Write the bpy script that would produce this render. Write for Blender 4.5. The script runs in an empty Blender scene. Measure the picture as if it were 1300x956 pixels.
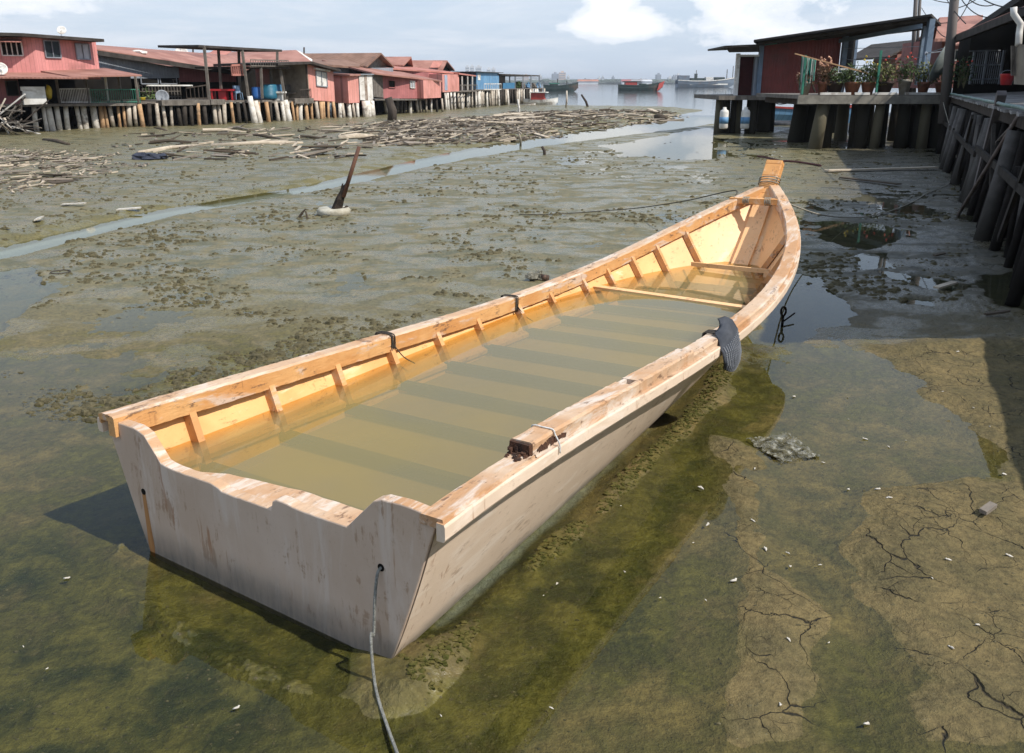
import bpy, math, random
import numpy as np
random.seed(11)
R = math.radians
scene = bpy.context.scene
COL = scene.collection

# ------------------------------------------------------------------ camera
H = 2.7
F = 1070.0
PITCH = math.atan(327.5 / F)
cp_, sp_ = math.cos(PITCH), math.sin(PITCH)
cam_d = bpy.data.cameras.new("camera")
cam = bpy.data.objects.new("camera", cam_d)
COL.objects.link(cam)
cam.location = (0, 0, H)
cam.rotation_euler = (math.pi / 2 - PITCH, 0, 0)
cam_d.sensor_width = 36
cam_d.lens = 36 * F / 1300
cam_d.shift_y = -45 / 1300
cam_d.clip_start = 0.05
cam_d.clip_end = 20000
scene.camera = cam


def ray(px, py):
    u = (px - 650) / F
    v = (py - 433) / F
    return (u, cp_ - v * sp_, -sp_ - v * cp_)


def at(px, py, D):
    """point of the place seen at a measured picture position, D metres ahead"""
    r = ray(px, py)
    t = D / r[1]
    return (r[0] * t, D, H + r[2] * t)


def gr(px, py, z=0.0):
    r = ray(px, py)
    t = (z - H) / r[2]
    return (r[0] * t, r[1] * t, z)


def zof(px, py, D):
    return at(px, py, D)[2]


# ------------------------------------------------------------------ sun, sky
SUN_EL = R(49)
sun_dir = (0.88, -0.475)            # towards the sun, in plan
az = math.atan2(sun_dir[0], sun_dir[1])
ld = bpy.data.lights.new("sun", 'SUN')
lo = bpy.data.objects.new("sun", ld)
COL.objects.link(lo)
ld.energy = 5.0
ld.angle = R(0.55)
ld.color = (1.0, 0.95, 0.87)
lo.rotation_euler = (math.pi / 2 - SUN_EL, 0, math.pi - az)
lo.location = (20, -10, 30)

w = bpy.data.worlds.new("World")
scene.world = w
w.use_nodes = True
nt = w.node_tree
nt.nodes.clear()


def N(t, kind, **kw):
    n = t.nodes.new(kind)
    for k, v in kw.items():
        if k.startswith('i_'):
            n.inputs[int(k[2:])].default_value = v
        else:
            setattr(n, k, v)
    return n


def L(t, a, b):
    t.links.new(a, b)


def math_(t, op, a, b=None, c=None, clamp=False):
    n = t.nodes.new('ShaderNodeMath')
    n.operation = op
    n.use_clamp = clamp
    for i, x in enumerate((a, b, c)):
        if x is None:
            continue
        if isinstance(x, (int, float)):
            n.inputs[i].default_value = x
        else:
            L(t, x, n.inputs[i])
    return n.outputs[0]


def mixc(t, fac, a, b, mode='MIX'):
    n = t.nodes.new('ShaderNodeMix')
    n.data_type = 'RGBA'
    n.blend_type = mode
    for sock, x in ((n.inputs[0], fac), (n.inputs[6], a), (n.inputs[7], b)):
        if isinstance(x, (int, float)):
            sock.default_value = x
        elif isinstance(x, (tuple, list)):
            sock.default_value = (x[0], x[1], x[2], 1)
        else:
            L(t, x, sock)
    return n.outputs[2]


def ramp(t, fac, stops):
    n = t.nodes.new('ShaderNodeValToRGB')
    el = n.color_ramp.elements
    while len(el) < len(stops):
        el.new(0.5)
    for e, (p, c) in zip(el, stops):
        e.position = p
        e.color = (c, c, c, 1) if isinstance(c, (int, float)) else (c[0], c[1], c[2], 1)
    L(t, fac, n.inputs[0])
    return n.outputs[0]


def mapr(t, val, a, b, c=0.0, d=1.0, smooth=True):
    n = t.nodes.new('ShaderNodeMapRange')
    n.interpolation_type = 'SMOOTHSTEP' if smooth else 'LINEAR'
    L(t, val, n.inputs[0])
    for i, x in zip((1, 2, 3, 4), (a, b, c, d)):
        n.inputs[i].default_value = x
    return n.outputs[0]


def noise(t, vec, scale, detail=4, rough=0.55, dist=0.0, out=0):
    n = t.nodes.new('ShaderNodeTexNoise')
    n.inputs['Scale'].default_value = scale
    n.inputs['Detail'].default_value = detail
    n.inputs['Roughness'].default_value = rough
    n.inputs['Distortion'].default_value = dist
    if vec is not None:
        L(t, vec, n.inputs['Vector'])
    return n.outputs[out]


sky = N(nt, 'ShaderNodeTexSky', sky_type='NISHITA', sun_disc=False,
        sun_elevation=SUN_EL, sun_rotation=az, air_density=1.3, dust_density=1.5, ozone_density=1.5)
tc = N(nt, 'ShaderNodeTexCoord')
sep = N(nt, 'ShaderNodeSeparateXYZ')
L(nt, tc.outputs['Generated'], sep.inputs[0])
zc = math_(nt, 'ADD', math_(nt, 'ABSOLUTE', sep.outputs[2]), 0.10)
cx = math_(nt, 'DIVIDE', sep.outputs[0], zc)
cy = math_(nt, 'DIVIDE', sep.outputs[1], zc)
# cumulus near the horizon: direction space; high cloud: plane space
comb = N(nt, 'ShaderNodeCombineXYZ')
L(nt, cx, comb.inputs[0])
L(nt, cy, comb.inputs[1])
high = noise(nt, comb.outputs[0], 0.55, 7, 0.6, 0.3)
mp = N(nt, 'ShaderNodeMapping')
mp.inputs['Scale'].default_value = (1, 1, 1.9)
mp.inputs['Location'].default_value = (0.33, 0.0, 0.12)
L(nt, tc.outputs['Generated'], mp.inputs[0])
cum = noise(nt, mp.outputs[0], 11.0, 9, 0.58, 0.15)
# two named banks of cumulus: the tall one out over the strait, and the bright mass right of it


def bank(cxv, cyv, czv, rx, rz):
    dx = math_(nt, 'DIVIDE', math_(nt, 'SUBTRACT', sep.outputs[0], cxv), rx)
    dz = math_(nt, 'DIVIDE', math_(nt, 'SUBTRACT', sep.outputs[2], czv), rz)
    dy = math_(nt, 'MULTIPLY', math_(nt, 'LESS_THAN', sep.outputs[1], 0.0), 9.0)
    r2 = math_(nt, 'ADD', math_(nt, 'ADD', math_(nt, 'MULTIPLY', dx, dx), math_(nt, 'MULTIPLY', dz, dz)), dy)
    return math_(nt, 'SUBTRACT', 1.0, r2)


b1 = bank(0.125, 0, 0.062, 0.068, 0.024)
b2 = bank(0.112, 0, 0.088, 0.034, 0.05)
b3 = bank(0.26, 0, 0.095, 0.09, 0.06)
b4 = bank(-0.47, 0, 0.085, 0.07, 0.03)
bm = math_(nt, 'MAXIMUM', math_(nt, 'MAXIMUM', b1, b2), math_(nt, 'MAXIMUM', b3, math_(nt, 'MULTIPLY', b4, 0.6)))
bm = math_(nt, 'MAXIMUM', bm, -1.0)
cum2 = math_(nt, 'ADD', math_(nt, 'MULTIPLY', math_(nt, 'SUBTRACT', cum, 0.5), 4.5), math_(nt, 'MULTIPLY', bm, 1.3))
cmask = mapr(nt, cum2, 0.15, 0.55)
hmask = mapr(nt, high, 0.42, 0.70)
skyc = mixc(nt, 1.0, sky.outputs[0], (0.110, 0.110, 0.110), 'MULTIPLY')
hz = mapr(nt, sep.outputs[2], -0.02, 0.5)
veil = mixc(nt, hz, (0.66, 0.79, 0.97), (0.45, 0.60, 0.85))
base = mixc(nt, 0.8, skyc, veil)
c1 = mixc(nt, math_(nt, 'MULTIPLY', hmask, 0.7), base, (0.86, 0.90, 0.97))
shade = mixc(nt, mapr(nt, cum2, 0.3, 1.5), (0.86, 0.92, 1.0), (1.15, 1.15, 1.15))
c2 = mixc(nt, math_(nt, 'MULTIPLY', cmask, 0.92), c1, shade)
bg = N(nt, 'ShaderNodeBackground')
bg.inputs[1].default_value = 1.0
L(nt, c2, bg.inputs[0])
wo = N(nt, 'ShaderNodeOutputWorld')
L(nt, bg.outputs[0], wo.inputs[0])

scene.view_settings.view_transform = 'Standard'
scene.view_settings.look = 'None'
scene.view_settings.gamma = 1
scene.view_settings.exposure = 0.08
cy_ = scene.cycles
cy_.use_denoising = True
try:
    cy_.denoiser = 'OPENIMAGEDENOISE'
except Exception:
    pass
cy_.max_bounces = 8
cy_.transparent_max_bounces = 12
cy_.diffuse_bounces = 3
cy_.glossy_bounces = 3
cy_.volume_bounces = 0
cy_.caustics_reflective = False
cy_.caustics_refractive = False
cy_.sample_clamp_indirect = 6


# ------------------------------------------------------------------ object helpers
def tag(o, label=None, cat=None, group=None, kind=None):
    if label:
        o['label'] = label
    if cat:
        o['category'] = cat
    if group:
        o['group'] = group
    if kind:
        o['kind'] = kind
    return o


def empty(name, loc=(0, 0, 0), rz=0.0):
    o = bpy.data.objects.new(name, None)
    o.location = loc
    o.rotation_euler = (0, 0, rz)
    o.empty_display_size = 0.2
    COL.objects.link(o)
    return o


def thing(name, label, cat, group=None, loc=(0, 0, 0), rz=0.0):
    return tag(empty(name, loc, rz), label, cat, group)


def vsub(a, b): return (a[0] - b[0], a[1] - b[1], a[2] - b[2])
def vadd(a, b): return (a[0] + b[0], a[1] + b[1], a[2] + b[2])
def vmul(a, k): return (a[0] * k, a[1] * k, a[2] * k)
def vlen(a): return math.sqrt(a[0] ** 2 + a[1] ** 2 + a[2] ** 2)


def vn(a):
    l = vlen(a) or 1
    return (a[0] / l, a[1] / l, a[2] / l)


def vx(a, b):
    return (a[1] * b[2] - a[2] * b[1], a[2] * b[0] - a[0] * b[2], a[0] * b[1] - a[1] * b[0])


class MB:
    def __init__(s):
        s.v = []
        s.f = []

    def add(s, vs, fs):
        k = len(s.v)
        s.v += [tuple(map(float, x)) for x in vs]
        s.f += [tuple(i + k for i in f) for f in fs]
        return s

    def hexa(s, a, off):
        """a: four corners in order; off: extrusion vector or four more corners"""
        if len(off) == 3 and isinstance(off[0], (int, float)):
            b = [vadd(p, off) for p in a]
        else:
            b = off
        return s.add(list(a) + list(b), [(0, 1, 2, 3), (7, 6, 5, 4), (0, 4, 5, 1), (1, 5, 6, 2), (2, 6, 7, 3), (3, 7, 4, 0)])

    def box(s, x0, x1, y0, y1, z0, z1):
        return s.hexa([(x0, y0, z0), (x1, y0, z0), (x1, y1, z0), (x0, y1, z0)], (0, 0, z1 - z0))

    def bar(s, p, q, w, h=None, up=(0, 0, 1)):
        h = h or w
        d = vn(vsub(q, p))
        if abs(d[0] * up[0] + d[1] * up[1] + d[2] * up[2]) > 0.98:
            up = (0, 1, 0) if abs(up[1]) < .5 else (1, 0, 0)
        a = vn(vx(d, up))
        b = vx(a, d)
        def c(o, i, j): return vadd(o, vadd(vmul(a, i * w / 2), vmul(b, j * h / 2)))
        return s.hexa([c(p, -1, -1), c(p, 1, -1), c(p, 1, 1), c(p, -1, 1)], [c(q, -1, -1), c(q, 1, -1), c(q, 1, 1), c(q, -1, 1)])

    def tube(s, pts, r, n=8, cap=True):
        rs = r if isinstance(r, (list, tuple)) else [r] * len(pts)
        rings = []
        vs = []
        a = None
        for i, p in enumerate(pts):
            d = vn(vsub(pts[min(i + 1, len(pts) - 1)], pts[max(i - 1, 0)]))
            if a is None:
                up = (0, 0, 1) if abs(d[2]) < .9 else (1, 0, 0)
                a = vn(vx(d, up))
            else:
                k = a[0] * d[0] + a[1] * d[1] + a[2] * d[2]
                a = vn(vsub(a, vmul(d, k)))
            b = vx(a, d)
            for j in range(n):
                t = 2 * math.pi * j / n
                vs.append(vadd(p, vadd(vmul(a, rs[i] * math.cos(t)), vmul(b, rs[i] * math.sin(t)))))
        fs = []
        for i in range(len(pts) - 1):
            for j in range(n):
                fs.append((i * n + j, i * n + (j + 1) % n, (i + 1) * n + (j + 1) % n, (i + 1) * n + j))
        if cap:
            fs.append(tuple(range(n - 1, -1, -1)))
            fs.append(tuple((len(pts) - 1) * n + j for j in range(n)))
        return s.add(vs, fs)

    def lathe(s, prof, c=(0, 0, 0), n=14):
        vs = []
        for r, z in prof:
            for j in range(n):
                t = 2 * math.pi * j / n
                vs.append((c[0] + r * math.cos(t), c[1] + r * math.sin(t), c[2] + z))
        fs = []
        for i in range(len(prof) - 1):
            for j in range(n):
                fs.append((i * n + j, i * n + (j + 1) % n, (i + 1) * n + (j + 1) % n, (i + 1) * n + j))
        return s.add(vs, fs)

    def blob(s, c, rx, ry, rz, rnd=0.25, n=7, m=5, seed=None):
        rg = random.Random(seed) if seed is not None else random
        vs = [(c[0], c[1], c[2] + rz)]
        for i in range(1, m):
            ph = math.pi * i / m
            for j in range(n):
                t = 2 * math.pi * j / n + i * .3
                k = 1 + rg.uniform(-rnd, rnd)
                vs.append((c[0] + rx * k * math.sin(ph) * math.cos(t), c[1] + ry * k * math.sin(ph) * math.sin(t), c[2] + rz * k * math.cos(ph)))
        vs.append((c[0], c[1], c[2] - rz))
        fs = [(0, 1 + j, 1 + (j + 1) % n) for j in range(n)]
        for i in range(m - 2):
            for j in range(n):
                a = 1 + i * n + j
                b = 1 + i * n + (j + 1) % n
                fs.append((a, a + n, b + n, b))
        l = len(vs) - 1
        a0 = 1 + (m - 2) * n
        fs += [(l, a0 + (j + 1) % n, a0 + j) for j in range(n)]
        return s.add(vs, fs)

    def build(s, name, mat, parent=None, smooth=False, bevel=0, world=True):
        me = bpy.data.meshes.new(name)
        vs = s.v
        if parent is not None and world:
            l = parent.location
            c, sn = math.cos(-parent.rotation_euler[2]), math.sin(-parent.rotation_euler[2])
            vs = [((x - l[0]) * c - (y - l[1]) * sn, (x - l[0]) * sn + (y - l[1]) * c, z - l[2]) for x, y, z in vs]
        me.from_pydata(vs, [], s.f)
        me.update()
        import bmesh
        bm = bmesh.new()
        bm.from_mesh(me)
        bmesh.ops.recalc_face_normals(bm, faces=bm.faces)
        bm.to_mesh(me)
        bm.free()
        if smooth:
            me.polygons.foreach_set('use_smooth', [True] * len(me.polygons))
        me.materials.append(mat)
        o = bpy.data.objects.new(name, me)
        COL.objects.link(o)
        if parent is not None:
            o.parent = parent
        if bevel:
            b = o.modifiers.new('bevel', 'BEVEL')
            b.width = bevel
            b.segments = 2
            b.limit_method = 'ANGLE'
        return o


# ------------------------------------------------------------------ materials
MATS = {}


def new_mat(name):
    m = bpy.data.materials.new(name)
    m.use_nodes = True
    t = m.node_tree
    t.nodes.clear()
    out = N(t, 'ShaderNodeOutputMaterial')
    return m, t, out


def surf(name, c1, c2=None, rough=0.7, scale=3.0, stretch=(1, 1, 1), bump=0.3, bscale=None, corr=0, corr_axis=0,
         stain=None, stain_amt=0.5, stain_scale=1.2, planks=0, metallic=0.0, contrast=(0.35, 0.65), specks=0.0, tide=None):
    """procedural weathered surface in the object's own coordinates"""
    if name in MATS:
        return MATS[name]
    m, t, out = new_mat(name)
    tc = N(t, 'ShaderNodeTexCoord')
    mp = N(t, 'ShaderNodeMapping')
    mp.inputs['Scale'].default_value = stretch
    L(t, tc.outputs['Object'], mp.inputs[0])
    vec = mp.outputs[0]
    n1 = noise(t, vec, scale, 6, 0.6, 0.2)
    c2 = c2 or tuple(x * 0.7 for x in c1)
    col = mixc(t, mapr(t, n1, contrast[0], contrast[1]), c1, c2)
    if stain:
        n2 = noise(t, vec, stain_scale, 8, 0.65, 0.6)
        col = mixc(t, math_(t, 'MULTIPLY', mapr(t, n2, 0.52, 0.68), stain_amt), col, stain)
    if tide:
        sp = N(t, 'ShaderNodeSeparateXYZ')
        L(t, tc.outputs['Object'], sp.inputs[0])
        zz = math_(t, 'ADD', sp.outputs[2], math_(t, 'MULTIPLY', noise(t, vec, 3.0, 4), 0.5))
        col = mixc(t, mapr(t, zz, tide[0], tide[1], 1, 0), col, tide[2])
    if specks:
        n3 = noise(t, vec, scale * 9, 3, 0.6)
        col = mixc(t, math_(t, 'MULTIPLY', mapr(t, n3, 0.6, 0.7), specks), col, tuple(x * .25 for x in c1))
    h = noise(t, vec, bscale or scale * 5, 5, 0.65)
    if corr or planks:
        sp = N(t, 'ShaderNodeSeparateXYZ')
        L(t, tc.outputs['Object'], sp.inputs[0])
        a = sp.outputs[corr_axis] if corr_axis < 3 else math_(t, 'ADD', sp.outputs[0], sp.outputs[1])
        if corr:
            wv = math_(t, 'SINE', math_(t, 'MULTIPLY', a, 2 * math.pi / corr))
            h = math_(t, 'ADD', math_(t, 'MULTIPLY', h, 0.35), math_(t, 'MULTIPLY', wv, 0.9))
        if planks:
            fr = math_(t, 'FRACT', math_(t, 'DIVIDE', a, planks))
            g = math_(t, 'MULTIPLY', mapr(t, fr, 0.0, 0.07), mapr(t, fr, 0.93, 1.0, 1, 0))
            fl = math_(t, 'FLOOR', math_(t, 'DIVIDE', a, planks))
            wn = N(t, 'ShaderNodeTexWhiteNoise', noise_dimensions='1D')
            L(t, fl, wn.inputs['W'])
            col = mixc(t, math_(t, 'MULTIPLY', wn.outputs[0], 0.35), col, tuple(x * .55 for x in c1))
            h = math_(t, 'ADD', math_(t, 'MULTIPLY', h, 0.4), g)
            col = mixc(t, math_(t, 'MULTIPLY', math_(t, 'SUBTRACT', 1.0, g), 0.6), col, tuple(x * .2 for x in c1))
    b = N(t, 'ShaderNodeBump')
    b.inputs['Strength'].default_value = bump
    b.inputs['Distance'].default_value = 0.02
    L(t, h, b.inputs['Height'])
    p = N(t, 'ShaderNodeBsdfPrincipled')
    L(t, col, p.inputs['Base Color'])
    p.inputs['Roughness'].default_value = rough
    p.inputs['Metallic'].default_value = metallic
    if max(c1) < .09:
        p.inputs['Specular IOR Level'].default_value = .12
    L(t, b.outputs[0], p.inputs['Normal'])
    L(t, p.outputs[0], out.inputs[0])
    MATS[name] = m
    return m


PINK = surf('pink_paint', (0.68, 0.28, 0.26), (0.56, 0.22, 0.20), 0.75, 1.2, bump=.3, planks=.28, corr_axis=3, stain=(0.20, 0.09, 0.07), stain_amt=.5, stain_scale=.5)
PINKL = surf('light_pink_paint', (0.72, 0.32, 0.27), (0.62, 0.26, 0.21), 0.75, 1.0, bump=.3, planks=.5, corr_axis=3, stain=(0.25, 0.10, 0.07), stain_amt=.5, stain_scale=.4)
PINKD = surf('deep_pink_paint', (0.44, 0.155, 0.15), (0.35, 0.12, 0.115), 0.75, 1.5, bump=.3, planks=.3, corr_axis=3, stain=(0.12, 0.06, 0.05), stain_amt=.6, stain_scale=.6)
REDW = surf('oxblood_sheet', (0.22, 0.034, 0.026), (0.17, 0.027, 0.02), 0.55, 1.2, bump=.5, corr=.16, corr_axis=0, stain=(0.06, 0.03, 0.025), stain_amt=.5, stain_scale=.7)
ROOF = surf('rusted_roof_sheet', (0.26, 0.115, 0.085), (0.36, 0.18, 0.14), 0.8, .7, bump=.5, corr=.25, corr_axis=3, stain=(0.13, 0.06, 0.05), stain_amt=.7, stain_scale=.35)
ROOFB = surf('brown_roof_tiles', (0.17, 0.095, 0.065), (0.24, 0.14, 0.10), 0.85, 1.0, bump=.6, corr=.3, corr_axis=3, stain=(0.09, 0.06, 0.05), stain_amt=.6, stain_scale=.5)
ROOFP = surf('pink_roof_sheet', (0.46, 0.19, 0.15), (0.34, 0.14, 0.11), 0.8, .8, bump=.5, corr=.25, corr_axis=3)
ROOFD = surf('dark_roof_edge', (0.07, 0.06, 0.055), (0.04, 0.035, 0.03), 0.8, 2.0)
TIN = surf('weathered_grey_sheet', (0.27, 0.29, 0.32), (0.20, 0.22, 0.25), 0.6, .9, bump=.5, corr=.3, corr_axis=3, stain=(0.12, 0.10, 0.09), stain_amt=.5, stain_scale=.6)
WOOD = surf('grey_weathered_wood', (0.19, 0.165, 0.14), (0.10, 0.085, 0.07), 0.85, 3, (1, 1, 1), .5, planks=.2, corr_axis=3)
DECKW = surf('deck_planks', (0.25, 0.235, 0.22), (0.17, 0.155, 0.14), 0.8, 2, bump=.4, planks=.18, corr_axis=1)
DWOOD = surf('dark_wet_wood', (0.045, 0.036, 0.03), (0.075, 0.06, 0.05), 0.8, 5, (1, 1, .3), .6)
WHITEW = surf('old_white_paint', (0.72, 0.70, 0.66), (0.55, 0.52, 0.47), 0.7, 2, stain=(0.22, 0.16, 0.11), stain_amt=.8, stain_scale=1.2)
PILE = surf('concrete_pile', (0.52, 0.46, 0.38), (0.36, 0.30, 0.24), 0.85, 2.5, bump=.6, stain=(0.12, 0.09, 0.07), stain_amt=.9, stain_scale=1.4, tide=(0.25, 0.75, (0.10, 0.085, 0.05)))
PILEW = surf('whitewashed_pile', (0.70, 0.66, 0.60), (0.50, 0.45, 0.38), 0.85, 2.5, bump=.6, stain=(0.14, 0.11, 0.09), stain_amt=.9, stain_scale=1.8)
PILEO = surf('rusty_stained_pile', (0.52, 0.33, 0.18), (0.34, 0.20, 0.10), 0.85, 2.0, bump=.6, stain=(0.12, 0.08, 0.05), stain_amt=.9, stain_scale=1.5)
PILED = surf('shade_dark_pile', (0.035, 0.03, 0.025), (0.06, 0.05, 0.042), 0.85, 2.5, bump=.6, tide=(0.3, 0.9, (0.03, 0.027, 0.02)))  # dark piles, colour lowered further for the shade under decks
DARK = surf('shade_black', (0.008, 0.007, 0.006), (0.014, 0.012, 0.010), 0.9, 1.5)  # near-black in place of shade in open interiors; also plain black iron
GLASSD = surf('dim_window_glass', (0.035, 0.045, 0.05), (0.02, 0.03, 0.035), 0.25, 1.0)
GLASSP = surf('pale_window_glass', (0.40, 0.42, 0.45), (0.28, 0.30, 0.33), 0.25, 1.0)
BLUEP = surf('blue_paint', (0.10, 0.24, 0.42), (0.15, 0.32, 0.50), 0.65, 1.2, planks=.35, corr_axis=3, stain=(0.25, 0.22, 0.2), stain_amt=.5)
BLUET = surf('blue_plastic', (0.02, 0.10, 0.33), (0.015, 0.08, 0.25), 0.4, 2)
GREENP = surf('green_paint', (0.03, 0.20, 0.13), (0.02, 0.13, 0.09), 0.6, 2)
STEELB = surf('pale_blue_steel', (0.16, 0.22, 0.30), (0.12, 0.17, 0.23), 0.5, 2)
BEIGE = surf('beige_wall', (0.40, 0.33, 0.25), (0.30, 0.25, 0.19), 0.8, 1.0, stain=(0.15, 0.12, 0.1), stain_amt=.5)
REDP = surf('red_plastic', (0.45, 0.02, 0.025), (0.36, 0.02, 0.02), 0.4, 2)
YELL = surf('yellow_plastic', (0.65, 0.48, 0.03), (0.5, 0.35, 0.03), 0.4, 2)
# ------------------------------------------------------------------ ground (numpy height field)
def _hash(ix, iy, seed):
    a = (ix.astype(np.int64) * 374761393 + iy.astype(np.int64) * 668265263 + seed * 1442695041) & 0x7fffffff
    a = ((a ^ (a >> 13)) * 1274126177) & 0x7fffffff
    a = (a ^ (a >> 16)) & 0xffff
    return a / 65535.0


def vnoise(x, y, seed=0):
    ix = np.floor(x)
    iy = np.floor(y)
    fx = x - ix
    fy = y - iy
    fx = fx * fx * fx * (fx * (fx * 6 - 15) + 10)
    fy = fy * fy * fy * (fy * (fy * 6 - 15) + 10)
    a = _hash(ix, iy, seed)
    b = _hash(ix + 1, iy, seed)
    c = _hash(ix, iy + 1, seed)
    d = _hash(ix + 1, iy + 1, seed)
    return (a + (b - a) * fx) * (1 - fy) + (c + (d - c) * fx) * fy


def fbm(x, y, sc, oct_=4, seed=0, gain=.5):
    s = np.zeros_like(x)
    a = 1.0
    tot = 0
    for o in range(oct_):
        k = sc * 2.03 ** o
        c, sn = math.cos(o * 1.1), math.sin(o * 1.1)
        s += a * vnoise((x * c - y * sn) * k + o * 17.3, (x * sn + y * c) * k - o * 9.1, seed + o)
        tot += a
        a *= gain
    return s / tot * 2 - 1


def sst(x, a, b):
    t = np.clip((x - a) / (b - a), 0, 1)
    return t * t * (3 - 2 * t)


def dpoly(x, y, pts):
    """distance to an open polyline, with the index parameter of the nearest spot"""
    best = np.full(x.shape, 1e9)
    par = np.zeros(x.shape)
    for i in range(len(pts) - 1):
        ax, ay = pts[i]
        bx, by = pts[i + 1]
        dx, dy = bx - ax, by - ay
        t = np.clip(((x - ax) * dx + (y - ay) * dy) / (dx * dx + dy * dy), 0, 1)
        d = np.hypot(x - ax - t * dx, y - ay - t * dy)
        m = d < best
        best = np.where(m, d, best)
        par = np.where(m, i + t, par)
    return best, par


def sdp(x, y, pts):
    """signed distance to a closed polygon, negative inside"""
    d, _ = dpoly(x, y, pts + [pts[0]])
    ins = np.zeros(x.shape, bool)
    n = len(pts)
    for i in range(n):
        ax, ay = pts[i]
        bx, by = pts[(i + 1) % n]
        c = ((ay > y) != (by > y)) & (x < (bx - ax) * (y - ay) / ((by - ay) if by != ay else 1e-9) + ax)
        ins ^= c
    return np.where(ins, -d, d)


# boat frame: origin at the middle of the transom, s forward, n to the right-hand side
TH = 0.5803
BX, BY = -1.3637, 3.9719
BL = 8.6427
dS = (math.sin(TH), math.cos(TH))
dN = (math.cos(TH), -math.sin(TH))


def b2w(s, n, z=0.0):
    return (BX + s * dS[0] + n * dN[0], BY + s * dS[1] + n * dN[1], z)


STREAM = [(-12.5, 4.0), (-10.2, 9.5), (-8.48, 13.77), (-7.63, 18.15), (-6.61, 20.31), (-5.33, 23.02), (-2.63, 31.92), (0.0, 38.92), (4.31, 47.41), (10.76, 59.36), (15.86, 70.18), (22, 84), (30, 100)]
STW = [.4, .36, .33, .33, .35, .38, .62, .95, 1.6, 2.1, 2.6, 3.5, 5]
CRACK_A = [gr(*p)[:2] for p in [(890, 545), (955, 560), (985, 640), (1010, 720), (1050, 800), (1060, 960), (890, 960), (930, 800), (900, 690)]]
CRACK_B = [gr(*p)[:2] for p in [(1085, 690), (1140, 630), (1240, 610), (1330, 600), (1420, 960), (1140, 960), (1180, 860), (1100, 760)]]
CRACK_C = [gr(*p)[:2] for p in [(1100, 440), (1340, 425), (1420, 600), (1290, 615), (1215, 565), (1150, 505)]]
POOLS = [[gr(*p)[:2] for p in q] for q in (
    [(800, 196), (850, 203), (895, 204), (905, 192), (912, 172), (905, 160), (850, 171), (770, 184)],
    [(1000, 345), (1040, 352), (1085, 402), (1075, 412), (1040, 416), (1010, 440), (955, 434), (985, 380)],
    [(1118, 345), (1150, 348), (1225, 362), (1205, 372), (1150, 360)],
    [(1090, 322), (1125, 320), (1130, 340), (1096, 342)],
    [(1040, 280), (1120, 285), (1150, 300), (1100, 318), (1050, 305)],
    [(1150, 378), (1180, 382), (1180, 388), (1150, 386)],
    [(1245, 350), (1330, 350), (1330, 400), (1260, 385)],
    [(0, 345), (40, 340), (60, 370), (0, 420), (-60, 400)])]
HULLR = [b2w(-.05, .93)[:2], b2w(1.2, .84)[:2], b2w(2.4, .78)[:2], b2w(3.6, .72)[:2], b2w(4.6, .62)[:2], b2w(5.6, .40)[:2]]
TRANS = [b2w(.35, -1.18)[:2], b2w(-.05, -1.16)[:2], b2w(-.33, -.75)[:2], b2w(-.42, .1)[:2], b2w(-.36, .8)[:2], b2w(-.1, 1.15)[:2]]
SHORE = [(-40, 135), (-6, 118), (0, 110), (16, 99.5), (20.5, 92), (26, 84), (45, 78), (120, 76)]
SHORE = [(-200, 150)] + SHORE


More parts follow.
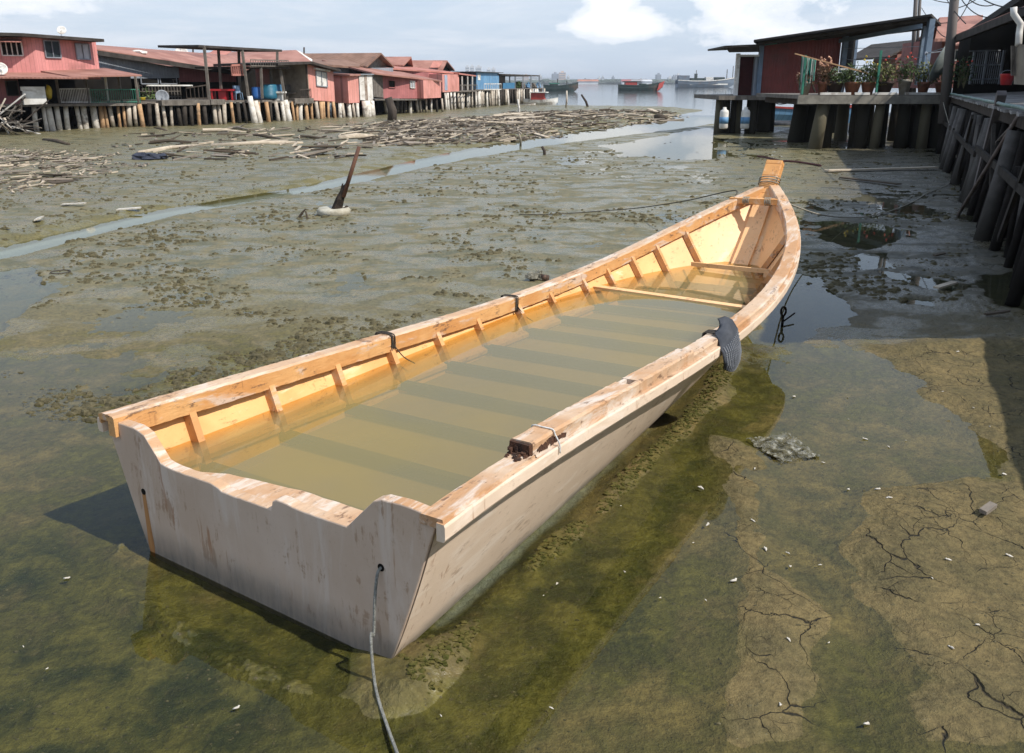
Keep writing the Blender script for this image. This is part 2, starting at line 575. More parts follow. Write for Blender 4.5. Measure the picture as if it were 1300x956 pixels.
def ground(x, y):
    """height, and colour masks: crack, algae, grey for painted shade, yellow bank"""
    D = np.hypot(x, y)
    f1 = fbm(x, y, .9, 5, 1)
    f2 = fbm(x * 1.0, y * 1.0, 4.5, 4, 7, .6)
    fl = fbm(x, y, .16, 3, 21)
    # general level
    h = -0.030 + 0.043 * sst(y + 1.6 * sst(-x, 1.0, 3.0), 6.0, 10.5) + .05 * sst(y, 40, 60)
    h = h + .02 * f1 * sst(D, 3, 9) + .010 * f1 + .02 * fl
    h += f2 * (.006 + .011 * sst(D, 6, 11)) + .012 * np.maximum(fbm(x, y, 11, 3, 13, .6), 0) * sst(D, 5, 9)
    grey = sst(x - (2.6 + .38 * (y - 8.85)), -.6, 1.6)  # follows the edge of the house shadow; shade put into the mud colour
    alg = np.clip(.55 + .9 * fbm(x, y, .7, 4, 33) + .3 * sst(x, 1.8, -1.0), 0, 1) * sst(y, 12, 6.5)
    # stream
    d, par = dpoly(x, y, STREAM)
    wd = np.interp(par, np.arange(len(STW)), STW)
    wv = 1.12 + .22 * fbm(x, y, .45, 3, 5)
    dd = d / (wd * wv)
    left = x < np.interp(y, [p[1] for p in STREAM], [p[0] for p in STREAM])
    bank = np.exp(-((dd - 2.2) / 1.2) ** 2)
    h += bank * (1 + .6 * f1 + .5 * f2) * np.where(left, .055, .015) * sst(D, 8, 14)
    h = h * sst(dd, .9, 1.7) - .10 * (1 - sst(dd, .7, 1.25))
    yel = np.where(left, np.exp(-((dd - 2.0) / 1.6) ** 2), np.exp(-((dd - 1.3) / .6) ** 2) * .7)
    # terrace step on the far bank
    step = sst(left * (dd - 3.4 + f1), 0, .8)
    h += .05 * step * sst(D, 10, 20)
    # far littered mud rises towards the stilt houses
    h += .10 * sst(y, 34, 60) * left * sst(dd, 1.3, 2.6)
    # pools
    for i, P in enumerate(POOLS):
        cx_ = sum(p[0] for p in P) / len(P)
        cy_ = sum(p[1] for p in P) / len(P)
        m = np.hypot(x - cx_, y - cy_) < 16
        sd = np.full(x.shape, 9.0)
        sd[m] = sdp(x[m], y[m], P)
        sc = .1 if i else .6
        sd = sd + sc * 1.3 * fbm(x, y, 1.6 / (sc * 5), 4, 40 + i)
        k = 1 - sst(sd, -sc * .4, sc * .8)
        h = h * (1 - k) + (-.03) * k
    # hard cracked mud standing just out of the water, right foreground
    crack = np.zeros_like(h)
    near = D < 14
    for P in (CRACK_A, CRACK_B, CRACK_C):
        sd = np.full(x.shape, 9.0)
        sd[near] = sdp(x[near], y[near], P)
        sd = sd + .30 * fbm(x, y, 1.3, 5, 60)
        k = 1 - sst(sd + .05 * f2, -.32, .16)
        crack = np.maximum(crack, k)
        h += k * (.050 + .022 * f1 + .008 * f2)
    # long low bar right of the hull
    d, _ = dpoly(x, y, HULLR)
    inside = ((x - BX) * dN[0] + (y - BY) * dN[1]) < .6
    rg = np.exp(-((d - .26 - .13 * f1) / .11) ** 2) * (1 - inside) * sst(fbm(x, y, .9, 3, 83), -.55, .0)
    h += rg * (.062 + .03 * fbm(x, y, 5, 4, 71)) * (.75 + .5 * fbm(x, y, 1.2, 2, 72))
    h -= .03 * np.exp(-(d / .10) ** 2)
    d2, _ = dpoly(x, y, TRANS)
    d2 = d2 + .07 * fbm(x, y, 2.2, 4, 79)
    rt = np.exp(-(d2 / .08) ** 2)
    h += rt * (.024 + .05 * fbm(x, y, 4, 5, 75, .65)) * sst(fbm(x, y, 1.1, 3, 78), -.45, .2)
    alg = np.maximum(alg, .9 * np.exp(-((d - .55) / .45) ** 2) * (1 - inside) * sst(-f1, -.9, .1))
    yel = np.maximum(yel, np.maximum(rg, rt) * .7)
    d3 = np.hypot(x - (BX + .05 * dS[0] + .98 * dN[0]), y - (BY + .05 * dS[1] + .98 * dN[1])) + .07 * fbm(x, y, 3, 4, 91)
    h += .10 * np.exp(-(d3 / .23) ** 2)
    # sea bed
    sh = np.interp(x, [p[0] for p in SHORE], [p[1] for p in SHORE])
    k = sst(y - sh + 5 * fbm(x, y, .12, 4, 90), -2, 9)
    h = h * (1 - k) + (-.8) * k
    far = sst(D, 180, 400)
    h = h * (1 - far) + (-1.6) * far * sst(y, -50, 50) + .3 * far * (1 - sst(y, -50, 50))
    return h, crack, alg, grey, yel


def make_ground():
    # polar sheet around the viewpoint, fine inside the view, out past the horizon
    a0, a1 = R(-42), R(46)
    na = 900
    fine = np.linspace(a0, a1, na)
    coarse = np.linspace(a1, a0 + 2 * math.pi, 130)[1:-1]
    ang = np.concatenate([fine, coarse])
    r = [0.25]
    while r[-1] < 9000:
        q = r[-1]
        if q < 2.2:
            st = .12
        elif q < 16:
            st = max(.009, q * q / (H * F) * 1.35)
        elif q < 130:
            st = q * q / (H * F) * 1.25 if q < 40 else .75 + (q - 40) * .02
            st = min(st, .9 + q * .012)
        else:
            st = q * .12
        r.append(q + st)
    r = np.array(r)
    A, Rr = np.meshgrid(ang, r)
    x = (Rr * np.sin(A)).ravel()
    y = (Rr * np.cos(A)).ravel()
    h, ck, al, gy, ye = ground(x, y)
    nv = len(x)
    n1, n2 = len(r), len(ang)
    co = np.empty((nv + 1, 3), np.float32)
    co[:nv, 0] = x
    co[:nv, 1] = y
    co[:nv, 2] = h
    co[nv] = (0, 0, -.03)
    i = np.arange(n1 - 1)[:, None]
    j = np.arange(n2)[None, :]
    jn = (j + 1) % n2
    q = np.stack([i * n2 + j + 0 * jn, i * n2 + jn, (i + 1) * n2 + jn, (i + 1) * n2 + j + 0 * jn], -1).reshape(-1, 4)
    tri = np.stack([np.full(n2, nv), (np.arange(n2) + 1) % n2, np.arange(n2)], -1)
    loops = np.concatenate([q.ravel(), tri.ravel()]).astype(np.int32)
    nf = len(q) + len(tri)
    ls = np.concatenate([np.arange(len(q)) * 4, len(q) * 4 + np.arange(len(tri)) * 3]).astype(np.int32)
    me = bpy.data.meshes.new('mud_ground')
    me.vertices.add(nv + 1)
    me.vertices.foreach_set('co', co.ravel())
    me.loops.add(len(loops))
    me.loops.foreach_set('vertex_index', loops)
    me.polygons.add(nf)
    me.polygons.foreach_set('loop_start', ls)
    me.update(calc_edges=True)
    me.polygons.foreach_set('use_smooth', np.ones(nf, bool))
    me.validate()
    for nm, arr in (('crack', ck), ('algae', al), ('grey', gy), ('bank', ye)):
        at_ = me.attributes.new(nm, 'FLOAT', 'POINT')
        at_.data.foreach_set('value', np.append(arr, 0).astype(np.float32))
    o = bpy.data.objects.new('mud_ground', me)
    COL.objects.link(o)
    tag(o, kind='structure')
    # material
    m, t, out = new_mat('tidal_mud')
    tc = N(t, 'ShaderNodeTexCoord')
    P = tc.outputs['Object']
    def attr(nm):
        a = N(t, 'ShaderNodeAttribute')
        a.attribute_name = nm
        return a.outputs['Fac']
    ckA, alA, shadeA, yeA = attr('crack'), attr('algae'), attr('grey'), attr('bank')
    sp = N(t, 'ShaderNodeSeparateXYZ')
    L(t, P, sp.inputs[0])
    z = sp.outputs[2]
    nb = noise(t, P, .5, 5, .55)
    nm_ = noise(t, P, 3.0, 7, .62, .3)
    nf_ = noise(t, P, 22.0, 6, .65)
    nff = noise(t, P, 95.0, 3, .6)
    col = mixc(t, mapr(t, nb, .35, .65), (0.138, 0.126, 0.068), (0.105, 0.104, 0.062))
    col = mixc(t, mapr(t, nm_, .40, .66), col, (0.180, 0.148, 0.075))
    col = mixc(t, math_(t, 'MULTIPLY', yeA, .75), col, mixc(t, mapr(t, nm_, .35, .65), (0.165, 0.130, 0.038), (0.105, 0.095, 0.026)))
    col = mixc(t, math_(t, 'MULTIPLY', shadeA, .75), col, mixc(t, mapr(t, nm_, .3, .7), (0.046, 0.041, 0.032), (0.082, 0.072, 0.054)))  # darker grey deepens the shadow on the right-hand mud
    # algae on the flooded foreground
    ag = mixc(t, mapr(t, nm_, .36, .66), (0.026, 0.030, 0.005), (0.125, 0.105, 0.024))
    am = mapr(t, math_(t, 'ADD', alA, math_(t, 'MULTIPLY', math_(t, 'SUBTRACT', nm_, .5), 1.5)), .30, .85)
    am = math_(t, 'MULTIPLY', am, mapr(t, z, -.005, .04, 1, .35))
    near = mixc(t, mapr(t, sp.outputs[1], 6.5, 12, 1, 0), col, mixc(t, mapr(t, nm_, .35, .65), (0.175, 0.128, 0.048), (0.090, 0.075, 0.030)))
    col = mixc(t, am, near, ag)
    # bare hard mud
    bare = mixc(t, mapr(t, nm_, .35, .65), (0.150, 0.112, 0.046), (0.100, 0.080, 0.033))
    ck2 = math_(t, 'ADD', ckA, math_(t, 'MULTIPLY', math_(t, 'ADD', math_(t, 'SUBTRACT', nf_, .5), math_(t, 'SUBTRACT', nm_, .5)), .9))
    col = mixc(t, mapr(t, ck2, .05, .95), col, bare)
    col = mixc(t, .55, col, mixc(t, 1.0, col, ramp(t, nf_, [(.34, .45), (.5, 1.0), (.66, 1.6)]), 'MULTIPLY'))
    # cracks
    wv = N(t, 'ShaderNodeVectorMath', operation='ADD')
    nz = N(t, 'ShaderNodeTexNoise')
    nz.inputs['Scale'].default_value = 3.5
    nz.inputs['Detail'].default_value = 4
    L(t, P, nz.inputs['Vector'])
    sc_ = N(t, 'ShaderNodeVectorMath', operation='SCALE')
    L(t, nz.outputs['Color'], sc_.inputs[0])
    sc_.inputs['Scale'].default_value = .30
    L(t, P, wv.inputs[0])
    L(t, sc_.outputs[0], wv.inputs[1])
    fl2 = N(t, 'ShaderNodeVectorMath', operation='MULTIPLY')
    L(t, wv.outputs[0], fl2.inputs[0])
    fl2.inputs[1].default_value = (1.0, .8, 0)
    vo = N(t, 'ShaderNodeTexVoronoi', feature='DISTANCE_TO_EDGE')
    vo.inputs['Scale'].default_value = 2.7
    L(t, fl2.outputs[0], vo.inputs['Vector'])
    cn = noise(t, P, 1.7, 3, .5)
    wid = math_(t, 'MULTIPLY', mapr(t, cn, .36, .66, 0.0, .010), mapr(t, ckA, .25, .8))
    cr = math_(t, 'MULTIPLY', math_(t, 'LESS_THAN', math_(t, 'ABSOLUTE', vo.outputs['Distance']), wid), 1.0)
    crs = math_(t, 'SUBTRACT', 1.0, math_(t, 'MINIMUM', math_(t, 'DIVIDE', vo.outputs['Distance'], math_(t, 'ADD', math_(t, 'MULTIPLY', wid, 1.5), .0005)), 1.0))
    vo2 = N(t, 'ShaderNodeTexVoronoi', feature='DISTANCE_TO_EDGE')
    vo2.inputs['Scale'].default_value = 6.5
    L(t, fl2.outputs[0], vo2.inputs['Vector'])
    w2_ = math_(t, 'MULTIPLY', mapr(t, noise(t, P, 2.6, 3, .5), .45, .66, 0.0, .020), mapr(t, ckA, .35, .9))
    cr2 = math_(t, 'SUBTRACT', 1.0, math_(t, 'MINIMUM', math_(t, 'DIVIDE', vo2.outputs['Distance'], math_(t, 'ADD', w2_, .0005)), 1.0))
    crs = math_(t, 'MAXIMUM', crs, math_(t, 'MULTIPLY', cr2, .8))
    col = mixc(t, mapr(t, crs, .15, .8), col, (0.036, 0.028, 0.014))  # dark colour for wet mud and shade inside the cracks
    col = mixc(t, mapr(t, z, -.075, -.04, .8, 0), col, (0.30, 0.32, 0.33))  # pale bed colour stands in for sky reflected in the stream
    # specks: small clods and grit
    col = mixc(t, math_(t, 'MULTIPLY', mapr(t, nf_, .60, .72), .55), col, (0.045, 0.042, 0.025))
    col = mixc(t, math_(t, 'MULTIPLY', mapr(t, nff, .64, .76), .35), col, (0.33, 0.31, 0.23))
    # wet sheen patches
    mp = N(t, 'ShaderNodeMapping')
    mp.inputs['Scale'].default_value = (.8, 1.3, 1)
    L(t, P, mp.inputs[0])
    ws = noise(t, mp.outputs[0], 1.1, 6, .58, .5)
    wet = mapr(t, ws, .42, .56)
    wet = math_(t, 'MULTIPLY', wet, mapr(t, ckA, 0, .5, 1, 0))
    wet = math_(t, 'MULTIPLY', wet, mapr(t, z, -.006, .004, 0, 1))
    ro = math_(t, 'ADD', mapr(t, wet, 0, 1, .62, .27), math_(t, 'MULTIPLY', math_(t, 'SUBTRACT', nf_, .5), .3))
    ro = math_(t, 'ADD', ro, math_(t, 'MULTIPLY', ckA, .2), clamp=True)
    hh = math_(t, 'ADD', math_(t, 'MULTIPLY', nf_, 1.0), math_(t, 'MULTIPLY', nff, .25))
    hh = math_(t, 'ADD', hh, math_(t, 'MULTIPLY', nm_, 1.6))
    hh = math_(t, 'SUBTRACT', hh, math_(t, 'MULTIPLY', crs, 1.8))
    b = N(t, 'ShaderNodeBump')
    L(t, mapr(t, wet, 0, 1, .75, .28), b.inputs['Strength'])
    b.inputs['Distance'].default_value = .035
    L(t, hh, b.inputs['Height'])
    p = N(t, 'ShaderNodeBsdfPrincipled')
    L(t, col, p.inputs['Base Color'])
    L(t, ro, p.inputs['Roughness'])
    p.inputs['IOR'].default_value = 1.38
    L(t, b.outputs[0], p.inputs['Normal'])
    L(t, p.outputs[0], out.inputs[0])
    me.materials.append(m)
    return o


make_ground()


def water_mat(name, tint, bscale, bstr, rough=.015, murk=None, bdist=.01, stretch=(1, 1, 1)):
    m, t, out = new_mat(name)
    tc = N(t, 'ShaderNodeTexCoord')
    mp = N(t, 'ShaderNodeMapping')
    mp.inputs['Scale'].default_value = stretch
    L(t, tc.outputs['Object'], mp.inputs[0])
    n1 = noise(t, mp.outputs[0], bscale, 4, .55)
    b = N(t, 'ShaderNodeBump')
    b.inputs['Strength'].default_value = bstr
    b.inputs['Distance'].default_value = bdist
    L(t, n1, b.inputs['Height'])
    fr = N(t, 'ShaderNodeFresnel')
    fr.inputs['IOR'].default_value = 1.33
    L(t, b.outputs[0], fr.inputs['Normal'])
    g = N(t, 'ShaderNodeBsdfGlossy')
    g.inputs['Roughness'].default_value = rough
    L(t, b.outputs[0], g.inputs['Normal'])
    tr = N(t, 'ShaderNodeBsdfTransparent')
    tr.inputs[0].default_value = (*tint, 1)
    body = tr.outputs[0]
    if murk:
        df = N(t, 'ShaderNodeBsdfDiffuse')
        df.inputs[0].default_value = (*murk[0], 1)
        if len(murk) > 2:
            L(t, mixc(t, mapr(t, noise(t, tc.outputs['Object'], .55, 3), .35, .65), murk[0], murk[2]), df.inputs[0])
        mx = N(t, 'ShaderNodeMixShader')
        if murk[1] == 'attr':
            a = N(t, 'ShaderNodeAttribute')
            a.attribute_name = 'depth'
            op = math_(t, 'SUBTRACT', 1.0, math_(t, 'POWER', 2.718, math_(t, 'MULTIPLY', a.outputs['Fac'], -1.7)))
            L(t, op, mx.inputs[0])
        else:
            mx.inputs[0].default_value = murk[1]
        L(t, tr.outputs[0], mx.inputs[1])
        L(t, df.outputs[0], mx.inputs[2])
        body = mx.outputs[0]
    ms = N(t, 'ShaderNodeMixShader')
    L(t, fr.outputs[0], ms.inputs[0])
    L(t, body, ms.inputs[1])
    L(t, g.outputs[0], ms.inputs[2])
    L(t, ms.outputs[0], out.inputs[0])
    return m


def flat_sheet(name, xs, ys, z, mat):
    mb = MB()
    for i in range(len(xs) - 1):
        for j in range(len(ys) - 1):
            mb.add([(xs[i], ys[j], z), (xs[i + 1], ys[j], z), (xs[i + 1], ys[j + 1], z), (xs[i], ys[j + 1], z)], [(0, 1, 2, 3)])
    return mb.build(name, mat)


WSH = water_mat('shallow_tide_water', (.86, .88, .74), 3.0, .05, .01)
WSEA = water_mat('sea_water', (.7, .78, .72), 1.2, .25, .05, murk=((.36, .40, .41), .85), bdist=.05, stretch=(.35, 1, 1))
tag(flat_sheet('tide_water', [-70, 0, 60], [-20, 30, 76], 0.0, WSH), kind='structure')
tag(flat_sheet('sea', [-9000, 9000], [76.0, 9500], 0.0, WSEA), kind='structure')
# ------------------------------------------------------------------ the stranded boat
_sk = [i / 5 for i in range(6)]
PW = np.polyfit(_sk, [1.2544, 1.2036, 1.194, 1.1278, 0.8766, 0.1130], 5)
PG = np.polyfit([0, 1 / 3, 2 / 3, 1], [0.8517, 0.7327, 0.76, 1.3931], 3)
LIST = 0.031


def W(s): return float(np.polyval(PW, min(max(s, 0), BL) / BL))
def G(s): return float(np.polyval(PG, min(max(s, -.1), BL) / BL))


def Bh(s):
    """half width of the bottom"""
    return float(np.interp(s, [0, 1.2, 2.4, 3.6, 4.6, 5.6, 6.6, 7.4, 8.0, BL], [.93, .86, .80, .73, .65, .53, .38, .24, .14, .10]))


def Zb(s):
    a = -.05
    if s > 6.0:
        a += (G(BL) - .02 + .05) * ((s - 6.0) / (BL - 6.0)) ** 2.5
    return a


def sec(s, u, off=0.0):
    """point on the side: u 0 chine .. 1 sheer; off = inward offset. returns half width, height"""
    b, w_ = Bh(s), W(s)
    z0, z1 = Zb(s), G(s)
    n = b + (w_ - b) * (u ** .88)
    return n - off, z0 + (z1 - z0) * u


def bl(s, n, z, lst=True):
    """boat-frame point -> local coordinates (x forward, y to the left)"""
    return (s, -n, z + (LIST * n if lst else 0) + (.03 * n * max(0, 1 - max(z, 0) / .5) if lst else 0))


boat = thing('sampan', 'old open wooden boat with peeling orange inside, stranded on mud and flooded with murky water', 'boat',
             loc=(BX, BY, 0), rz=math.pi / 2 - TH)


def paint_mat(name, base, base2, worn, dark, wornlo=.5, wornhi=.62, rough=.6, streak=True, gl=1.0, dirtz=None, bumps=.5, stainc=None, vert=False):
    m, t, out = new_mat(name)
    tc = N(t, 'ShaderNodeTexCoord')
    P = tc.outputs['Object']
    mp = N(t, 'ShaderNodeMapping')
    mp.inputs['Scale'].default_value = (.25, 1, 1) if not vert else (1, 1, .15)
    L(t, P, mp.inputs[0])
    S = mp.outputs[0]
    n1 = noise(t, P, 1.6, 5, .6, .3)
    n2 = noise(t, S, 7.0, 9, .68, .5)
    n3 = noise(t, S, 28.0, 6, .7, .2)
    n4 = noise(t, P, 60.0, 4, .6)
    col = mixc(t, mapr(t, n1, .35, .65), base, base2)
    col = mixc(t, math_(t, 'MULTIPLY', mapr(t, n2, wornlo, wornhi), gl), col, worn)
    n5 = noise(t, P, 4.2, 8, .7, .6)
    col = mixc(t, math_(t, 'MULTIPLY', mapr(t, math_(t, 'MULTIPLY', n5, n3), .30, .37), .8), col, dark)
    if streak:
        mv = N(t, 'ShaderNodeMapping')
        mv.inputs['Scale'].default_value = (1, 1, .10)
        L(t, P, mv.inputs[0])
        n6 = noise(t, mv.outputs[0], 26.0, 4, .6, .1)
        n7 = noise(t, P, 2.3, 3, .5)
        k = math_(t, 'MULTIPLY', mapr(t, n6, .60, .70), mapr(t, n7, .50, .62))
        col = mixc(t, math_(t, 'MULTIPLY', k, .7), col, stainc or (0.30, 0.13, 0.05))
    if dirtz:
        sp = N(t, 'ShaderNodeSeparateXYZ')
        L(t, P, sp.inputs[0])
        zz = math_(t, 'ADD', sp.outputs[2], math_(t, 'MULTIPLY', math_(t, 'SUBTRACT', n1, .5), .35))
        k = mapr(t, zz, dirtz[0], dirtz[1], 1, 0)
        k = math_(t, 'MULTIPLY', k, math_(t, 'ADD', .55, math_(t, 'MULTIPLY', n3, .7)), clamp=True)
        col = mixc(t, k, col, dirtz[2])
    col = mixc(t, math_(t, 'MULTIPLY', mapr(t, n4, .62, .74), .35), col, dark)
    hh = math_(t, 'ADD', math_(t, 'MULTIPLY', n2, .8), math_(t, 'MULTIPLY', n3, .5))
    b = N(t, 'ShaderNodeBump')
    b.inputs['Strength'].default_value = bumps
    b.inputs['Distance'].default_value = .012
    L(t, hh, b.inputs['Height'])
    p = N(t, 'ShaderNodeBsdfPrincipled')
    L(t, col, p.inputs['Base Color'])
    p.inputs['Roughness'].default_value = rough
    L(t, b.outputs[0], p.inputs['Normal'])
    L(t, p.outputs[0], out.inputs[0])
    return m


M_OUT = paint_mat('pale_hull_paint', (0.76, 0.60, 0.46), (0.68, 0.53, 0.40), (0.78, 0.65, 0.53), (0.45, 0.32, 0.23), .50, .66, .55, dirtz=(-.04, .15, (.24, .21, .17)), bumps=.22)
M_TRN = paint_mat('transom_paint', (0.60, 0.46, 0.36), (0.53, 0.39, 0.29), (0.62, 0.50, 0.41), (0.36, 0.23, 0.15), .50, .66, .6, dirtz=(.02, .26, (.17, .145, .12)), bumps=.3, vert=True)
M_IN = paint_mat('orange_inner_paint', (0.82, 0.49, 0.20), (0.70, 0.38, 0.14), (0.86, 0.60, 0.34), (0.40, 0.18, 0.06), .56, .70, .5, bumps=.25)
M_BOW = paint_mat('pale_orange_inner_paint', (0.84, 0.53, 0.27), (0.78, 0.46, 0.21), (0.82, 0.56, 0.32), (0.45, 0.25, 0.12), .56, .70, .5, bumps=.2)
M_GUN = paint_mat('worn_gunwale_paint', (0.56, 0.26, 0.085), (0.66, 0.37, 0.15), (0.60, 0.47, 0.38), (0.11, 0.06, 0.04), .52, .62, .7, bumps=.9, gl=.85)
M_GUNT = paint_mat('bleached_gunwale_top', (0.56, 0.40, 0.27), (0.46, 0.25, 0.12), (0.62, 0.52, 0.43), (0.13, 0.07, 0.04), .48, .62, .75, bumps=1.0)
M_RIB = paint_mat('rib_paint', (0.68, 0.34, 0.13), (0.56, 0.27, 0.10), (0.60, 0.42, 0.28), (0.22, 0.10, 0.05), .50, .64, .65, bumps=.6)
M_ROT = surf('rotten_wood', (0.11, 0.045, 0.022), (0.035, 0.018, 0.012), .95, 14, (1, 1, .4), 1.2, stain=(.30, .14, .06), stain_amt=.6, stain_scale=9)
M_FLOOR = surf('submerged_floor', (0.40, 0.28, 0.095), (0.32, 0.225, 0.085), .9, 1.2)
M_BEAM = surf('submerged_frame', (0.055, 0.045, 0.045), (0.035, 0.03, 0.03), .9, 3)
M_STEM = paint_mat('stem_paint', (0.74, 0.38, 0.13), (0.66, 0.31, 0.10), (0.76, 0.52, 0.32), (0.32, 0.14, 0.06), .52, .66, .5, bumps=.5)

NS = 90
SS = [BL * i / NS for i in range(NS + 1)]
US = [0, .12, .25, .4, .55, .7, .85, 1.0]
TOPD = .012       # hull skin stops just under the cap
# --- outer skin with thickness + bottom
mb = MB()
vs, fs = [], []
prof_n = 0
for s in SS:
    ring = []
    for u in reversed(US):
        n, z = sec(s, u)
        ring.append(bl(s, -n, z - (TOPD if u == 1 else 0)))
    for u in US:
        n, z = sec(s, u)
        ring.append(bl(s, n, z - (TOPD if u == 1 else 0)))
    # back down inside
    for u in reversed(US):
        n, z = sec(s, u, .032)
        ring.append(bl(s, max(n, .02), max(z, Zb(s) + .06) - (TOPD if u == 1 else 0)))
    for u in US:
        n, z = sec(s, u, .032)
        ring.append(bl(s, -max(n, .02), max(z, Zb(s) + .06) - (TOPD if u == 1 else 0)))
    prof_n = len(ring)
    vs += ring
U = len(US)
for i in range(NS):
    for j in range(prof_n):
        fs.append((i * prof_n + j, i * prof_n + (j + 1) % prof_n, (i + 1) * prof_n + (j + 1) % prof_n, (i + 1) * prof_n + j))
mb.add(vs, fs)
hull = mb.build('hull', M_OUT, boat, world=False)
hull.data.materials.append(M_IN)
hull.data.materials.append(M_BOW)
for k, pl in enumerate(hull.data.polygons):
    c = pl.center
    j = min(v % prof_n for v in pl.vertices)
    inner = all((v % prof_n) >= 2 * U for v in pl.vertices)
    if inner:
        pl.material_index = 2 if c[0] > 6.9 else 1
    pl.use_smooth = True
es = hull.modifiers.new('edges', 'EDGE_SPLIT')
es.split_angle = R(35)

# --- transom
TOPS = [(-1.25, .815), (-1.12, .80), (-.98, .805), (-.89, .78), (-.84, .71), (-.79, .635), (-.70, .625), (-.52, .628), (-.33, .632), (-.265, .622), (-.24, .606), (0.0, .61), (.175, .612),
        (.19, .665), (.22, .682), (.47, .672), (.73, .682), (.80, .77), (.88, .868), (.93, .888), (1.05, .898), (1.18, .895), (1.245, .875)]


def edge_n(z, sg):
    b = Bh(0)
    u = min(max((z - Zb(0)) / (G(0) - Zb(0)), 0), 1)
    return sg * (b + (W(0) - b) * u ** .88)


mb = MB()
th = .055
cols = []
rr = random.Random(3)
fine = []
for i in range(len(TOPS) - 1):
    (a, za), (b_, zb_) = TOPS[i], TOPS[i + 1]
    m_ = max(1, int(abs(b_ - a) / .04))
    for k in range(m_):
        t_ = k / m_
        fine.append((a + (b_ - a) * t_, za + (zb_ - za) * t_ + rr.uniform(-.0025, .0025)))
fine.append(TOPS[-1])
NZ = 10
vs = []
for (n, zt) in fine:
    nb = n / 1.25 * .93
    for k in range(NZ + 1):
        t_ = k / NZ
        z = -.06 + (zt + .06) * t_
        u = min(max((z - Zb(0)) / (G(0) - Zb(0)), 0), 1)
        hw = Bh(0) + (1.25 - Bh(0)) * u ** .88
        nn = n / 1.25 * hw
        zz = z - (LIST * nn) * (1 if t_ > .8 else t_)   # tops were measured in place, with the list
        p = bl(0, nn, z, True)
        z_ = p[2] if t_ < .8 else (p[2] * (1 - (t_ - .8) / .2) + z * ((t_ - .8) / .2))
        vs.append((0.0, p[1], z_))
        vs.append((th, p[1], z_))
M2 = 2 * (NZ + 1)
fs = []
for i in range(len(fine) - 1):
    for k in range(NZ):
        a = i * M2 + 2 * k
        b = (i + 1) * M2 + 2 * k
        fs.append((a, b, b + 2, a + 2))
        fs.append((a + 1, a + 3, b + 3, b + 1))
    a = i * M2 + 2 * NZ
    b = (i + 1) * M2 + 2 * NZ
    fs.append((a, b, b + 1, a + 1))
for i in (0, len(fine) - 1):
    for k in range(NZ):
        a = i * M2 + 2 * k
        fs.append((a, a + 1, a + 3, a + 2))
for v_ in range(len(vs)):      # the outer face stands 4 mm aft of the skin ends
    pass
mb.add([(x - .012 if x == 0 else x + .002, y, z) for x, y, z in vs], fs)
transom = mb.build('transom', M_TRN, boat, world=False, bevel=.007)
transom.data.materials.append(M_GUNT)
transom.data.materials.append(M_IN)
for pl in transom.data.polygons:
    if pl.normal[2] > .5:
        pl.material_index = 1
    elif pl.normal[0] > .5:
        pl.material_index = 2
# drain holes, as black plugs for the shade inside, with their rust runs modelled in thin relief
for (n, z) in ((-.955, .40), (.905, .53)):
    hm = MB()
    hm.tube([(-.0145, -n, z), (.02, -n, z)], .020, 12)
    hm.build('drain_hole', DARK, boat, world=False)
STN = surf('rust_run', (0.30, 0.13, 0.035), (0.42, 0.20, 0.07), .8, 12, (1, 1, .2), .2)
sm = MB()
prf = [(.016, .39), (.018, .30), (.022, .18), (.028, .05), (.02, -.03)]
for i in range(len(prf) - 1):
    (w0, z0), (w1, z1) = prf[i], prf[i + 1]
    n0, n1_ = -.955 + (.40 - z0) * -.0, -.955
    sm.hexa([(-.0135, .955 - w0 - .02 * (.39 - z0), z0), (-.0135, .955 + w0 - .02 * (.39 - z0), z0), (-.0135, .955 + w1 - .02 * (.39 - z1), z1), (-.0135, .955 - w1 - .02 * (.39 - z1), z1)], (.001, 0, 0))
sm.build('rust_stain', STN, boat, world=False)

# --- stern bench plank let into the transom top
sb = MB()
zt = .598
NPL = 20
prev = None
for i in range(NPL + 1):
    n = -.72 + i * (1.66 / NPL)
    wd_ = np.interp(n, [-.72, -.35, 0.1, .94], [.05, .12, .19, .22]) + rr.uniform(-.004, .004)
    z = np.interp(n, [-.72, -.4, .94], [.552, .596, .604])
    cur = [(th + .003, -n, z), (th + wd_, -n, z - .004), (th + wd_, -n, z - .05), (th + .003, -n, z - .05)]
    if prev:
        sb.hexa(prev, cur)
    prev = cur
sb.build('stern_bench', M_GUNT, boat, world=False)


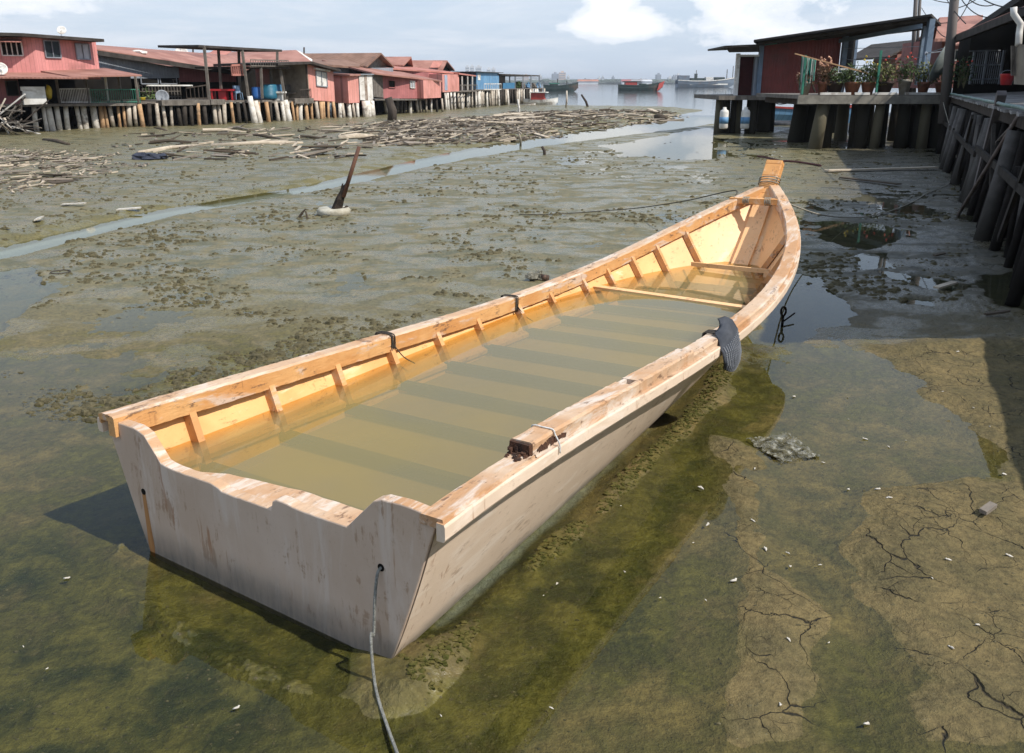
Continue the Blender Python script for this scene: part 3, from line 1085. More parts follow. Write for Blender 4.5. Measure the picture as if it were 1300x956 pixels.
# --- swept strips along the sides
def sweep(sg, s0, s1, prof, name, mat, rough=.0, step=.05, seed=1, capmat=None, follow=None, bev=0, ends=None, wob=None):
    """prof: closed list of (dn outward, dz) relative to the sheer line"""
    rg = random.Random(seed)
    k = max(2, int((s1 - s0) / step))
    vs, fs = [], []
    P = len(prof)
    ph = rg.uniform(0, 9)
    for i in range(k + 1):
        s = s0 + (s1 - s0) * i / k
        w_, g_ = (W(s), G(s)) if follow is None else follow(s)
        # direction of the strip in plan, so thickness stays square to it
        e = .02
        w2 = (W(s + e) if follow is None else follow(s + e)[0])
        sl = (w2 - w_) / e if s + e <= BL else 0
        nx = 1 / math.sqrt(1 + sl * sl)
        tx = -sl * nx
        for (dn, dz) in prof:
            jn = rg.uniform(-rough, rough)
            jz = rg.uniform(-rough, rough)
            if wob:
                jz += wob * math.sin(s * 5.3 + ph) * math.sin(s * 2.1)
            vs.append(bl(s + tx * dn, sg * max(w_ + (dn + jn) * nx, .0), g_ + dz + jz))
    for i in range(k):
        for j in range(P):
            fs.append((i * P + j, i * P + (j + 1) % P, (i + 1) * P + (j + 1) % P, (i + 1) * P + j))
    fs.append(tuple(range(P)))
    fs.append(tuple(k * P + j for j in range(P - 1, -1, -1)))
    m_ = MB().add(vs, fs)
    o = m_.build(name, mat, boat, world=False, bevel=bev)
    if capmat:
        o.data.materials.append(capmat)
        for pl in o.data.polygons:
            if pl.normal[2] > .6:
                pl.material_index = 1
    return o


GP = [(-.135, -.105), (-.135, .012), (-.12, .026), (-.02, .028), (.018, .016), (.02, -.03), (.002, -.04), (.002, -.011), (-.07, -.011), (-.07, -.105)]
o = sweep(-1, -.035, BL - .03, GP, 'gunwale', M_GUN, .0022, .045, 5, M_GUNT)
o['label'] = 'left gunwale, orange inside and bleached on top'
# right side: low rim at the stern where the beam has rotted off, then the beam
RP = [(-.10, -.045), (-.10, -.002), (-.09, .006), (.03, .006), (.034, -.012), (.003, -.012), (.003, -.045)]
sweep(1, -.02, .80, RP, 'gunwale_rim', M_GUNT, .0015, .04, 6)
BP = [(-.12, -.09), (-.12, .058), (-.108, .072), (.006, .072), (.018, .058), (.018, -.011), (-.06, -.011), (-.06, -.09)]
o = sweep(1, .80, 2.02, BP, 'gunwale', M_GUNT, .0025, .045, 8)
o['label'] = 'right gunwale beam, bleached, its stern end rotted off'
o = sweep(1, 2.12, 3.05, BP, 'gunwale', M_GUNT, .0025, .045, 9)
o['label'] = 'right gunwale beam, middle length behind the socket hole'
BP2 = [(-.12, -.09), (-.12, .030), (-.108, .044), (.006, .044), (.018, .030), (.018, -.011), (-.06, -.011), (-.06, -.09)]
o = sweep(1, 3.052, BL - .03, BP2, 'gunwale', M_GUNT, .0025, .045, 10)
o['label'] = 'right gunwale beam, forward length curving to the bow'
# bridging cheeks beside the square hole
sweep(1, 2.018, 2.122, [(-.12, -.09), (-.12, .055), (-.095, .07), (-.075, .068), (-.075, -.09)], 'gunwale_cheek', M_GUNT, .001, .05, 3)
sweep(1, 2.018, 2.122, [(-.015, -.011), (-.015, .068), (.006, .07), (.017, .055), (.017, -.011)], 'gunwale_cheek', M_GUNT, .001, .05, 4)
# rotten stub end
rt = MB()
rg = random.Random(9)
for k in range(26):
    a = rg.uniform(-.115, .012)
    zz = rg.uniform(-.02, .062)
    s0 = .80 - rg.uniform(.0, .05)
    w_, g_ = W(.8), G(.8)
    p = bl(s0, w_ + a, g_ + zz)
    q = bl(.82, w_ + a + rg.uniform(-.01, .01), g_ + zz + rg.uniform(-.008, .008))
    rt.bar(p, q, rg.uniform(.012, .03), rg.uniform(.01, .028))
w_, g_ = W(.8), G(.8)
rt.hexa([bl(.778, w_ - .118, g_ - .02), bl(.778, w_ + .014, g_ - .012), bl(.775, w_ + .010, g_ + .064), bl(.780, w_ - .112, g_ + .066)], [bl(.802, w_ - .1195, g_ - .02), bl(.802, w_ + .0175, g_ - .012), bl(.802, w_ + .0165, g_ + .064), bl(.802, w_ - .1185, g_ + .066)])
for k in range(18):
    s0 = rg.uniform(.68, .80)
    a = rg.uniform(-.10, .01)
    p = bl(s0, W(s0) + a, G(s0) + .008)
    rt.blob(p, rg.uniform(.008, .022), .012, .01, .4, 5, 4)
for k in range(14):      # ragged patches of exposed wood on the outer face
    s0 = .84 + k * .02
    p = bl(s0, W(s0) + .0195, G(s0) + rg.uniform(.0, .035))
    q = bl(s0 + .05, W(s0 + .05) + .0195, G(s0 + .05) + rg.uniform(.0, .035))
    rt.bar(p, q, .006, rg.uniform(.012, .03))
rt.build('rotten_end', M_ROT, boat, world=False)
# rub rails outside
RR = [(.003, -.012), (.045, -.012), (.050, -.025), (.050, -.085), (.042, -.098), (.003, -.098)]
o = sweep(1, -.03, BL - .25, RR, 'rub_rail', M_OUT, .0008, .06, 11, M_GUNT)
o = sweep(-1, -.03, BL - .25, RR, 'rub_rail', M_OUT, .0008, .06, 12)


# --- bilge stringers, seen through the water
def fol(u, off):
    def f(s):
        n, z = sec(s, u, off)
        return n, z
    return f


SP = [(-.045, -.02), (-.045, .012), (.0, .03), (.0, -.02)]
for sg in (-1, 1):
    sweep(sg, .06, 6.6, SP, 'stringer', M_IN, 0, .1, 20, follow=fol(.56, .034))
# seam plank along the left side near rib three
FP = [(-.02, -.03), (-.02, .02), (-.012, .028), (.0, .0)]

# --- ribs
RIBS = [.47, 1.10, 1.73, 2.34, 2.94, 3.53, 4.20, 4.77, 5.40, 5.88, 6.38, 6.85, 7.39]
for i, s in enumerate(RIBS):
    hw = .030 if i < 10 else .036
    for sg in (-1, 1):
        rb = MB()
        prev = None
        for k in range(13):
            u = .30 + .68 * k / 12
            n, z = sec(s, u, .034)
            n2, z2 = sec(s, u, .105)
            n3, z3 = sec(s, min(u + .05, 1), .105)
            # lean a little forward so the cut faces show
            ln = .0
            if u > .93:
                z = min(z, G(s) - .02)
            cur = [bl(s - hw, sg * n, z), bl(s - hw + .006, sg * n2, z), bl(s + hw - .006, sg * n2, z), bl(s + hw, sg * n, z)]
            if prev:
                rb.hexa(prev, cur)
            prev = cur
        rb.build('rib', M_RIB, boat, world=False)
    if s < 7:
        fb = MB()
        n, z = sec(s, .5, .06)
        zf = .40
        uf = (zf - Zb(s)) / (G(s) - Zb(s))
        n, _ = sec(s, min(max(uf, 0), 1), .05)
        fb.hexa([bl(s - .030, -n, zf - .05), bl(s + .030, -n, zf - .05), bl(s + .030, -n, zf + .02), bl(s - .030, -n, zf + .02)],
                [bl(s - .030, n, zf - .05), bl(s + .030, n, zf - .05), bl(s + .030, n, zf + .02), bl(s - .030, n, zf + .02)])
        fb.build('floor_frame', M_BEAM, boat, world=False)

# --- thwart lying level with the water, bow shelf, bow crossbar, stem
WBZ = .525
def pix_b(px, py, z):
    g = gr(px, py, z)
    dx, dy = g[0] - BX, g[1] - BY
    return dx * dS[0] + dy * dS[1], dx * dN[0] + dy * dN[1]


tw = MB()
ts = 5.62
n, _ = sec(ts, .8, .05)
tw.hexa([(ts - .05, n, WBZ - .025), (ts + .05, n, WBZ - .025), (ts + .05, n, WBZ + .012), (ts - .05, n, WBZ + .012)],
        [(ts - .05, -n, WBZ - .025), (ts + .05, -n, WBZ - .025), (ts + .05, -n, WBZ + .014), (ts - .05, -n, WBZ + .014)])
tw.build('thwart', M_BOW, boat, world=False)
tw = MB()
ts = 7.15
n, _ = sec(ts, .8, .04)
tw.bar((ts, n * .62, WBZ + .05), (ts, -n * .80, WBZ + .07), .03, .05)
tw.bar((ts, -n * .76, WBZ + .06), (ts - .02, -n * .76, WBZ - .22), .05, .07)
tw.build('bow_brace', M_BOW, boat, world=False)
cb = MB()
cs = 8.22
cw = W(cs) - .02
cb.bar(bl(cs, -cw, G(cs) + .01), bl(cs, cw, G(cs) + .01), .085, .075)
cb.build('bow_crossbar', M_STEM, boat, world=False, bevel=.006)
# stem board: closes the bow and rises above the gunwales as the stem head
st, st_lo = MB(), MB()
pts = []
for s in [7.0, 7.4, 7.75, 8.05, 8.25, 8.45, 8.57, BL - .01]:
    pts.append((s, Zb(s)))
tip = [(BL + .09, G(BL) + .10), (BL + .20, G(BL) + .24), (BL + .235, G(BL) + .29)]
allp = pts + tip
prev = None
for i, (s, z) in enumerate(allp):
    a = allp[max(i - 1, 0)]
    b = allp[min(i + 1, len(allp) - 1)]
    dx, dz = b[0] - a[0], b[1] - a[1]
    l_ = math.hypot(dx, dz)
    nx_, nz_ = dz / l_, -dx / l_       # pointing forward/down
    hw = .115
    tt = .085
    cur = [(s + nx_ * .02, hw, z + nz_ * .02), (s + nx_ * .02, -hw, z + nz_ * .02), (s - nx_ * tt, -hw * .93, z - nz_ * tt), (s - nx_ * tt, hw * .93, z - nz_ * tt)]
    if prev:
        (st if i > len(pts) - 3 else st_lo).hexa(prev, cur)
    prev = cur
st.build('stem_head', M_STEM, boat, world=False, bevel=.008)
st_lo.build('stem', M_BOW, boat, world=False)
# floor inside
fl = MB()
vs, fs = [], []
q = [.05 + i * .2 for i in range(0, 35)]
for s in q:
    n = sec(s, (.33 - Zb(s)) / (G(s) - Zb(s)), .045)[0]
    vs += [bl(s, -n, .33), bl(s, n, .33)]
fs = [(2 * i, 2 * i + 1, 2 * i + 3, 2 * i + 2) for i in range(len(q) - 1)]
fl.add(vs, fs)
fl.build('floor', M_FLOOR, boat, world=False)

# --- water standing in the boat
WB = water_mat('bilge_water', (.95, .80, .50), 5.0, .03, .01, murk=((.32, .26, .095), 'attr', (.27, .235, .12)))


def inner_half(s, z, sg):
    lo, hi = 0.0, 1.0
    for _ in range(24):
        m_ = (lo + hi) / 2
        n, zz = sec(s, m_, .030)
        if bl(s, sg * n, zz)[2] < z:
            lo = m_
        else:
            hi = m_
    return sec(s, lo, .030)[0]


send = 7.9
for k in range(200):
    s = 6.9 + k * .01
    if Zb(s) + .05 > WBZ:
        send = s
        break
vs, fs, dep = [], [], []
q = [.045 + (send - .045) * i / 110 for i in range(111)]
NC = 40
for s in q:
    a, b = inner_half(s, WBZ, -1), inner_half(s, WBZ, 1)
    for j in range(NC + 1):
        n = -a + (a + b) * j / NC
        vs.append((s, -n, WBZ))
        edge = min(n + a, b - n)
        hw = (a + b) / 2
        flare = max(.05, hw - Bh(s))
        dz = edge / flare * (WBZ - max(Zb(s), .0)) if edge < flare else WBZ
        dz = min(dz, WBZ - max(Zb(s) + .05, .0))
        dep.append(max(dz, 0))
for i in range(len(q) - 1):
    for j in range(NC):
        fs.append((i * (NC + 1) + j, i * (NC + 1) + j + 1, (i + 1) * (NC + 1) + j + 1, (i + 1) * (NC + 1) + j))
me = bpy.data.meshes.new('rainwater')
me.from_pydata(vs, [], fs)
me.materials.append(WB)
at_ = me.attributes.new('depth', 'FLOAT', 'POINT')
at_.data.foreach_set('value', dep)
wo_ = bpy.data.objects.new('water_in_boat', me)
wo_.location = boat.location
wo_.rotation_euler = boat.rotation_euler
COL.objects.link(wo_)
tag(wo_, kind='structure')


def bw(s, n, z, lst=True):
    p = bl(s, n, z, lst)
    return b2w(p[0], -p[1], p[2])


# --- ropes and lashings
ROPE = surf('grey_rope', (0.36, 0.36, 0.33), (0.24, 0.24, 0.21), .9, 60, (1, 1, 1), 1.0, bscale=160)
TWINE = surf('black_twine', (0.04, 0.035, 0.03), (0.08, 0.07, 0.06), .9, 60)
PALER = surf('pale_rope', (0.42, 0.38, 0.30), (0.28, 0.25, 0.20), .9, 60, bump=1.0, bscale=140)


def smooth(pts, n=6):
    out = []
    P = [pts[0]] + list(pts) + [pts[-1]]
    for i in range(1, len(P) - 2):
        for k in range(n):
            t = k / n
            out.append(tuple(.5 * ((2 * P[i][c]) + (-P[i - 1][c] + P[i + 1][c]) * t + (2 * P[i - 1][c] - 5 * P[i][c] + 4 * P[i + 1][c] - P[i + 2][c]) * t * t
                                   + (-P[i - 1][c] + 3 * P[i][c] - 3 * P[i + 1][c] + P[i + 2][c]) * t ** 3) for c in range(3)))
    out.append(tuple(pts[-1]))
    return out


def rope(name, pts, r, mat, label, cat='rope', group=None, n=6, k=7):
    o = MB().tube(smooth(pts, k), r, n).build(name, mat, smooth=True)
    return tag(o, label, cat, group)


hr = b2w(-.01, .905, .53)
e1 = gr(474, 800, .22)
rope('rope', [b2w(.02, .905, .53), hr, b2w(-.035, .90, .50), b2w(-.06, .90, .38), b2w(-.075, .895, .2), gr(471, 805, .24), gr(472, 832, .15)] + [(x_, y_, max(float(ground(np.array([x_]), np.array([y_]))[0][0]), 0) + .008) for x_, y_, _ in [gr(475, 856, .08), gr(480, 885, .05), gr(490, 915, .02), gr(505, 960, .0)]], .0075, ROPE,
     'grey rope hanging from the hole in the right of the transom down to the mud')
bow = bl(8.3, 0, G(8.3))
# mooring line from the bow to the right, sagging to the mud
A = bw(8.2, .30, G(8.2) + .05)
rope('mooring_rope', [A, gr(1010, 262, .80), gr(1040, 272, .42), gr(1070, 276, .15), gr(1100, 275, .03), gr(1130, 268, .03), gr(1155, 258, .02), gr(1172, 248, .03), gr(1215, 215, .25), (16.2, 32.9, 2.0)], .012, PALER,
     'pale mooring rope from the bow sagging over the shaded mud towards the right jetty')
B_ = bw(8.2, -.30, G(8.2) + .05)
far_ = gr(660, 272, .03)
rope('mooring_rope', [B_, gr(930, 242, 1.0), gr(870, 255, .60), gr(810, 264, .22), gr(760, 268, .05), gr(700, 272, .03), far_], .010, surf('dark_rope', (.06, .055, .045), (.1, .09, .07), .9, 50),
     'thin dark mooring rope from the bow stretched over the mud left of the boat')
# rope wraps on the bow crossbar and round the stem
def boat_obj(m_, name, mat, label, cat, sm=True):
    o = m_.build(name, mat, world=False, smooth=sm)
    o.location = boat.location
    o.rotation_euler = boat.rotation_euler
    return tag(o, label, cat)


for sg in (-1, 1):
    wr = MB()
    pts = []
    for i in range(12 * 4 + 1):
        a_ = i * math.pi / 6
        c = bl(cs, sg * .14 + (i / 12 - 2) * .022, G(cs) + .01)
        pts.append((c[0] + .052 * math.cos(a_), c[1], c[2] + .048 * math.sin(a_)))
    wr.tube(pts, .0075, 6)
    boat_obj(wr, 'rope_lashing', PALER, 'pale rope wound round the %s half of the bow crossbar' % ('left' if sg < 0 else 'right'), 'rope')
wr = MB()
pts = []
for i in range(16 * 3 + 1):
    a_ = i * math.pi / 8
    k = i / 16
    pts.append((BL - .01 + .02 * k + .09 * math.cos(a_), .135 * math.sin(a_), G(BL) + .02 + .03 * k - .05 * math.cos(a_)))
wr.tube(pts, .008, 6)
boat_obj(wr, 'rope_lashing', PALER, 'pale rope wound round the stem head of the boat', 'rope')


def lash(s, label, seed, drop=.3):
    rg = random.Random(seed)
    m_ = MB()
    for k in range(3):
        o_ = (k - 1) * .018
        a = [(-.142, -.12), (-.145, 0), (-.13, .035), (-.05, .038), (.026, .03), (.03, -.04), (.01, -.13)]
        pts = [bl(s + o_ + rg.uniform(-.006, .006), -(W(s) + dn), G(s) + dz) for dn, dz in a]
        m_.tube(smooth(pts, 3), .0055, 5)
    p0 = bl(s + .01, -(W(s) - .145), G(s) - .06)
    m_.tube(smooth([p0, (p0[0] + .05, p0[1] - .05, p0[2] - .10), (p0[0] + .13, p0[1] - .10, p0[2] - .17)], 4), .005, 5)
    o = m_.build('twine', TWINE, world=False, smooth=True)
    o.location = boat.location
    o.rotation_euler = boat.rotation_euler
    tag(o, label, 'twine')


lash(2.35, 'black twine tied over the left gunwale by the fifth rib from the stern', 1)
lash(4.15, 'black twine tied over the left gunwale at mid boat', 2)
# white twine loop on the right gunwale
m_ = MB()
s_ = 1.02
pts = [bl(s_, W(s_) + dn, G(s_) + dz) for dn, dz in [(-.125, .0), (-.118, .074), (-.05, .078), (.012, .076), (.026, .05), (.055, .0), (.058, -.05)]]
m_.tube(smooth(pts, 3), .0045, 5)
o = m_.build('twine', surf('white_twine', (.7, .7, .68), None, .8, 30), world=False, smooth=True)
o.location = boat.location
o.rotation_euler = boat.rotation_euler
tag(o, 'white twine looped over the right gunwale near its rotten end', 'twine')

# --- strip of old tyre hung over the right gunwale as a fender
RUB = surf('old_rubber', (0.045, 0.05, 0.06), (0.075, 0.08, 0.092), .75, 6, bump=.3)
fd = thing('tyre_fender', 'black strip of old tyre tied over the right gunwale as a fender', 'fender', loc=tuple(boat.location), rz=boat.rotation_euler[2])
tf = MB()
s0 = 3.72
rows = [(.0, .085, .0), (.04, .10, .0), (.08, .07, .0), (.115, .0, .0), (.14, -.07, .0), (.155, -.14, .0), (.155, -.21, .0), (.135, -.27, .0)]
wd_ = [.05, .10, .14, .17, .185, .185, .17, .12]
prev = None
grid = []
for i, (dn, dz, _) in enumerate(rows):
    rowv = []
    for j in range(15):
        v_ = (j / 14 - .5) * 2
        bul = .035 * (1 - v_ * v_)
        s = s0 + v_ * wd_[i]
        zz = dz + (.05 * v_ if i < 4 else 0) + (.05 * v_ * v_ if i >= 6 else 0)
        rowv.append((s, W(s0) + .03 + dn - .08 + bul, G(s0) + .02 + zz))
    grid.append(rowv)
vs = [bl(*p) for r_ in grid for p in r_]
vs2 = [bl(p[0], p[1] - .014, p[2]) for r_ in grid for p in r_]
fs = []
nr, nc = len(grid), 15
for i in range(nr - 1):
    for j in range(nc - 1):
        a = i * nc + j
        fs.append((a, a + 1, a + nc + 1, a + nc))
        b = a + nr * nc
        fs.append((b, b + nc, b + nc + 1, b + 1))
for i in range(nr - 1):
    for j in (0, nc - 1):
        a = i * nc + j
        fs.append((a, a + nc, a + nc + nr * nc, a + nr * nc))
for i in (0, nr - 1):
    for j in range(nc - 1):
        a = i * nc + j
        fs.append((a, a + 1, a + 1 + nr * nc, a + nr * nc))
tf.add(vs + vs2, fs)
tf.build('rubber_strip', RUB, fd, world=False, smooth=True)
kn = MB()
for i in range(3, nr - 1):
    for q_ in range(4):
        t_ = q_ / 4
        for j in range(1, nc - 1):
            p = [grid[i][j][c] * (1 - t_) + grid[i + 1][j][c] * t_ for c in range(3)]
            a = bl(p[0] - .008, p[1] + .001, p[2])
            b = bl(p[0] + .008, p[1] + .001, p[2])
            kn.bar(a, b, .008, .012)
kn.build('tread', surf('tyre_tread', (.14, .15, .17), (.2, .21, .23), .8, 9), fd, world=False)
tl = MB()
for k in range(5):
    s = s0 - .06 + k * .02
    pts = [bl(s, W(s) + dn, G(s) + dz) for dn, dz in [(-.13, -.06), (-.135, .05), (-.06, .062), (.02, .07), (.04, .05)]]
    tl.tube(smooth(pts, 3), .006, 5)
tl.build('lashing', TWINE, fd, world=False, smooth=True)
# ------------------------------------------------------------------ stilt houses along the far left bank
_bx = [-60, 0, 50, 130, 250, 320, 400, 474, 560, 640, 692]
_bd = [44.0, 46.5, 48.2, 51.4, 54.1, 57.2, 63.0, 68.6, 79.2, 99.5, 118.0]


def DB(px): return float(np.interp(px, _bx, _bd))


BACK = (-0.88, 0.47, 0)
def bk(p, k): return (p[0] + BACK[0] * k, p[1] + BACK[1] * k, p[2])


def wallq(px0, px1, t0, t1, b0, b1, d0=None, d1=None):
    """upright quad: plan from the foot of each side, heights from top/bottom pictures rows"""
    d0 = DB(px0) if d0 is None else d0
    d1 = DB(px1) if d1 is None else d1
    a = at(px0, b0, d0)
    b = at(px1, b1, d1)
    return [a, b, (b[0], b[1], at(px1, t1, d1)[2]), (a[0], a[1], at(px0, t0, d0)[2])]


def block(name, mat, par, q, depth=5.0, back=None):
    off = vmul(back or BACK, depth)
    return MB().hexa(q, off).build(name, mat, par)


def onface(q, u0, u1, v0, v1, out=.04, thick=.08):
    """a panel lying on the face of quad q; u along, v up, standing out a little"""
    def P(u, v):
        lo = vadd(vmul(q[0], 1 - u), vmul(q[1], u))
        hi = vadd(vmul(q[3], 1 - u), vmul(q[2], u))
        return vadd(vmul(lo, 1 - v), vmul(hi, v))
    e1_ = vsub(q[1], q[0])
    nrm = vn(vx(e1_, (0, 0, 1)))
    o = vmul(nrm, out)
    f = [vadd(P(u, v), o) for u, v in ((u0, v0), (u1, v0), (u1, v1), (u0, v1))]
    return f, vmul(nrm, -thick)


def window(q, par, u0, u1, v0, v1, glass=GLASSD, frame=WHITEW, awning=None, bars=1, fw=.05):
    f, off = onface(q, u0, u1, v0, v1, .03, .1)
    pane = MB().hexa(f, off).build('window', glass, par)
    fm = MB()
    nrm = vn(off)
    g = [vadd(p, vmul(nrm, -.03)) for p in f]
    for i in range(4):
        fm.bar(g[i], g[(i + 1) % 4], fw, fw * 1.2)
    for k in range(bars):
        t = (k + 1) / (bars + 1)
        fm.bar(vadd(vmul(g[0], 1 - t), vmul(g[1], t)), vadd(vmul(g[3], 1 - t), vmul(g[2], t)), fw * .8, fw)
    fo = fm.build('frame', frame, par)
    fo.parent = pane
    fo.location = (0, 0, 0)
    return pane


def roofslab(name, mat, par, corners, th=.12, edge=None):
    off = (0, 0, -th)
    return MB().hexa(corners, off).build(name, mat, par)


rgl = random.Random(77)


def stilts(par, px0, px1, top, n, rows=2, mats=(PILE, PILEO, PILEW), r=.13, lean=.0, d0=None, d1=None, ztop=None, zb=-.3, white=0.0):
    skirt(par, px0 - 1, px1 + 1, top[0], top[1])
    for rw in range(rows):
        for k in range(n):
            px = px0 + (px1 - px0) * (k + .5 + rgl.uniform(-.3, .3)) / n
            D = DB(px) if d0 is None else d0 + (d1 - d0) * (px - px0) / (px1 - px0)
            tp = np.interp(px, [px0, px1], top)
            c = at(px, tp, D)
            zt_ = c[2] if ztop is None else ztop
            g = (c[0] - .06 * BACK[0], c[1] - .06 * BACK[1], 0)
            if rw:
                g = bk((g[0], g[1], 0), rw * 2.2 + rgl.uniform(-.5, .5))
            m_ = rgl.choice(mats) if rw == 0 else PILED  # back rows coloured dark to imitate shade under the deck
            if rw == 0 and rgl.random() < white:
                m_ = PILEW
            dx, dy = rgl.uniform(-.09, .09), rgl.uniform(-.06, .06)
            rr_ = r * rgl.uniform(.7, 1.25)
            pts = [(g[0] + dx, g[1] + dy, zb), (g[0] + dx * .5, g[1], .5 * zt_), (g[0] - dx * .3, g[1], zt_)]
            MB().tube(pts, [rr_ * 1.15, rr_, rr_ * .95], 8).build('stilt', m_, par, smooth=True)


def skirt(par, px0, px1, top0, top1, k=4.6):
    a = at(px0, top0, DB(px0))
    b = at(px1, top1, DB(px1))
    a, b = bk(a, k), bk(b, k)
    MB().hexa([(a[0], a[1], -.3), (b[0], b[1], -.3), (b[0], b[1], b[2] - .15), (a[0], a[1], a[2] - .15)], vmul(BACK, .1)).build('shade_screen', DARK, par)  # added black sheet fills the gaps between stilts with shade


def deck(par, px0, px1, y0, y1, depth=5.0, th=.14, mat=WOOD, out=.02, name='deck'):
    a = at(px0, y0, DB(px0))
    b = at(px1, y1, DB(px1))
    a, b = bk(a, -out), bk(b, -out)
    c, d = bk(b, depth), bk(a, depth)
    return MB().hexa([a, b, c, d], (0, 0, -th)).build(name, mat, par)


def railing(par, px0, px1, zb0, zb1, zt0, zt1, n, mat, name='railing', out=.1, r=.02, rails=2):
    m_ = MB()
    a0, b0 = bk(at(px0, zb0, DB(px0)), -out), bk(at(px1, zb1, DB(px1)), -out)
    a1, b1 = bk(at(px0, zt0, DB(px0)), -out), bk(at(px1, zt1, DB(px1)), -out)
    a1 = (a0[0], a0[1], a1[2])
    b1 = (b0[0], b0[1], b1[2])
    for k in range(rails):
        t = k / max(rails - 1, 1) if rails > 1 else 1
        t = .08 + .92 * t
        m_.bar(vadd(vmul(a0, 1 - t), vmul(a1, t)), vadd(vmul(b0, 1 - t), vmul(b1, t)), r * 2.2, r * 2.6)
    for k in range(n + 1):
        t = k / n
        m_.bar(vadd(vmul(a0, 1 - t), vmul(b0, t)), vadd(vmul(a1, 1 - t), vmul(b1, t)), r * 1.4)
    return m_.build(name, mat, par)


def post(par, px, y0, y1, D=None, w=.12, mat=WOOD, out=0.0, name='post', lean=0):
    D = DB(px) if D is None else D
    a = bk(at(px, y0, D), -out)
    z = at(px + lean, y1, D)[2]
    x = at(px + lean, y1, D)[0] - at(px + lean, y0, D)[0] if lean else 0
    q_ = (a[0] + (at(px + lean, y0, D)[0] - at(px, y0, D)[0] if lean else 0), a[1], z)
    return MB().bar(a, q_, w).build(name, mat, par)


# --- two-storey pink house
hA = thing('stilt_house', 'two-storey pink house on whitewashed stilts with flat dark roof, far left', 'house', 'stilt houses on the left bank', loc=at(50, 165, 48.2))
q1 = wallq(-70, 51, 44, 47, 100, 100, 46.6, 48.2)
q2 = wallq(51, 128, 47, 51, 100, 100, 48.2, 52.0)
# one body from two faces
body = MB()
a, b, c = q1[0], q2[0], q2[1]
d_ = bk(c, 7)
e_ = bk(a, 6)
zt_ = q2[3][2]
foot = [(a[0], a[1], a[2]), (b[0], b[1], a[2]), (c[0], c[1], a[2]), (d_[0], d_[1], a[2]), (e_[0], e_[1], a[2])]
topv = [(a[0], a[1], zt_ + .1), (b[0], b[1], zt_), (c[0], c[1], q2[2][2] - .02), (d_[0], d_[1], q2[2][2]), (e_[0], e_[1], zt_ + .1)]
n5 = 5
body.add(foot + topv, [(4, 3, 2, 1, 0), (5, 6, 7, 8, 9)] + [(i, (i + 1) % n5, n5 + (i + 1) % n5, n5 + i) for i in range(n5)])
body.build('wall', PINK, hA)
ra = at(-80, 39, 45.5)
rb = at(30, 42, 47.2)
rc = at(132, 49.5, 51.2)
rf = MB()
rp = [ra, rb, rc, bk(rc, 8.5), bk(ra, 8)]
zs_ = [ra[2], rb[2], rc[2], rc[2], ra[2]]
rp = [(p[0], p[1], z_) for p, z_ in zip(rp, zs_)]
rf.add(rp + [(p[0], p[1], p[2] - .16) for p in rp], [(0, 1, 2, 3, 4), (9, 8, 7, 6, 5)] + [(i, (i + 1) % 5, 5 + (i + 1) % 5, 5 + i) for i in range(5)])
rf.build('roof', ROOFD, hA)
window(q2, hA, .13, .37, .52, .93, GLASSD, TIN)
window(q2, hA, .63, .86, .50, .88, GLASSP, TIN, bars=1)
window(q1, hA, .64, .86, .55, .90, DARK, WHITEW, bars=3)
# little awnings over the shaded window
f, off = onface(q1, .60, .88, .90, .93, .05, .02)
aw = [f[3], f[2], vadd(f[2], vadd(vmul(vn(off), -.8), (0, 0, -.12))), vadd(f[3], vadd(vmul(vn(off), -.8), (0, 0, -.12)))]
MB().hexa(aw, (0, 0, -.05)).build('awning', ROOFP, hA)
# lower roof skirts
s1 = [at(50, 88, 48.4), at(140, 86, 52.6), at(180, 95, 51.6), at(88, 96.5, 47.0)]
MB().hexa([s1[3], s1[2], bk(s1[1], .5), bk(s1[0], .5)], (0, 0, -.08)).build('porch_roof', ROOF, hA)
s2 = [at(-70, 90, 46.8), at(58, 91, 48.4), at(112, 98.5, 47.0), at(-75, 97, 44.5)]
MB().hexa([s2[3], s2[2], bk(s2[1], .5), bk(s2[0], .3)], (0, 0, -.08)).build('porch_roof', ROOF, hA)
# lower storey
ql = wallq(-70, 28, 99, 97, 134, 134, 46.8, 47.6)
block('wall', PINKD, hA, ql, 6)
window(ql, hA, .84, .99, .35, .85, DARK, DWOOD, bars=0)
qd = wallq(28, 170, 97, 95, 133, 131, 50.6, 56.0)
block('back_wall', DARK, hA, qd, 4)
qw = wallq(31, 60, 110, 110, 133, 132, 46.4, 46.8)
block('white_panel', WHITEW, hA, qw, .12)
deck(hA, -70, 178, 133, 131, 7, .14)
railing(hA, 77, 114, 131, 131, 113, 112.5, 18, WHITEW)
o = railing(hA, 115, 177, 131, 130.5, 114, 113.5, 22, GREENP)
o['label'] = 'green railing section'
for px, yt in ((76, 98), (113, 98), (138, 97), (155, 97), (176, 97)):
    post(hA, px, 132, yt, DB(px) - .1, .11, WHITEW if px in (138,) else WOOD)
stilts(hA, 34, 122, (134, 133), 8, 2, (PILEW, PILEW, PILE), .15, white=.5)
stilts(hA, 122, 180, (133, 132), 8, 2, (PILE, PILEO), .12)
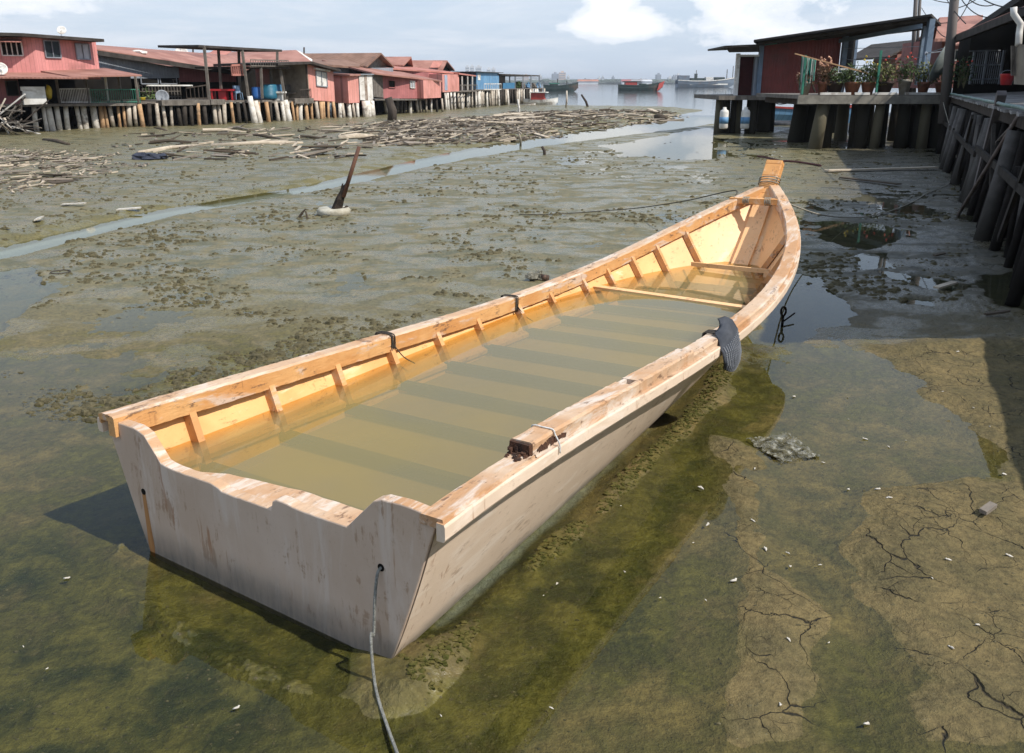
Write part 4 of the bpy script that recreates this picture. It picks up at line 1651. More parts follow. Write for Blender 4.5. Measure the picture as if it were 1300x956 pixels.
# things on the porch
for (px, D, mt, lb, cat_, nm) in ((62, 48.8, YELL, 'yellow bundle hanging beside the white panel on the porch of the pink house', 'bundle', 'cloth_bundle'),
                                  (181, 54.0, YELL, 'small yellow bucket on the deck end right of the green railing', 'bucket', 'bucket')):
    c = at(px, 131 if nm == 'bucket' else 120, D)
    m_ = MB()
    if nm == 'bucket':
        m_.lathe([(0, 0), (.16, 0), (.21, .32), (.225, .34), (.20, .33), (.15, .03)], c, 12)
    else:
        m_.blob((c[0], c[1], c[2] + .1), .2, .15, .38, .3, 9, 7, 4)
    tag(m_.build(nm, mt, smooth=True), lb, cat_)
# porch plant
def leafplant(name, c, h, rad, n, mat, label, cat='plant', group=None, seed=0, flower=None, leaf=.1):
    rg = random.Random(seed)
    t = thing(name, label, cat, group, loc=c)
    st_ = MB()
    lf = MB()
    for k in range(max(4, n // 14)):
        a = rg.uniform(0, 6.28)
        q_ = (c[0] + rad * .6 * math.cos(a) * rg.random(), c[1] + rad * .6 * math.sin(a) * rg.random(), c[2] + h * rg.uniform(.6, 1))
        st_.tube([c, ((c[0] + q_[0]) / 2 + rg.uniform(-.03, .03), (c[1] + q_[1]) / 2, (c[2] + q_[2]) / 2), q_], [.012, .009, .005], 4)
    for k in range(n):
        a = rg.uniform(0, 6.28)
        rr_ = rad * math.sqrt(rg.random())
        z = c[2] + h * (.15 + .85 * rg.random() ** .8) * (1 - .35 * (rr_ / rad) ** 2)
        p = (c[0] + rr_ * math.cos(a), c[1] + rr_ * math.sin(a), z)
        l_ = leaf * rg.uniform(.6, 1.3)
        d1 = vn((rg.uniform(-1, 1), rg.uniform(-1, 1), rg.uniform(-.4, .9)))
        d2 = vn(vx(d1, (rg.uniform(-.5, .5), rg.uniform(-.5, .5), 1)))
        lf.add([p, vadd(vadd(p, vmul(d1, l_ * .5)), vmul(d2, l_ * .24)), vadd(p, vmul(d1, l_)), vadd(vadd(p, vmul(d1, l_ * .5)), vmul(d2, -l_ * .24))], [(0, 1, 2, 3)])
    st_.build('stem', LEAFS, t)
    lf.build('leaves', mat, t)
    if flower:
        fm = MB()
        for k in range(flower[1]):
            a = rg.uniform(0, 6.28)
            rr_ = rad * math.sqrt(rg.random())
            fm.blob((c[0] + rr_ * math.cos(a), c[1] + rr_ * math.sin(a), c[2] + h * rg.uniform(.75, 1.1)), .035, .035, .03, .4, 5, 4, k)
        fm.build('flowers', flower[0], t)
    return t


LEAFS = surf('plant_stem', (.10, .09, .04), None, .8, 8)
LEAFG = surf('green_leaves', (.085, .125, .025), (.05, .085, .02), .6, 4)
LEAFY = surf('yellowish_leaves', (.17, .17, .04), (.11, .13, .03), .6, 4)
LEAFD = surf('dark_leaves', (.035, .06, .018), (.025, .045, .012), .6, 4)
LEAFR = surf('dry_brown_leaves', (.28, .17, .09), (.18, .10, .06), .7, 4)
leafplant('plant', at(188, 129, 55.0), .8, .5, 90, LEAFG, 'bush of green and yellow leaves beside the round grey disc on the left deck', seed=3, leaf=.2)
leafplant('plant', at(125, 128, 52.0), .45, .5, 60, LEAFG, 'small green plant behind the green porch railing of the pink house', seed=4, leaf=.16)


def dish(name, c, r, aim, mat, label, pole_to=None, rim=True):
    t = thing(name, label, 'satellite dish', loc=c)
    a = vn(aim)
    u = vn(vx(a, (0, 0, 1)))
    v = vx(u, a)
    m_ = MB()
    vs, fs = [], []
    n, k = 22, 6
    for s_ in (0, 1):
        for i in range(k + 1):
            rr_ = r * i / k
            dz = -(1 - (i / k) ** 2) * r * .28 - s_ * .02
            for j in range(n):
                t_ = 2 * math.pi * j / n
                vs.append(vadd(c, vadd(vadd(vmul(u, rr_ * math.cos(t_)), vmul(v, rr_ * math.sin(t_))), vmul(a, dz))))
    o_ = (k + 1) * n
    for i in range(k):
        for j in range(n):
            q_ = (i * n + j, i * n + (j + 1) % n, (i + 1) * n + (j + 1) % n, (i + 1) * n + j)
            fs.append(q_)
            fs.append(tuple(x + o_ for x in reversed(q_)))
    for j in range(n):
        fs.append((k * n + j, k * n + (j + 1) % n, o_ + k * n + (j + 1) % n, o_ + k * n + j))
    m_.add(vs, fs)
    m_.build('reflector', mat, t, smooth=True)
    ar = MB()
    ftip = vadd(c, vmul(a, r * .75))
    for t_ in (0.5, 2.6, 4.7):
        ar.tube([vadd(c, vadd(vmul(u, r * .95 * math.cos(t_)), vmul(v, r * .95 * math.sin(t_)))), ftip], r * .018, 5)
    ar.blob(ftip, r * .08, r * .08, r * .08, .1, 6, 5, 1)
    ar.build('feed_arm', TIN, t)
    if pole_to:
        pm = MB()
        pm.tube([pole_to, (pole_to[0], pole_to[1], c[2] - r * .2), vadd(c, vmul(a, -r * .3))], r * .05, 7)
        pm.build('pole', TIN, t)
    return t


dish('satellite_dish', at(78, 38, 49), .24, (.3, -.9, .5), WHITEW, 'small satellite dish on the flat roof of the two-storey pink house', pole_to=at(78, 46, 49))
dish('satellite_dish', at(1, 87, 46), .32, (.5, -.8, .3), WHITEW, 'white satellite dish on the porch roof at the far left edge', pole_to=at(2, 95, 46))
dish('satellite_dish', at(206, 122.5, 54.6), .40, (.45, -.85, .1), TIN, 'round grey dish standing on the low deck left of the red table', pole_to=at(206, 131, 54.6))

# heap of broken timber at the far left
hp = thing('timber_heap', 'tangled heap of broken bleached timber piled against the deck at the far left', 'timber heap', loc=at(8, 168, 45.8))
rg = random.Random(5)
for k in range(64):
    px = rg.uniform(-26, 32)
    D = rg.uniform(44.8, 46.6)
    a = at(px, rg.uniform(140, 168), D)
    a = (a[0], a[1], max(a[2], .02))
    ang_ = rg.uniform(0, 3.14)
    el = rg.uniform(-.9, .9)
    ln = rg.uniform(.6, 2.0)
    q_ = (a[0] + ln * math.cos(ang_) * math.cos(el), a[1] + ln * .3 * math.sin(ang_), max(a[2] + ln * math.sin(el), .0))
    MB().bar(a, q_, rg.uniform(.04, .12), rg.uniform(.03, .07)).build('timber', rg.choice([WHITEW, WOOD, WOOD, DWOOD, PILE]), hp)

# --- grey tin shed with the long falling roof
hB = thing('stilt_house', 'long grey tin shed with a falling rust-red roof right of the two-storey pink house', 'house', 'stilt houses on the left bank', loc=at(180, 163, 56))
q = wallq(128, 228, 68, 86, 100, 99, 55, 60)
block('wall', TIN, hB, q, 7)
q = wallq(178, 230, 94, 94, 131, 130, 57.5, 60)
block('lattice_wall', DARK, hB, q, 4)
lt = MB()
f, off = onface(q, 0, 1, 0, .8, .06, .05)
for k in range(14):
    t = k / 13
    lt.bar(vadd(vmul(f[0], 1 - t), vmul(f[1], t)), vadd(vmul(f[3], 1 - t), vmul(f[2], t)), .05)
for k in range(5):
    t = k / 4
    lt.bar(vadd(vmul(f[0], 1 - t), vmul(f[3], t)), vadd(vmul(f[1], 1 - t), vmul(f[2], t)), .05)
lt.build('lattice', WOOD, hB)
q = wallq(226, 300, 84, 94, 104, 104, 60.5, 64)
block('wall', PINKD, hB, q, 5)
r0, r1 = at(122, 62, 54.5), at(302, 91, 63.0)
r2, r3 = at(345, 74, 76), at(122, 57, 64)
MB().hexa([r0, r1, r2, r3], (0, 0, -.15)).build('roof', ROOF, hB)
MB().bar(at(124, 67, 54.4), at(302, 93, 62.9), .05, .28).build('fascia', ROOFD, hB)
q = wallq(178, 226, 96, 95, 107, 107, 57.4, 59.9)
for u0 in (.02, .52):
    window(q, hB, u0, u0 + .44, .05, .95, DARK, TIN, bars=0)
deck(hB, 178, 262, 129, 128, 6)
deck(hB, 198, 275, 127.5, 126.5, 4, .3, WOOD, .5)
railing(hB, 182, 240, 109.5, 109.5, 108.5, 108.5, 3, WHITEW, 'handrail', .3, .03, 1)
stilts(hB, 182, 262, (131, 131), 9, 2, (PILE, PILEO, PILED), .12)
pl = MB()
pl.blob(at(176, 66.5, 58), .5, .3, .16, .4, 7, 5, 3)
tag(pl.build('tarpaulin', WHITEW), 'crumpled pale sheet lying on the falling rust-red roof', 'tarpaulin')

# --- big red roofed house behind
hC = thing('stilt_house', 'large house behind the open canopy with a wide rust-red roof and white gable', 'house', 'stilt houses on the left bank', loc=at(300, 150, 74))
e0, e1 = at(165, 88, 68), at(398, 80, 73)
k0, k1 = at(215, 68, 82), at(376, 63.5, 78)
MB().hexa([e0, e1, k1, k0], (0, 0, -.18)).build('roof', ROOF, hC)
e2 = at(392, 72, 92)
MB().hexa([k0, k1, vadd(k1, (5, 6, -2.2)), vadd(k0, (5, 6, -2.2))], (0, 0, -.18)).build('roof', ROOF, hC)
g0 = at(394, 82, 75)
MB().hexa([e1, vadd(k1, (4.2, 5, -2)), k1, vadd(e1, (0, 0, .01))], (-.3, .6, 0)).build('gable', WHITEW, hC)
q = wallq(168, 395, 88, 84, 128, 128, 68.5, 73.5)
block('wall', DARK, hC, q, 8)
for (px, py, w_) in ((258, 74, 1.5), (330, 85, 2.3)):
    c = at(px, py, 73)
    MB().hexa([(c[0], c[1], c[2] + .12), (c[0] + w_, c[1], c[2] + .05), (c[0] + w_ + .3, c[1] + 2, c[2] + .62), (c[0] + .3, c[1] + 2, c[2] + .69)], (0, 0, .03)).build('roof_sheet', ROOFP, hC)
dish('satellite_dish', at(230, 67, 80), .6, (.2, -.8, .6), WHITEW, 'white dish on the long rust-red roof behind the canopy posts', pole_to=at(230, 72, 80))
for px in (245, 386):
    o = MB().tube([at(px, 74, 78), at(px, 58 if px < 300 else 60, 78)], .07, 6).build('antenna_pole', DWOOD)
    tag(o, 'thin antenna pole above the %s of the wide rust-red roof' % ('left end' if px < 300 else 'right end'), 'pole')

# --- deck with tall canopy
hD = thing('canopy_deck', 'open deck on stilts under a tall thin canopy with slanting posts', 'canopy', loc=at(300, 160, 57))
c0, c1 = at(252, 57, DB(258)), at(358, 63, DB(350))
MB().hexa([c0, c1, bk((c1[0], c1[1], c1[2] + .05), 3.6), bk((c0[0], c0[1], c0[2] + .05), 3.6)], (0, 0, -.14)).build('canopy_roof', ROOFD, hD)
for (px, ln, y0, y1, dd) in ((266, -7, 128, 58, 0), (281, -4, 118, 60, 2.2), (305, -2, 128, 61, 2.2), (316, -9, 128, 61, 0), (333, -2, 125, 83, 0), (346, -3, 125, 83, 1.5), (352, 0, 85, 64, 1.5)):
    D = DB(px) + dd
    a_, b_ = at(px, y0, D), at(px + ln, y1, D)
    MB().bar(a_, b_, .15).build('post', WOOD, hD)
deck(hD, 262, 345, 128, 127, 6)
deck(hD, 262, 280, 126.5, 126, 3, .3, WOOD, .4)
railing(hD, 236, 262, 126, 126, 112, 108, 5, DWOOD, 'railing', .1, .025)
c0, c1 = at(317, 84, DB(320)), at(368, 85, DB(368))
MB().hexa([c0, c1, bk(c1, 5), bk(c0, 5)], (0, 0, -.12)).build('balcony_floor', DWOOD, hD)
railing(hD, 318, 366, 84, 85, 76, 77, 16, WOOD, 'balcony_railing', .05, .025)
railing(hD, 302, 318, 96, 96, 83, 82, 6, ROOFP, 'slat_screen', -.5, .05)
q = wallq(300, 362, 86, 86, 127, 127, 66, 71)
block('back_wall', DARK, hD, q, 3)
stilts(hD, 264, 348, (130, 129), 10, 2, (PILEO, PILE, PILED), .13)
for px, yt, mt in ((320, 122, PILEW), (327, 128, PILEW), (365, 127, PILEW)):
    a_ = at(px - 3, yt, DB(px) - .4)
    MB().tube([(a_[0] + .25, a_[1], -.3), a_], [.24, .17], 8).build('stilt', mt, hD, smooth=True)


def table(px0, px1, yt, D, h, mat, label):
    t = thing('table', label, 'table', loc=at((px0 + px1) / 2, yt, D))
    a_, b_ = at(px0, yt, D), at(px1, yt, D)
    MB().box(a_[0], b_[0], D - .4, D + .4, a_[2] - .12, a_[2]).build('tabletop', mat, t)
    for x in (a_[0] + .12, b_[0] - .12):
        for y in (D - .3, D + .3):
            MB().box(x - .05, x + .05, y - .05, y + .05, a_[2] - h, a_[2] - .12).build('leg', mat, t)
    MB().box((a_[0] + b_[0]) / 2 - .25, (a_[0] + b_[0]) / 2 + .25, D - .25, D + .25, a_[2] - h + .02, a_[2] - .12).build('pedestal', mat, t)


table(268, 298, 113, 57.5, .72, REDP, 'red plastic table on the open deck under the tall canopy')


def chair(c, rz, mat, label, group=None):
    t = thing('chair', label, 'chair', group, loc=c, rz=rz)
    MB().box(-.22, .22, -.22, .22, .40, .44).build('seat', mat, t, world=False)
    MB().hexa([(-.22, .20, .44), (.22, .20, .44), (.22, .30, .88), (-.22, .30, .88)], (0, .03, 0)).build('backrest', mat, t, world=False)
    for x in (-.2, .2):
        for y in (-.2, .2):
            MB().bar((x, y, .40), (x * 1.15, y * 1.15, 0), .035).build('leg', mat, t, world=False)


chair(at(303, 126.5, 57.5), .6, surf('blue_grey_plastic', (.18, .28, .40), None, .5, 2), 'blue-grey plastic chair right of the red table')


def barrel(c, r, h, mat, label, cat='barrel', group=None, name='barrel', lid=None):
    t = thing(name, label, cat, group, loc=c)
    MB().lathe([(0, 0), (r * .92, 0), (r, h * .1), (r * 1.02, h * .33), (r * .98, h * .36), (r * 1.02, h * .66), (r * .98, h * .69), (r, h * .92), (r * .93, h), (0, h)], (0, 0, 0), 14).build('body', mat, t, smooth=True, world=False)
    MB().lathe([(r * .95, h + .005), (r * .95, h + .03), (0, h + .035)], (0, 0, 0), 14).build('lid', lid or mat, t, world=False)
    return t


barrel(at(327, 126, 58.5), .35, .75, BLUET, 'dark blue barrel standing between the slanting canopy posts')
barrel(at(342, 126, 60.2), .55, .95, surf('teal_plastic', (.02, .14, .22), None, .45, 2), 'wide teal water drum in the shade under the balcony')
barrel(at(352, 126, 60.8), .50, .95, surf('steel_blue', (.03, .13, .25), None, .45, 2), 'steel-blue water drum beside the open beige room')

# --- open beige room and pink gable-less room with white window
hE = thing('stilt_house', 'pink room with white window beside an open beige porch, on stilts', 'house', 'stilt houses on the left bank', loc=at(400, 155, 63))
q = wallq(393.5, 425.5, 81, 87, 127, 129, DB(393), DB(425))
block('wall', PINKL, hE, q, 5)
window(q, hE, .28, .70, .42, .84, WHITEW, TIN, bars=1)
f, off = onface(q, .22, .78, .87, .92, .25, .25)
MB().hexa(f, off).build('awning', WHITEW, hE)
qb = wallq(361, 393, 82, 82, 127, 127, DB(361) + 3.0, DB(393) + 3.0)
block('back_wall', BEIGE, hE, qb, 1.0)
qs = wallq(392, 394, 81, 81, 127, 127, DB(392), DB(394))
MB().hexa([bk(p, 0) for p in qs], vmul(BACK, 3.2)).build('side_wall', BEIGE, hE)
c0, c1 = at(353, 80.5, DB(358) - .4), at(432, 88, DB(428) - .5)
cm = at(396, 78, DB(394) - .5)
c0 = at(353, 80, DB(353) - .5)
MB().add([c0, cm, c1, bk(c1, 6), bk(cm, 6), bk(c0, 6)] + [vadd(p, (0, 0, -.16)) for p in [c0, cm, c1, bk(c1, 6), bk(cm, 6), bk(c0, 6)]],
         [(0, 1, 4, 5), (1, 2, 3, 4), (11, 10, 7, 6), (10, 9, 8, 7), (0, 6, 7, 1), (1, 7, 8, 2), (2, 8, 9, 3), (3, 9, 10, 4), (4, 10, 11, 5), (5, 11, 6, 0)]).build('roof', ROOFD, hE)
deck(hE, 345, 394, 128, 127.5, 5)
deck(hE, 370, 394, 125, 124.5, .6, .35, WOOD, .3)
post(hE, 362, 127, 81, None, .16, WOOD, lean=-4)
post(hE, 391.5, 127, 81, None, .10, DWOOD)
railing(hE, 380, 394, 124, 124, 114, 113, 6, DWOOD, 'railing', .1, .02)
stilts(hE, 348, 426, (129, 129), 13, 2, (PILE, PILEW, PILEO), .13)
table(348, 362, 116, 60.5, .62, WHITEW, 'small white table on the porch before the steel-blue drum')
bn = thing('bench', 'pale wooden bench on the open beige porch', 'bench', loc=at(377, 124, 62.3))
a_, b_ = at(364, 118, 62.3), at(385, 117, 63.3)
MB().hexa([a_, b_, bk(b_, .45), bk(a_, .45)], (0, 0, -.06)).build('seat', WOOD, bn)
MB().hexa([bk(vadd(a_, (0, 0, .1)), .5), bk(vadd(b_, (0, 0, .1)), .5), bk(vadd(b_, (0, 0, .55)), .55), bk(vadd(a_, (0, 0, .55)), .55)], vmul(BACK, .05)).build('backrest', WOOD, bn)
for p in (a_, b_):
    MB().bar(vadd(p, (0, .1, -.06)), vadd(p, (0, .1, -.5)), .08).build('leg', WOOD, bn)
MB().box(-.5, .5, -.2, .2, 0, .02)
cr_ = MB()
c = at(373, 113, 64)
cr_.box(c[0] - .6, c[0] + .7, c[1] - .3, c[1] + .3, c[2], c[2] + .3)
tag(cr_.build('storage_box', BLUET, bevel=.04), 'dark blue storage box behind the pale porch bench', 'box')

# --- brown gabled roofs behind
hF = thing('stilt_house', 'brown tiled house with grey timber gable behind the small pink shed', 'house', 'stilt houses on the left bank', loc=at(470, 140, 80))
def gable(par, apex, le, re, back, mroof, mwall, over=.3, wall_to=None, roof_label=None):
    """gable end facing the viewer: apex, left and right eave points; back: vector of the ridge"""
    A, Lp, Rp = apex, le, re
    up = (0, 0, .12)
    f_ = vmul(vn(back), -over)
    for P_ in (Lp, Rp):
        MB().hexa([vadd(vadd(A, f_), up), vadd(vadd(P_, f_), up), vadd(vadd(P_, back), up), vadd(vadd(A, back), up)], (0, 0, -.14)).build('roof', mroof, par)
    zb_ = wall_to if wall_to is not None else min(Lp[2], Rp[2]) - 1
    vs = [A, Rp, (Rp[0], Rp[1], zb_), (Lp[0], Lp[1], zb_), Lp]
    vs = [vadd(v_, (0, 0, -.05)) for v_ in vs]
    vb = [vadd(v_, back) for v_ in vs]
    MB().add(vs + vb, [(0, 1, 2, 3, 4), (9, 8, 7, 6, 5)] + [(i, 5 + i, 5 + (i + 1) % 5, (i + 1) % 5) for i in range(5)]).build('gable_wall', mwall, par)


ap = at(477, 69, 76)
gable(hF, ap, at(459, 85.5, 74), at(494, 86, 80), (-11, 2.5, 0), ROOFB, WOOD, .5, at(470, 100, 76)[2])
q = wallq(425, 500, 86, 86, 112, 112, 73, 77)
block('wall', TIN, hF, q, 6)
window(q, hF, .30, .42, .45, .85, GLASSD, TIN)
hG = thing('stilt_house', 'low house with brown roof between the pink window room and the grey timber gable', 'house', 'stilt houses on the left bank', loc=at(430, 140, 72))
c0, c1, c2, c3 = at(398, 81, 68), at(455, 84.5, 72), at(470, 70, 84), at(396, 73, 80)
MB().hexa([c0, c1, c2, c3], (0, 0, -.16)).build('roof', ROOFB, hG)
q = wallq(402, 452, 84, 86, 108, 108, 69, 72.5)
block('wall', TIN, hG, q, 5)

# --- small pink shed + white latrine block
hH = thing('stilt_shed', 'small plain pink shed with thin flat roof on pale stilts', 'shed', 'sheds on the left bank', loc=at(440, 153, 67))
q1_ = wallq(425, 443, 95, 96, 129, 131, 66.6, 65.6)
q2_ = wallq(443, 456.5, 96, 96, 131, 130.5, 65.6, 67.6)
bb_ = vmul(BACK, 2.4)
zt_, zb_ = q1_[2][2], q1_[1][2]
fo_ = [q1_[0], q1_[1], q2_[1], bk(q2_[1], 2.6), bk(q1_[0], 2.2)]
fo_ = [(p[0], p[1], zb_) for p in fo_]
MB().add(fo_ + [(p[0], p[1], zt_) for p in fo_], [(4, 3, 2, 1, 0), (5, 6, 7, 8, 9)] + [(i, (i + 1) % 5, 5 + (i + 1) % 5, 5 + i) for i in range(5)]).build('wall', PINKL, hH)
cs_ = [at(423, 93, 66.2), at(444, 94.5, 65.2), at(458, 94, 67.7)]
cs_ = cs_ + [bk(cs_[2], 3), bk(cs_[0], 2.6)]
MB().add(cs_ + [vadd(p, (0, 0, -.12)) for p in cs_], [(0, 1, 2, 3, 4), (9, 8, 7, 6, 5)] + [(i, 5 + i, 5 + (i + 1) % 5, (i + 1) % 5) for i in range(5)]).build('roof', ROOF, hH)
stilts(hH, 426, 456, (131, 131), 5, 2, (PILE, PILEW), .14)
hI = thing('stilt_shed', 'narrow white block shed with a dark stained seam down its middle', 'shed', 'sheds on the left bank', loc=at(465, 152, 68.5))
q = wallq(457.5, 474, 95, 95, 127, 128, 67.9, 69.0)
block('wall', WHITEW, hI, q, 2.2)
f, off = onface(q, .38, .58, .02, .98, .02, .04)
MB().hexa(f, off).build('stained_seam', surf('brown_stain', (.20, .14, .10), (.38, .32, .27), .9, 3, stain=(.08, .06, .05)), hI)
f, off = onface(q, -.05, 1.05, 1.0, 1.04, .15, 2.4)
MB().hexa(f, off).build('roof', TIN, hI)
stilts(hI, 458, 475, (128, 128), 3, 2, (PILEW,), .2)

# --- long low pink house
hJ = thing('stilt_house', 'long low pink house with three tiny windows and a sagging rust roof', 'house', 'stilt houses on the left bank', loc=at(520, 145, 74))
q0 = wallq(474.5, 487, 94, 95, 123, 124, 70.5, 72.5)
block('wall', WOOD, hJ, q0, 4)
q = wallq(487, 540, 95, 101, 125, 125, 72.5, 76.0)
block('wall', PINKD, hJ, q, 5)
window(q, hJ, .12, .27, .48, .80, DARK, PINKD, bars=0)
window(q, hJ, .63, .74, .52, .85, GLASSP, WHITEW, bars=1)
q_ = wallq(538, 560, 102, 102.5, 125, 124, 75.0, 78.6)
block('wall', PINKL, hJ, q_, 4)
c0, c1 = at(472, 92, 70), at(562, 102.5, 78.2)
MB().hexa([c0, c1, bk((c1[0], c1[1], c1[2] + .9), 5), bk((c0[0], c0[1], c0[2] + 1.0), 5)], (0, 0, -.12)).build('roof', ROOF, hJ)
stilts(hJ, 486, 562, (126, 125), 12, 2, (PILE, PILED, PILEW), .12, d0=72.6, d1=79)
deck(hJ, 476, 540, 125.5, 125.5, 4, .12)

hK = thing('stilt_house', 'house with red-brown roof and dark gable behind the long low pink house', 'house', 'stilt houses on the left bank', loc=at(515, 140, 88))
gable(hK, at(516, 73.5, 88), at(506, 84, 86), at(518.5, 85, 92), (-12, 1, 0), ROOF, DARK, .5, at(516, 95, 88)[2])
gable(hK, at(511, 74, 92), at(505, 84, 90), at(519, 83, 96), (-8, 5, 0), ROOFP, PINKD, .4, at(516, 95, 92)[2])
hL = thing('stilt_house', 'pink house under a long thin pale eave with a bright pink end wall', 'house', 'stilt houses on the left bank', loc=at(560, 140, 84))
gable(hL, at(562, 78, 98), at(556, 90, 96), at(572, 90, 104), (-16, -1, 0), ROOF, DARK, .5, at(562, 98, 98)[2])
MB().hexa([at(546, 86, 94), at(557, 86, 96), at(563, 78.5, 98), at(550, 78.5, 96)], (0, 0, .06)).build('roof_sheet', ROOFP, hL)
c0, c1 = at(492, 86, 78), at(584, 92.5, 90)
MB().hexa([c0, c1, bk(vadd(c1, (0, 0, .8)), 7), bk(vadd(c0, (0, 0, .8)), 7)], (0, 0, -.14)).build('roof', ROOFP, hL)
q = wallq(500, 563, 87.5, 94, 104, 105, 80, 86)
block('wall', PINKD, hL, q, 5)
q = wallq(562, 583, 94, 94.5, 117, 116.5, 83.5, 89)
block('wall', PINKL, hL, q, 5)
f, off = onface(q, .12, .27, .1, .95, .03, .05)
MB().hexa(f, off).build('door', surf('pale_blue_board', (.35, .42, .52), None, .7, 3), hL)
stilts(hL, 562, 586, (118, 117), 6, 2, (PILE, PILEW), .13, d0=83.5, d1=89.5)
q = wallq(560, 604, 116.5, 115.5, 117.5, 116.5, 84, 92)
block('deck', WOOD, hL, q, 5)

# --- open porch, blue shed and outer frame
hM = thing('stilt_house', 'open-sided stilt porch with thin pink roof left of the blue shed', 'house', 'stilt houses on the left bank', loc=at(595, 140, 92))
c0, c1 = at(583, 93, 88.5), at(612, 96.5, 96)
MB().hexa([c0, c1, bk(vadd(c1, (0, 0, .6)), 5), bk(vadd(c0, (0, 0, .6)), 5)], (0, 0, -.12)).build('roof', ROOFP, hM)
q = wallq(584, 606, 96, 97, 116, 115.5, 91, 97)
block('back_wall', DARK, hM, q, 3)
for px in (587, 594, 600):
    post(hM, px, 116, 97, np.interp(px, [583, 612], [88.5, 95.5]), .13, WHITEW)
railing(hM, 584, 606, 116, 115.5, 108, 108, 8, WOOD, 'railing', 0, .03)
stilts(hM, 586, 608, (117, 116), 6, 2, (PILE, PILEW), .13, d0=89.5, d1=94.5)
hN = thing('stilt_shed', 'sky-blue plank shed on stilts over the water', 'shed', 'sheds on the left bank', loc=at(620, 137, 97))
q = wallq(605, 633.5, 91.5, 92.5, 114, 113, 94, 101)
block('wall', BLUEP, hN, q, 5)
f, off = onface(q, -.1, 1.1, 1.0, 1.03, .3, 5.4)
MB().hexa(f, off).build('roof', ROOFD, hN)
f, off = onface(q, .05, .16, .55, .9, .03, .05)
MB().hexa(f, off).build('window', WHITEW, hN)
q = wallq(603, 627, 113.5, 113.5, 115, 115, 93, 98)
block('deck', WOOD, hN, q, 5, )
railing(hN, 604, 626, 114, 114, 106.5, 106.5, 8, WHITEW, 'railing', 1.0, .03)
stilts(hN, 606, 634, (115, 114), 9, 2, (PILE, PILEW), .13, d0=94, d1=101)
hO = thing('canopy_deck', 'open steel frame deck with thin flat roof at the outer end of the stilt row', 'canopy', loc=at(660, 130, 108))
c0, c1 = at(632, 93.5, 100.5), at(685.5, 95.5, 116)
MB().hexa([c0, c1, bk(c1, 5), bk(c0, 5)], (0, 0, -.16)).build('roof', ROOFD, hO)
q = wallq(633.5, 641.5, 95, 95, 113, 113, 101, 103.5)
block('wall', DARK, hO, q, 4)
q = wallq(638.5, 654, 105.5, 105, 113, 112.5, 102.5, 107)
block('blue_box', surf('box_blue', (.03, .16, .30), None, .6, 2), hO, q, 1.6)
for px in (654, 664, 674, 684.5):
    D = np.interp(px, [633, 685], [101, 115.5])
    a_ = at(px, 112.5, D)
    MB().bar(a_, (a_[0], a_[1], at(px, 95.5, D)[2]), .16).build('post', TIN, hO)
    a_ = bk(a_, 4.4)
    MB().bar(a_, (a_[0], a_[1], at(px, 95.5, D)[2]), .16).build('post', TIN, hO)
q = wallq(633, 692, 112.8, 111.5, 114, 112.6, 101, 118)
block('deck', WOOD, hO, q, 5)
stilts(hO, 634, 692, (113.5, 112.5), 20, 2, (PILE, PILEW, PILED), .15, d0=101, d1=118)
rg = random.Random(31)
for k in range(7):
    px = 644 + k * 6.5
    c = at(px, 112.2, np.interp(px, [633, 692], [103, 119]))
    m_ = MB()
    m_.blob((c[0], c[1], c[2] + .3), rg.uniform(.3, .7), .3, rg.uniform(.3, .6), .35, 7, 5, k)
    o = m_.build('net_heap', rg.choice([WOOD, LEAFD, DWOOD, BLUEP]))
    tag(o, 'small heap of nets and gear on the outermost open deck', 'net heap', 'gear heaps on the outer deck')

# --- small boats moored there
def simple_boat(name, label, c, L_, B_w, Hh, rz, mh, parts, cat='boat', group=None, sheer=.35, stripe=None):
    t = thing(name, label, cat, group, loc=c, rz=rz)
    vs, fs = [], []
    n = 14
    for i in range(n + 1):
        s = i / n
        w_ = B_w / 2 * (1 - max(0, (s - .55) / .45) ** 2.2) * (.82 + .18 * min(1, s * 4))
        w_ = max(w_, .03)
        zk = -.15 * Hh + Hh * 1.05 * max(0, (s - .8) / .2) ** 2 * .8
        g_ = Hh * (1 + sheer * (max(0, s - .4) / .6) ** 2 + .12 * max(0, .25 - s) / .25)
        x = L_ * (s - .5)
        vs += [(x, w_, g_), (x, w_ * .95, g_ * .55), (x, w_ * .6, zk), (x, -w_ * .6, zk), (x, -w_ * .95, g_ * .55), (x, -w_, g_),
               (x, -w_ * .9, g_ * .97), (x, -w_ * .8, Hh * .55), (x, w_ * .8, Hh * .55), (x, w_ * .9, g_ * .97)]
    for i in range(n):
        for j in range(10):
            fs.append((i * 10 + j, i * 10 + (j + 1) % 10, (i + 1) * 10 + (j + 1) % 10, (i + 1) * 10 + j))
    fs.append(tuple(range(10)))
    fs.append(tuple(n * 10 + j for j in range(9, -1, -1)))
    h_ = MB().add(vs, fs).build('hull', mh, t, world=False)
    if stripe:
        st_ = MB()
        for sg in (-1, 1):
            for i in range(n):
                a, b = vs[i * 10 + (0 if sg > 0 else 5)], vs[(i + 1) * 10 + (0 if sg > 0 else 5)]
                st_.bar(a, b, Hh * .12, Hh * .12)
        st_.build('gunwale', stripe, t, world=False)
    for (nm, mt, bx) in parts:
        m_ = MB()
        for b_ in bx:
            m_.box(*b_)
        m_.build(nm, mt, t, world=False, bevel=.03)
    return t


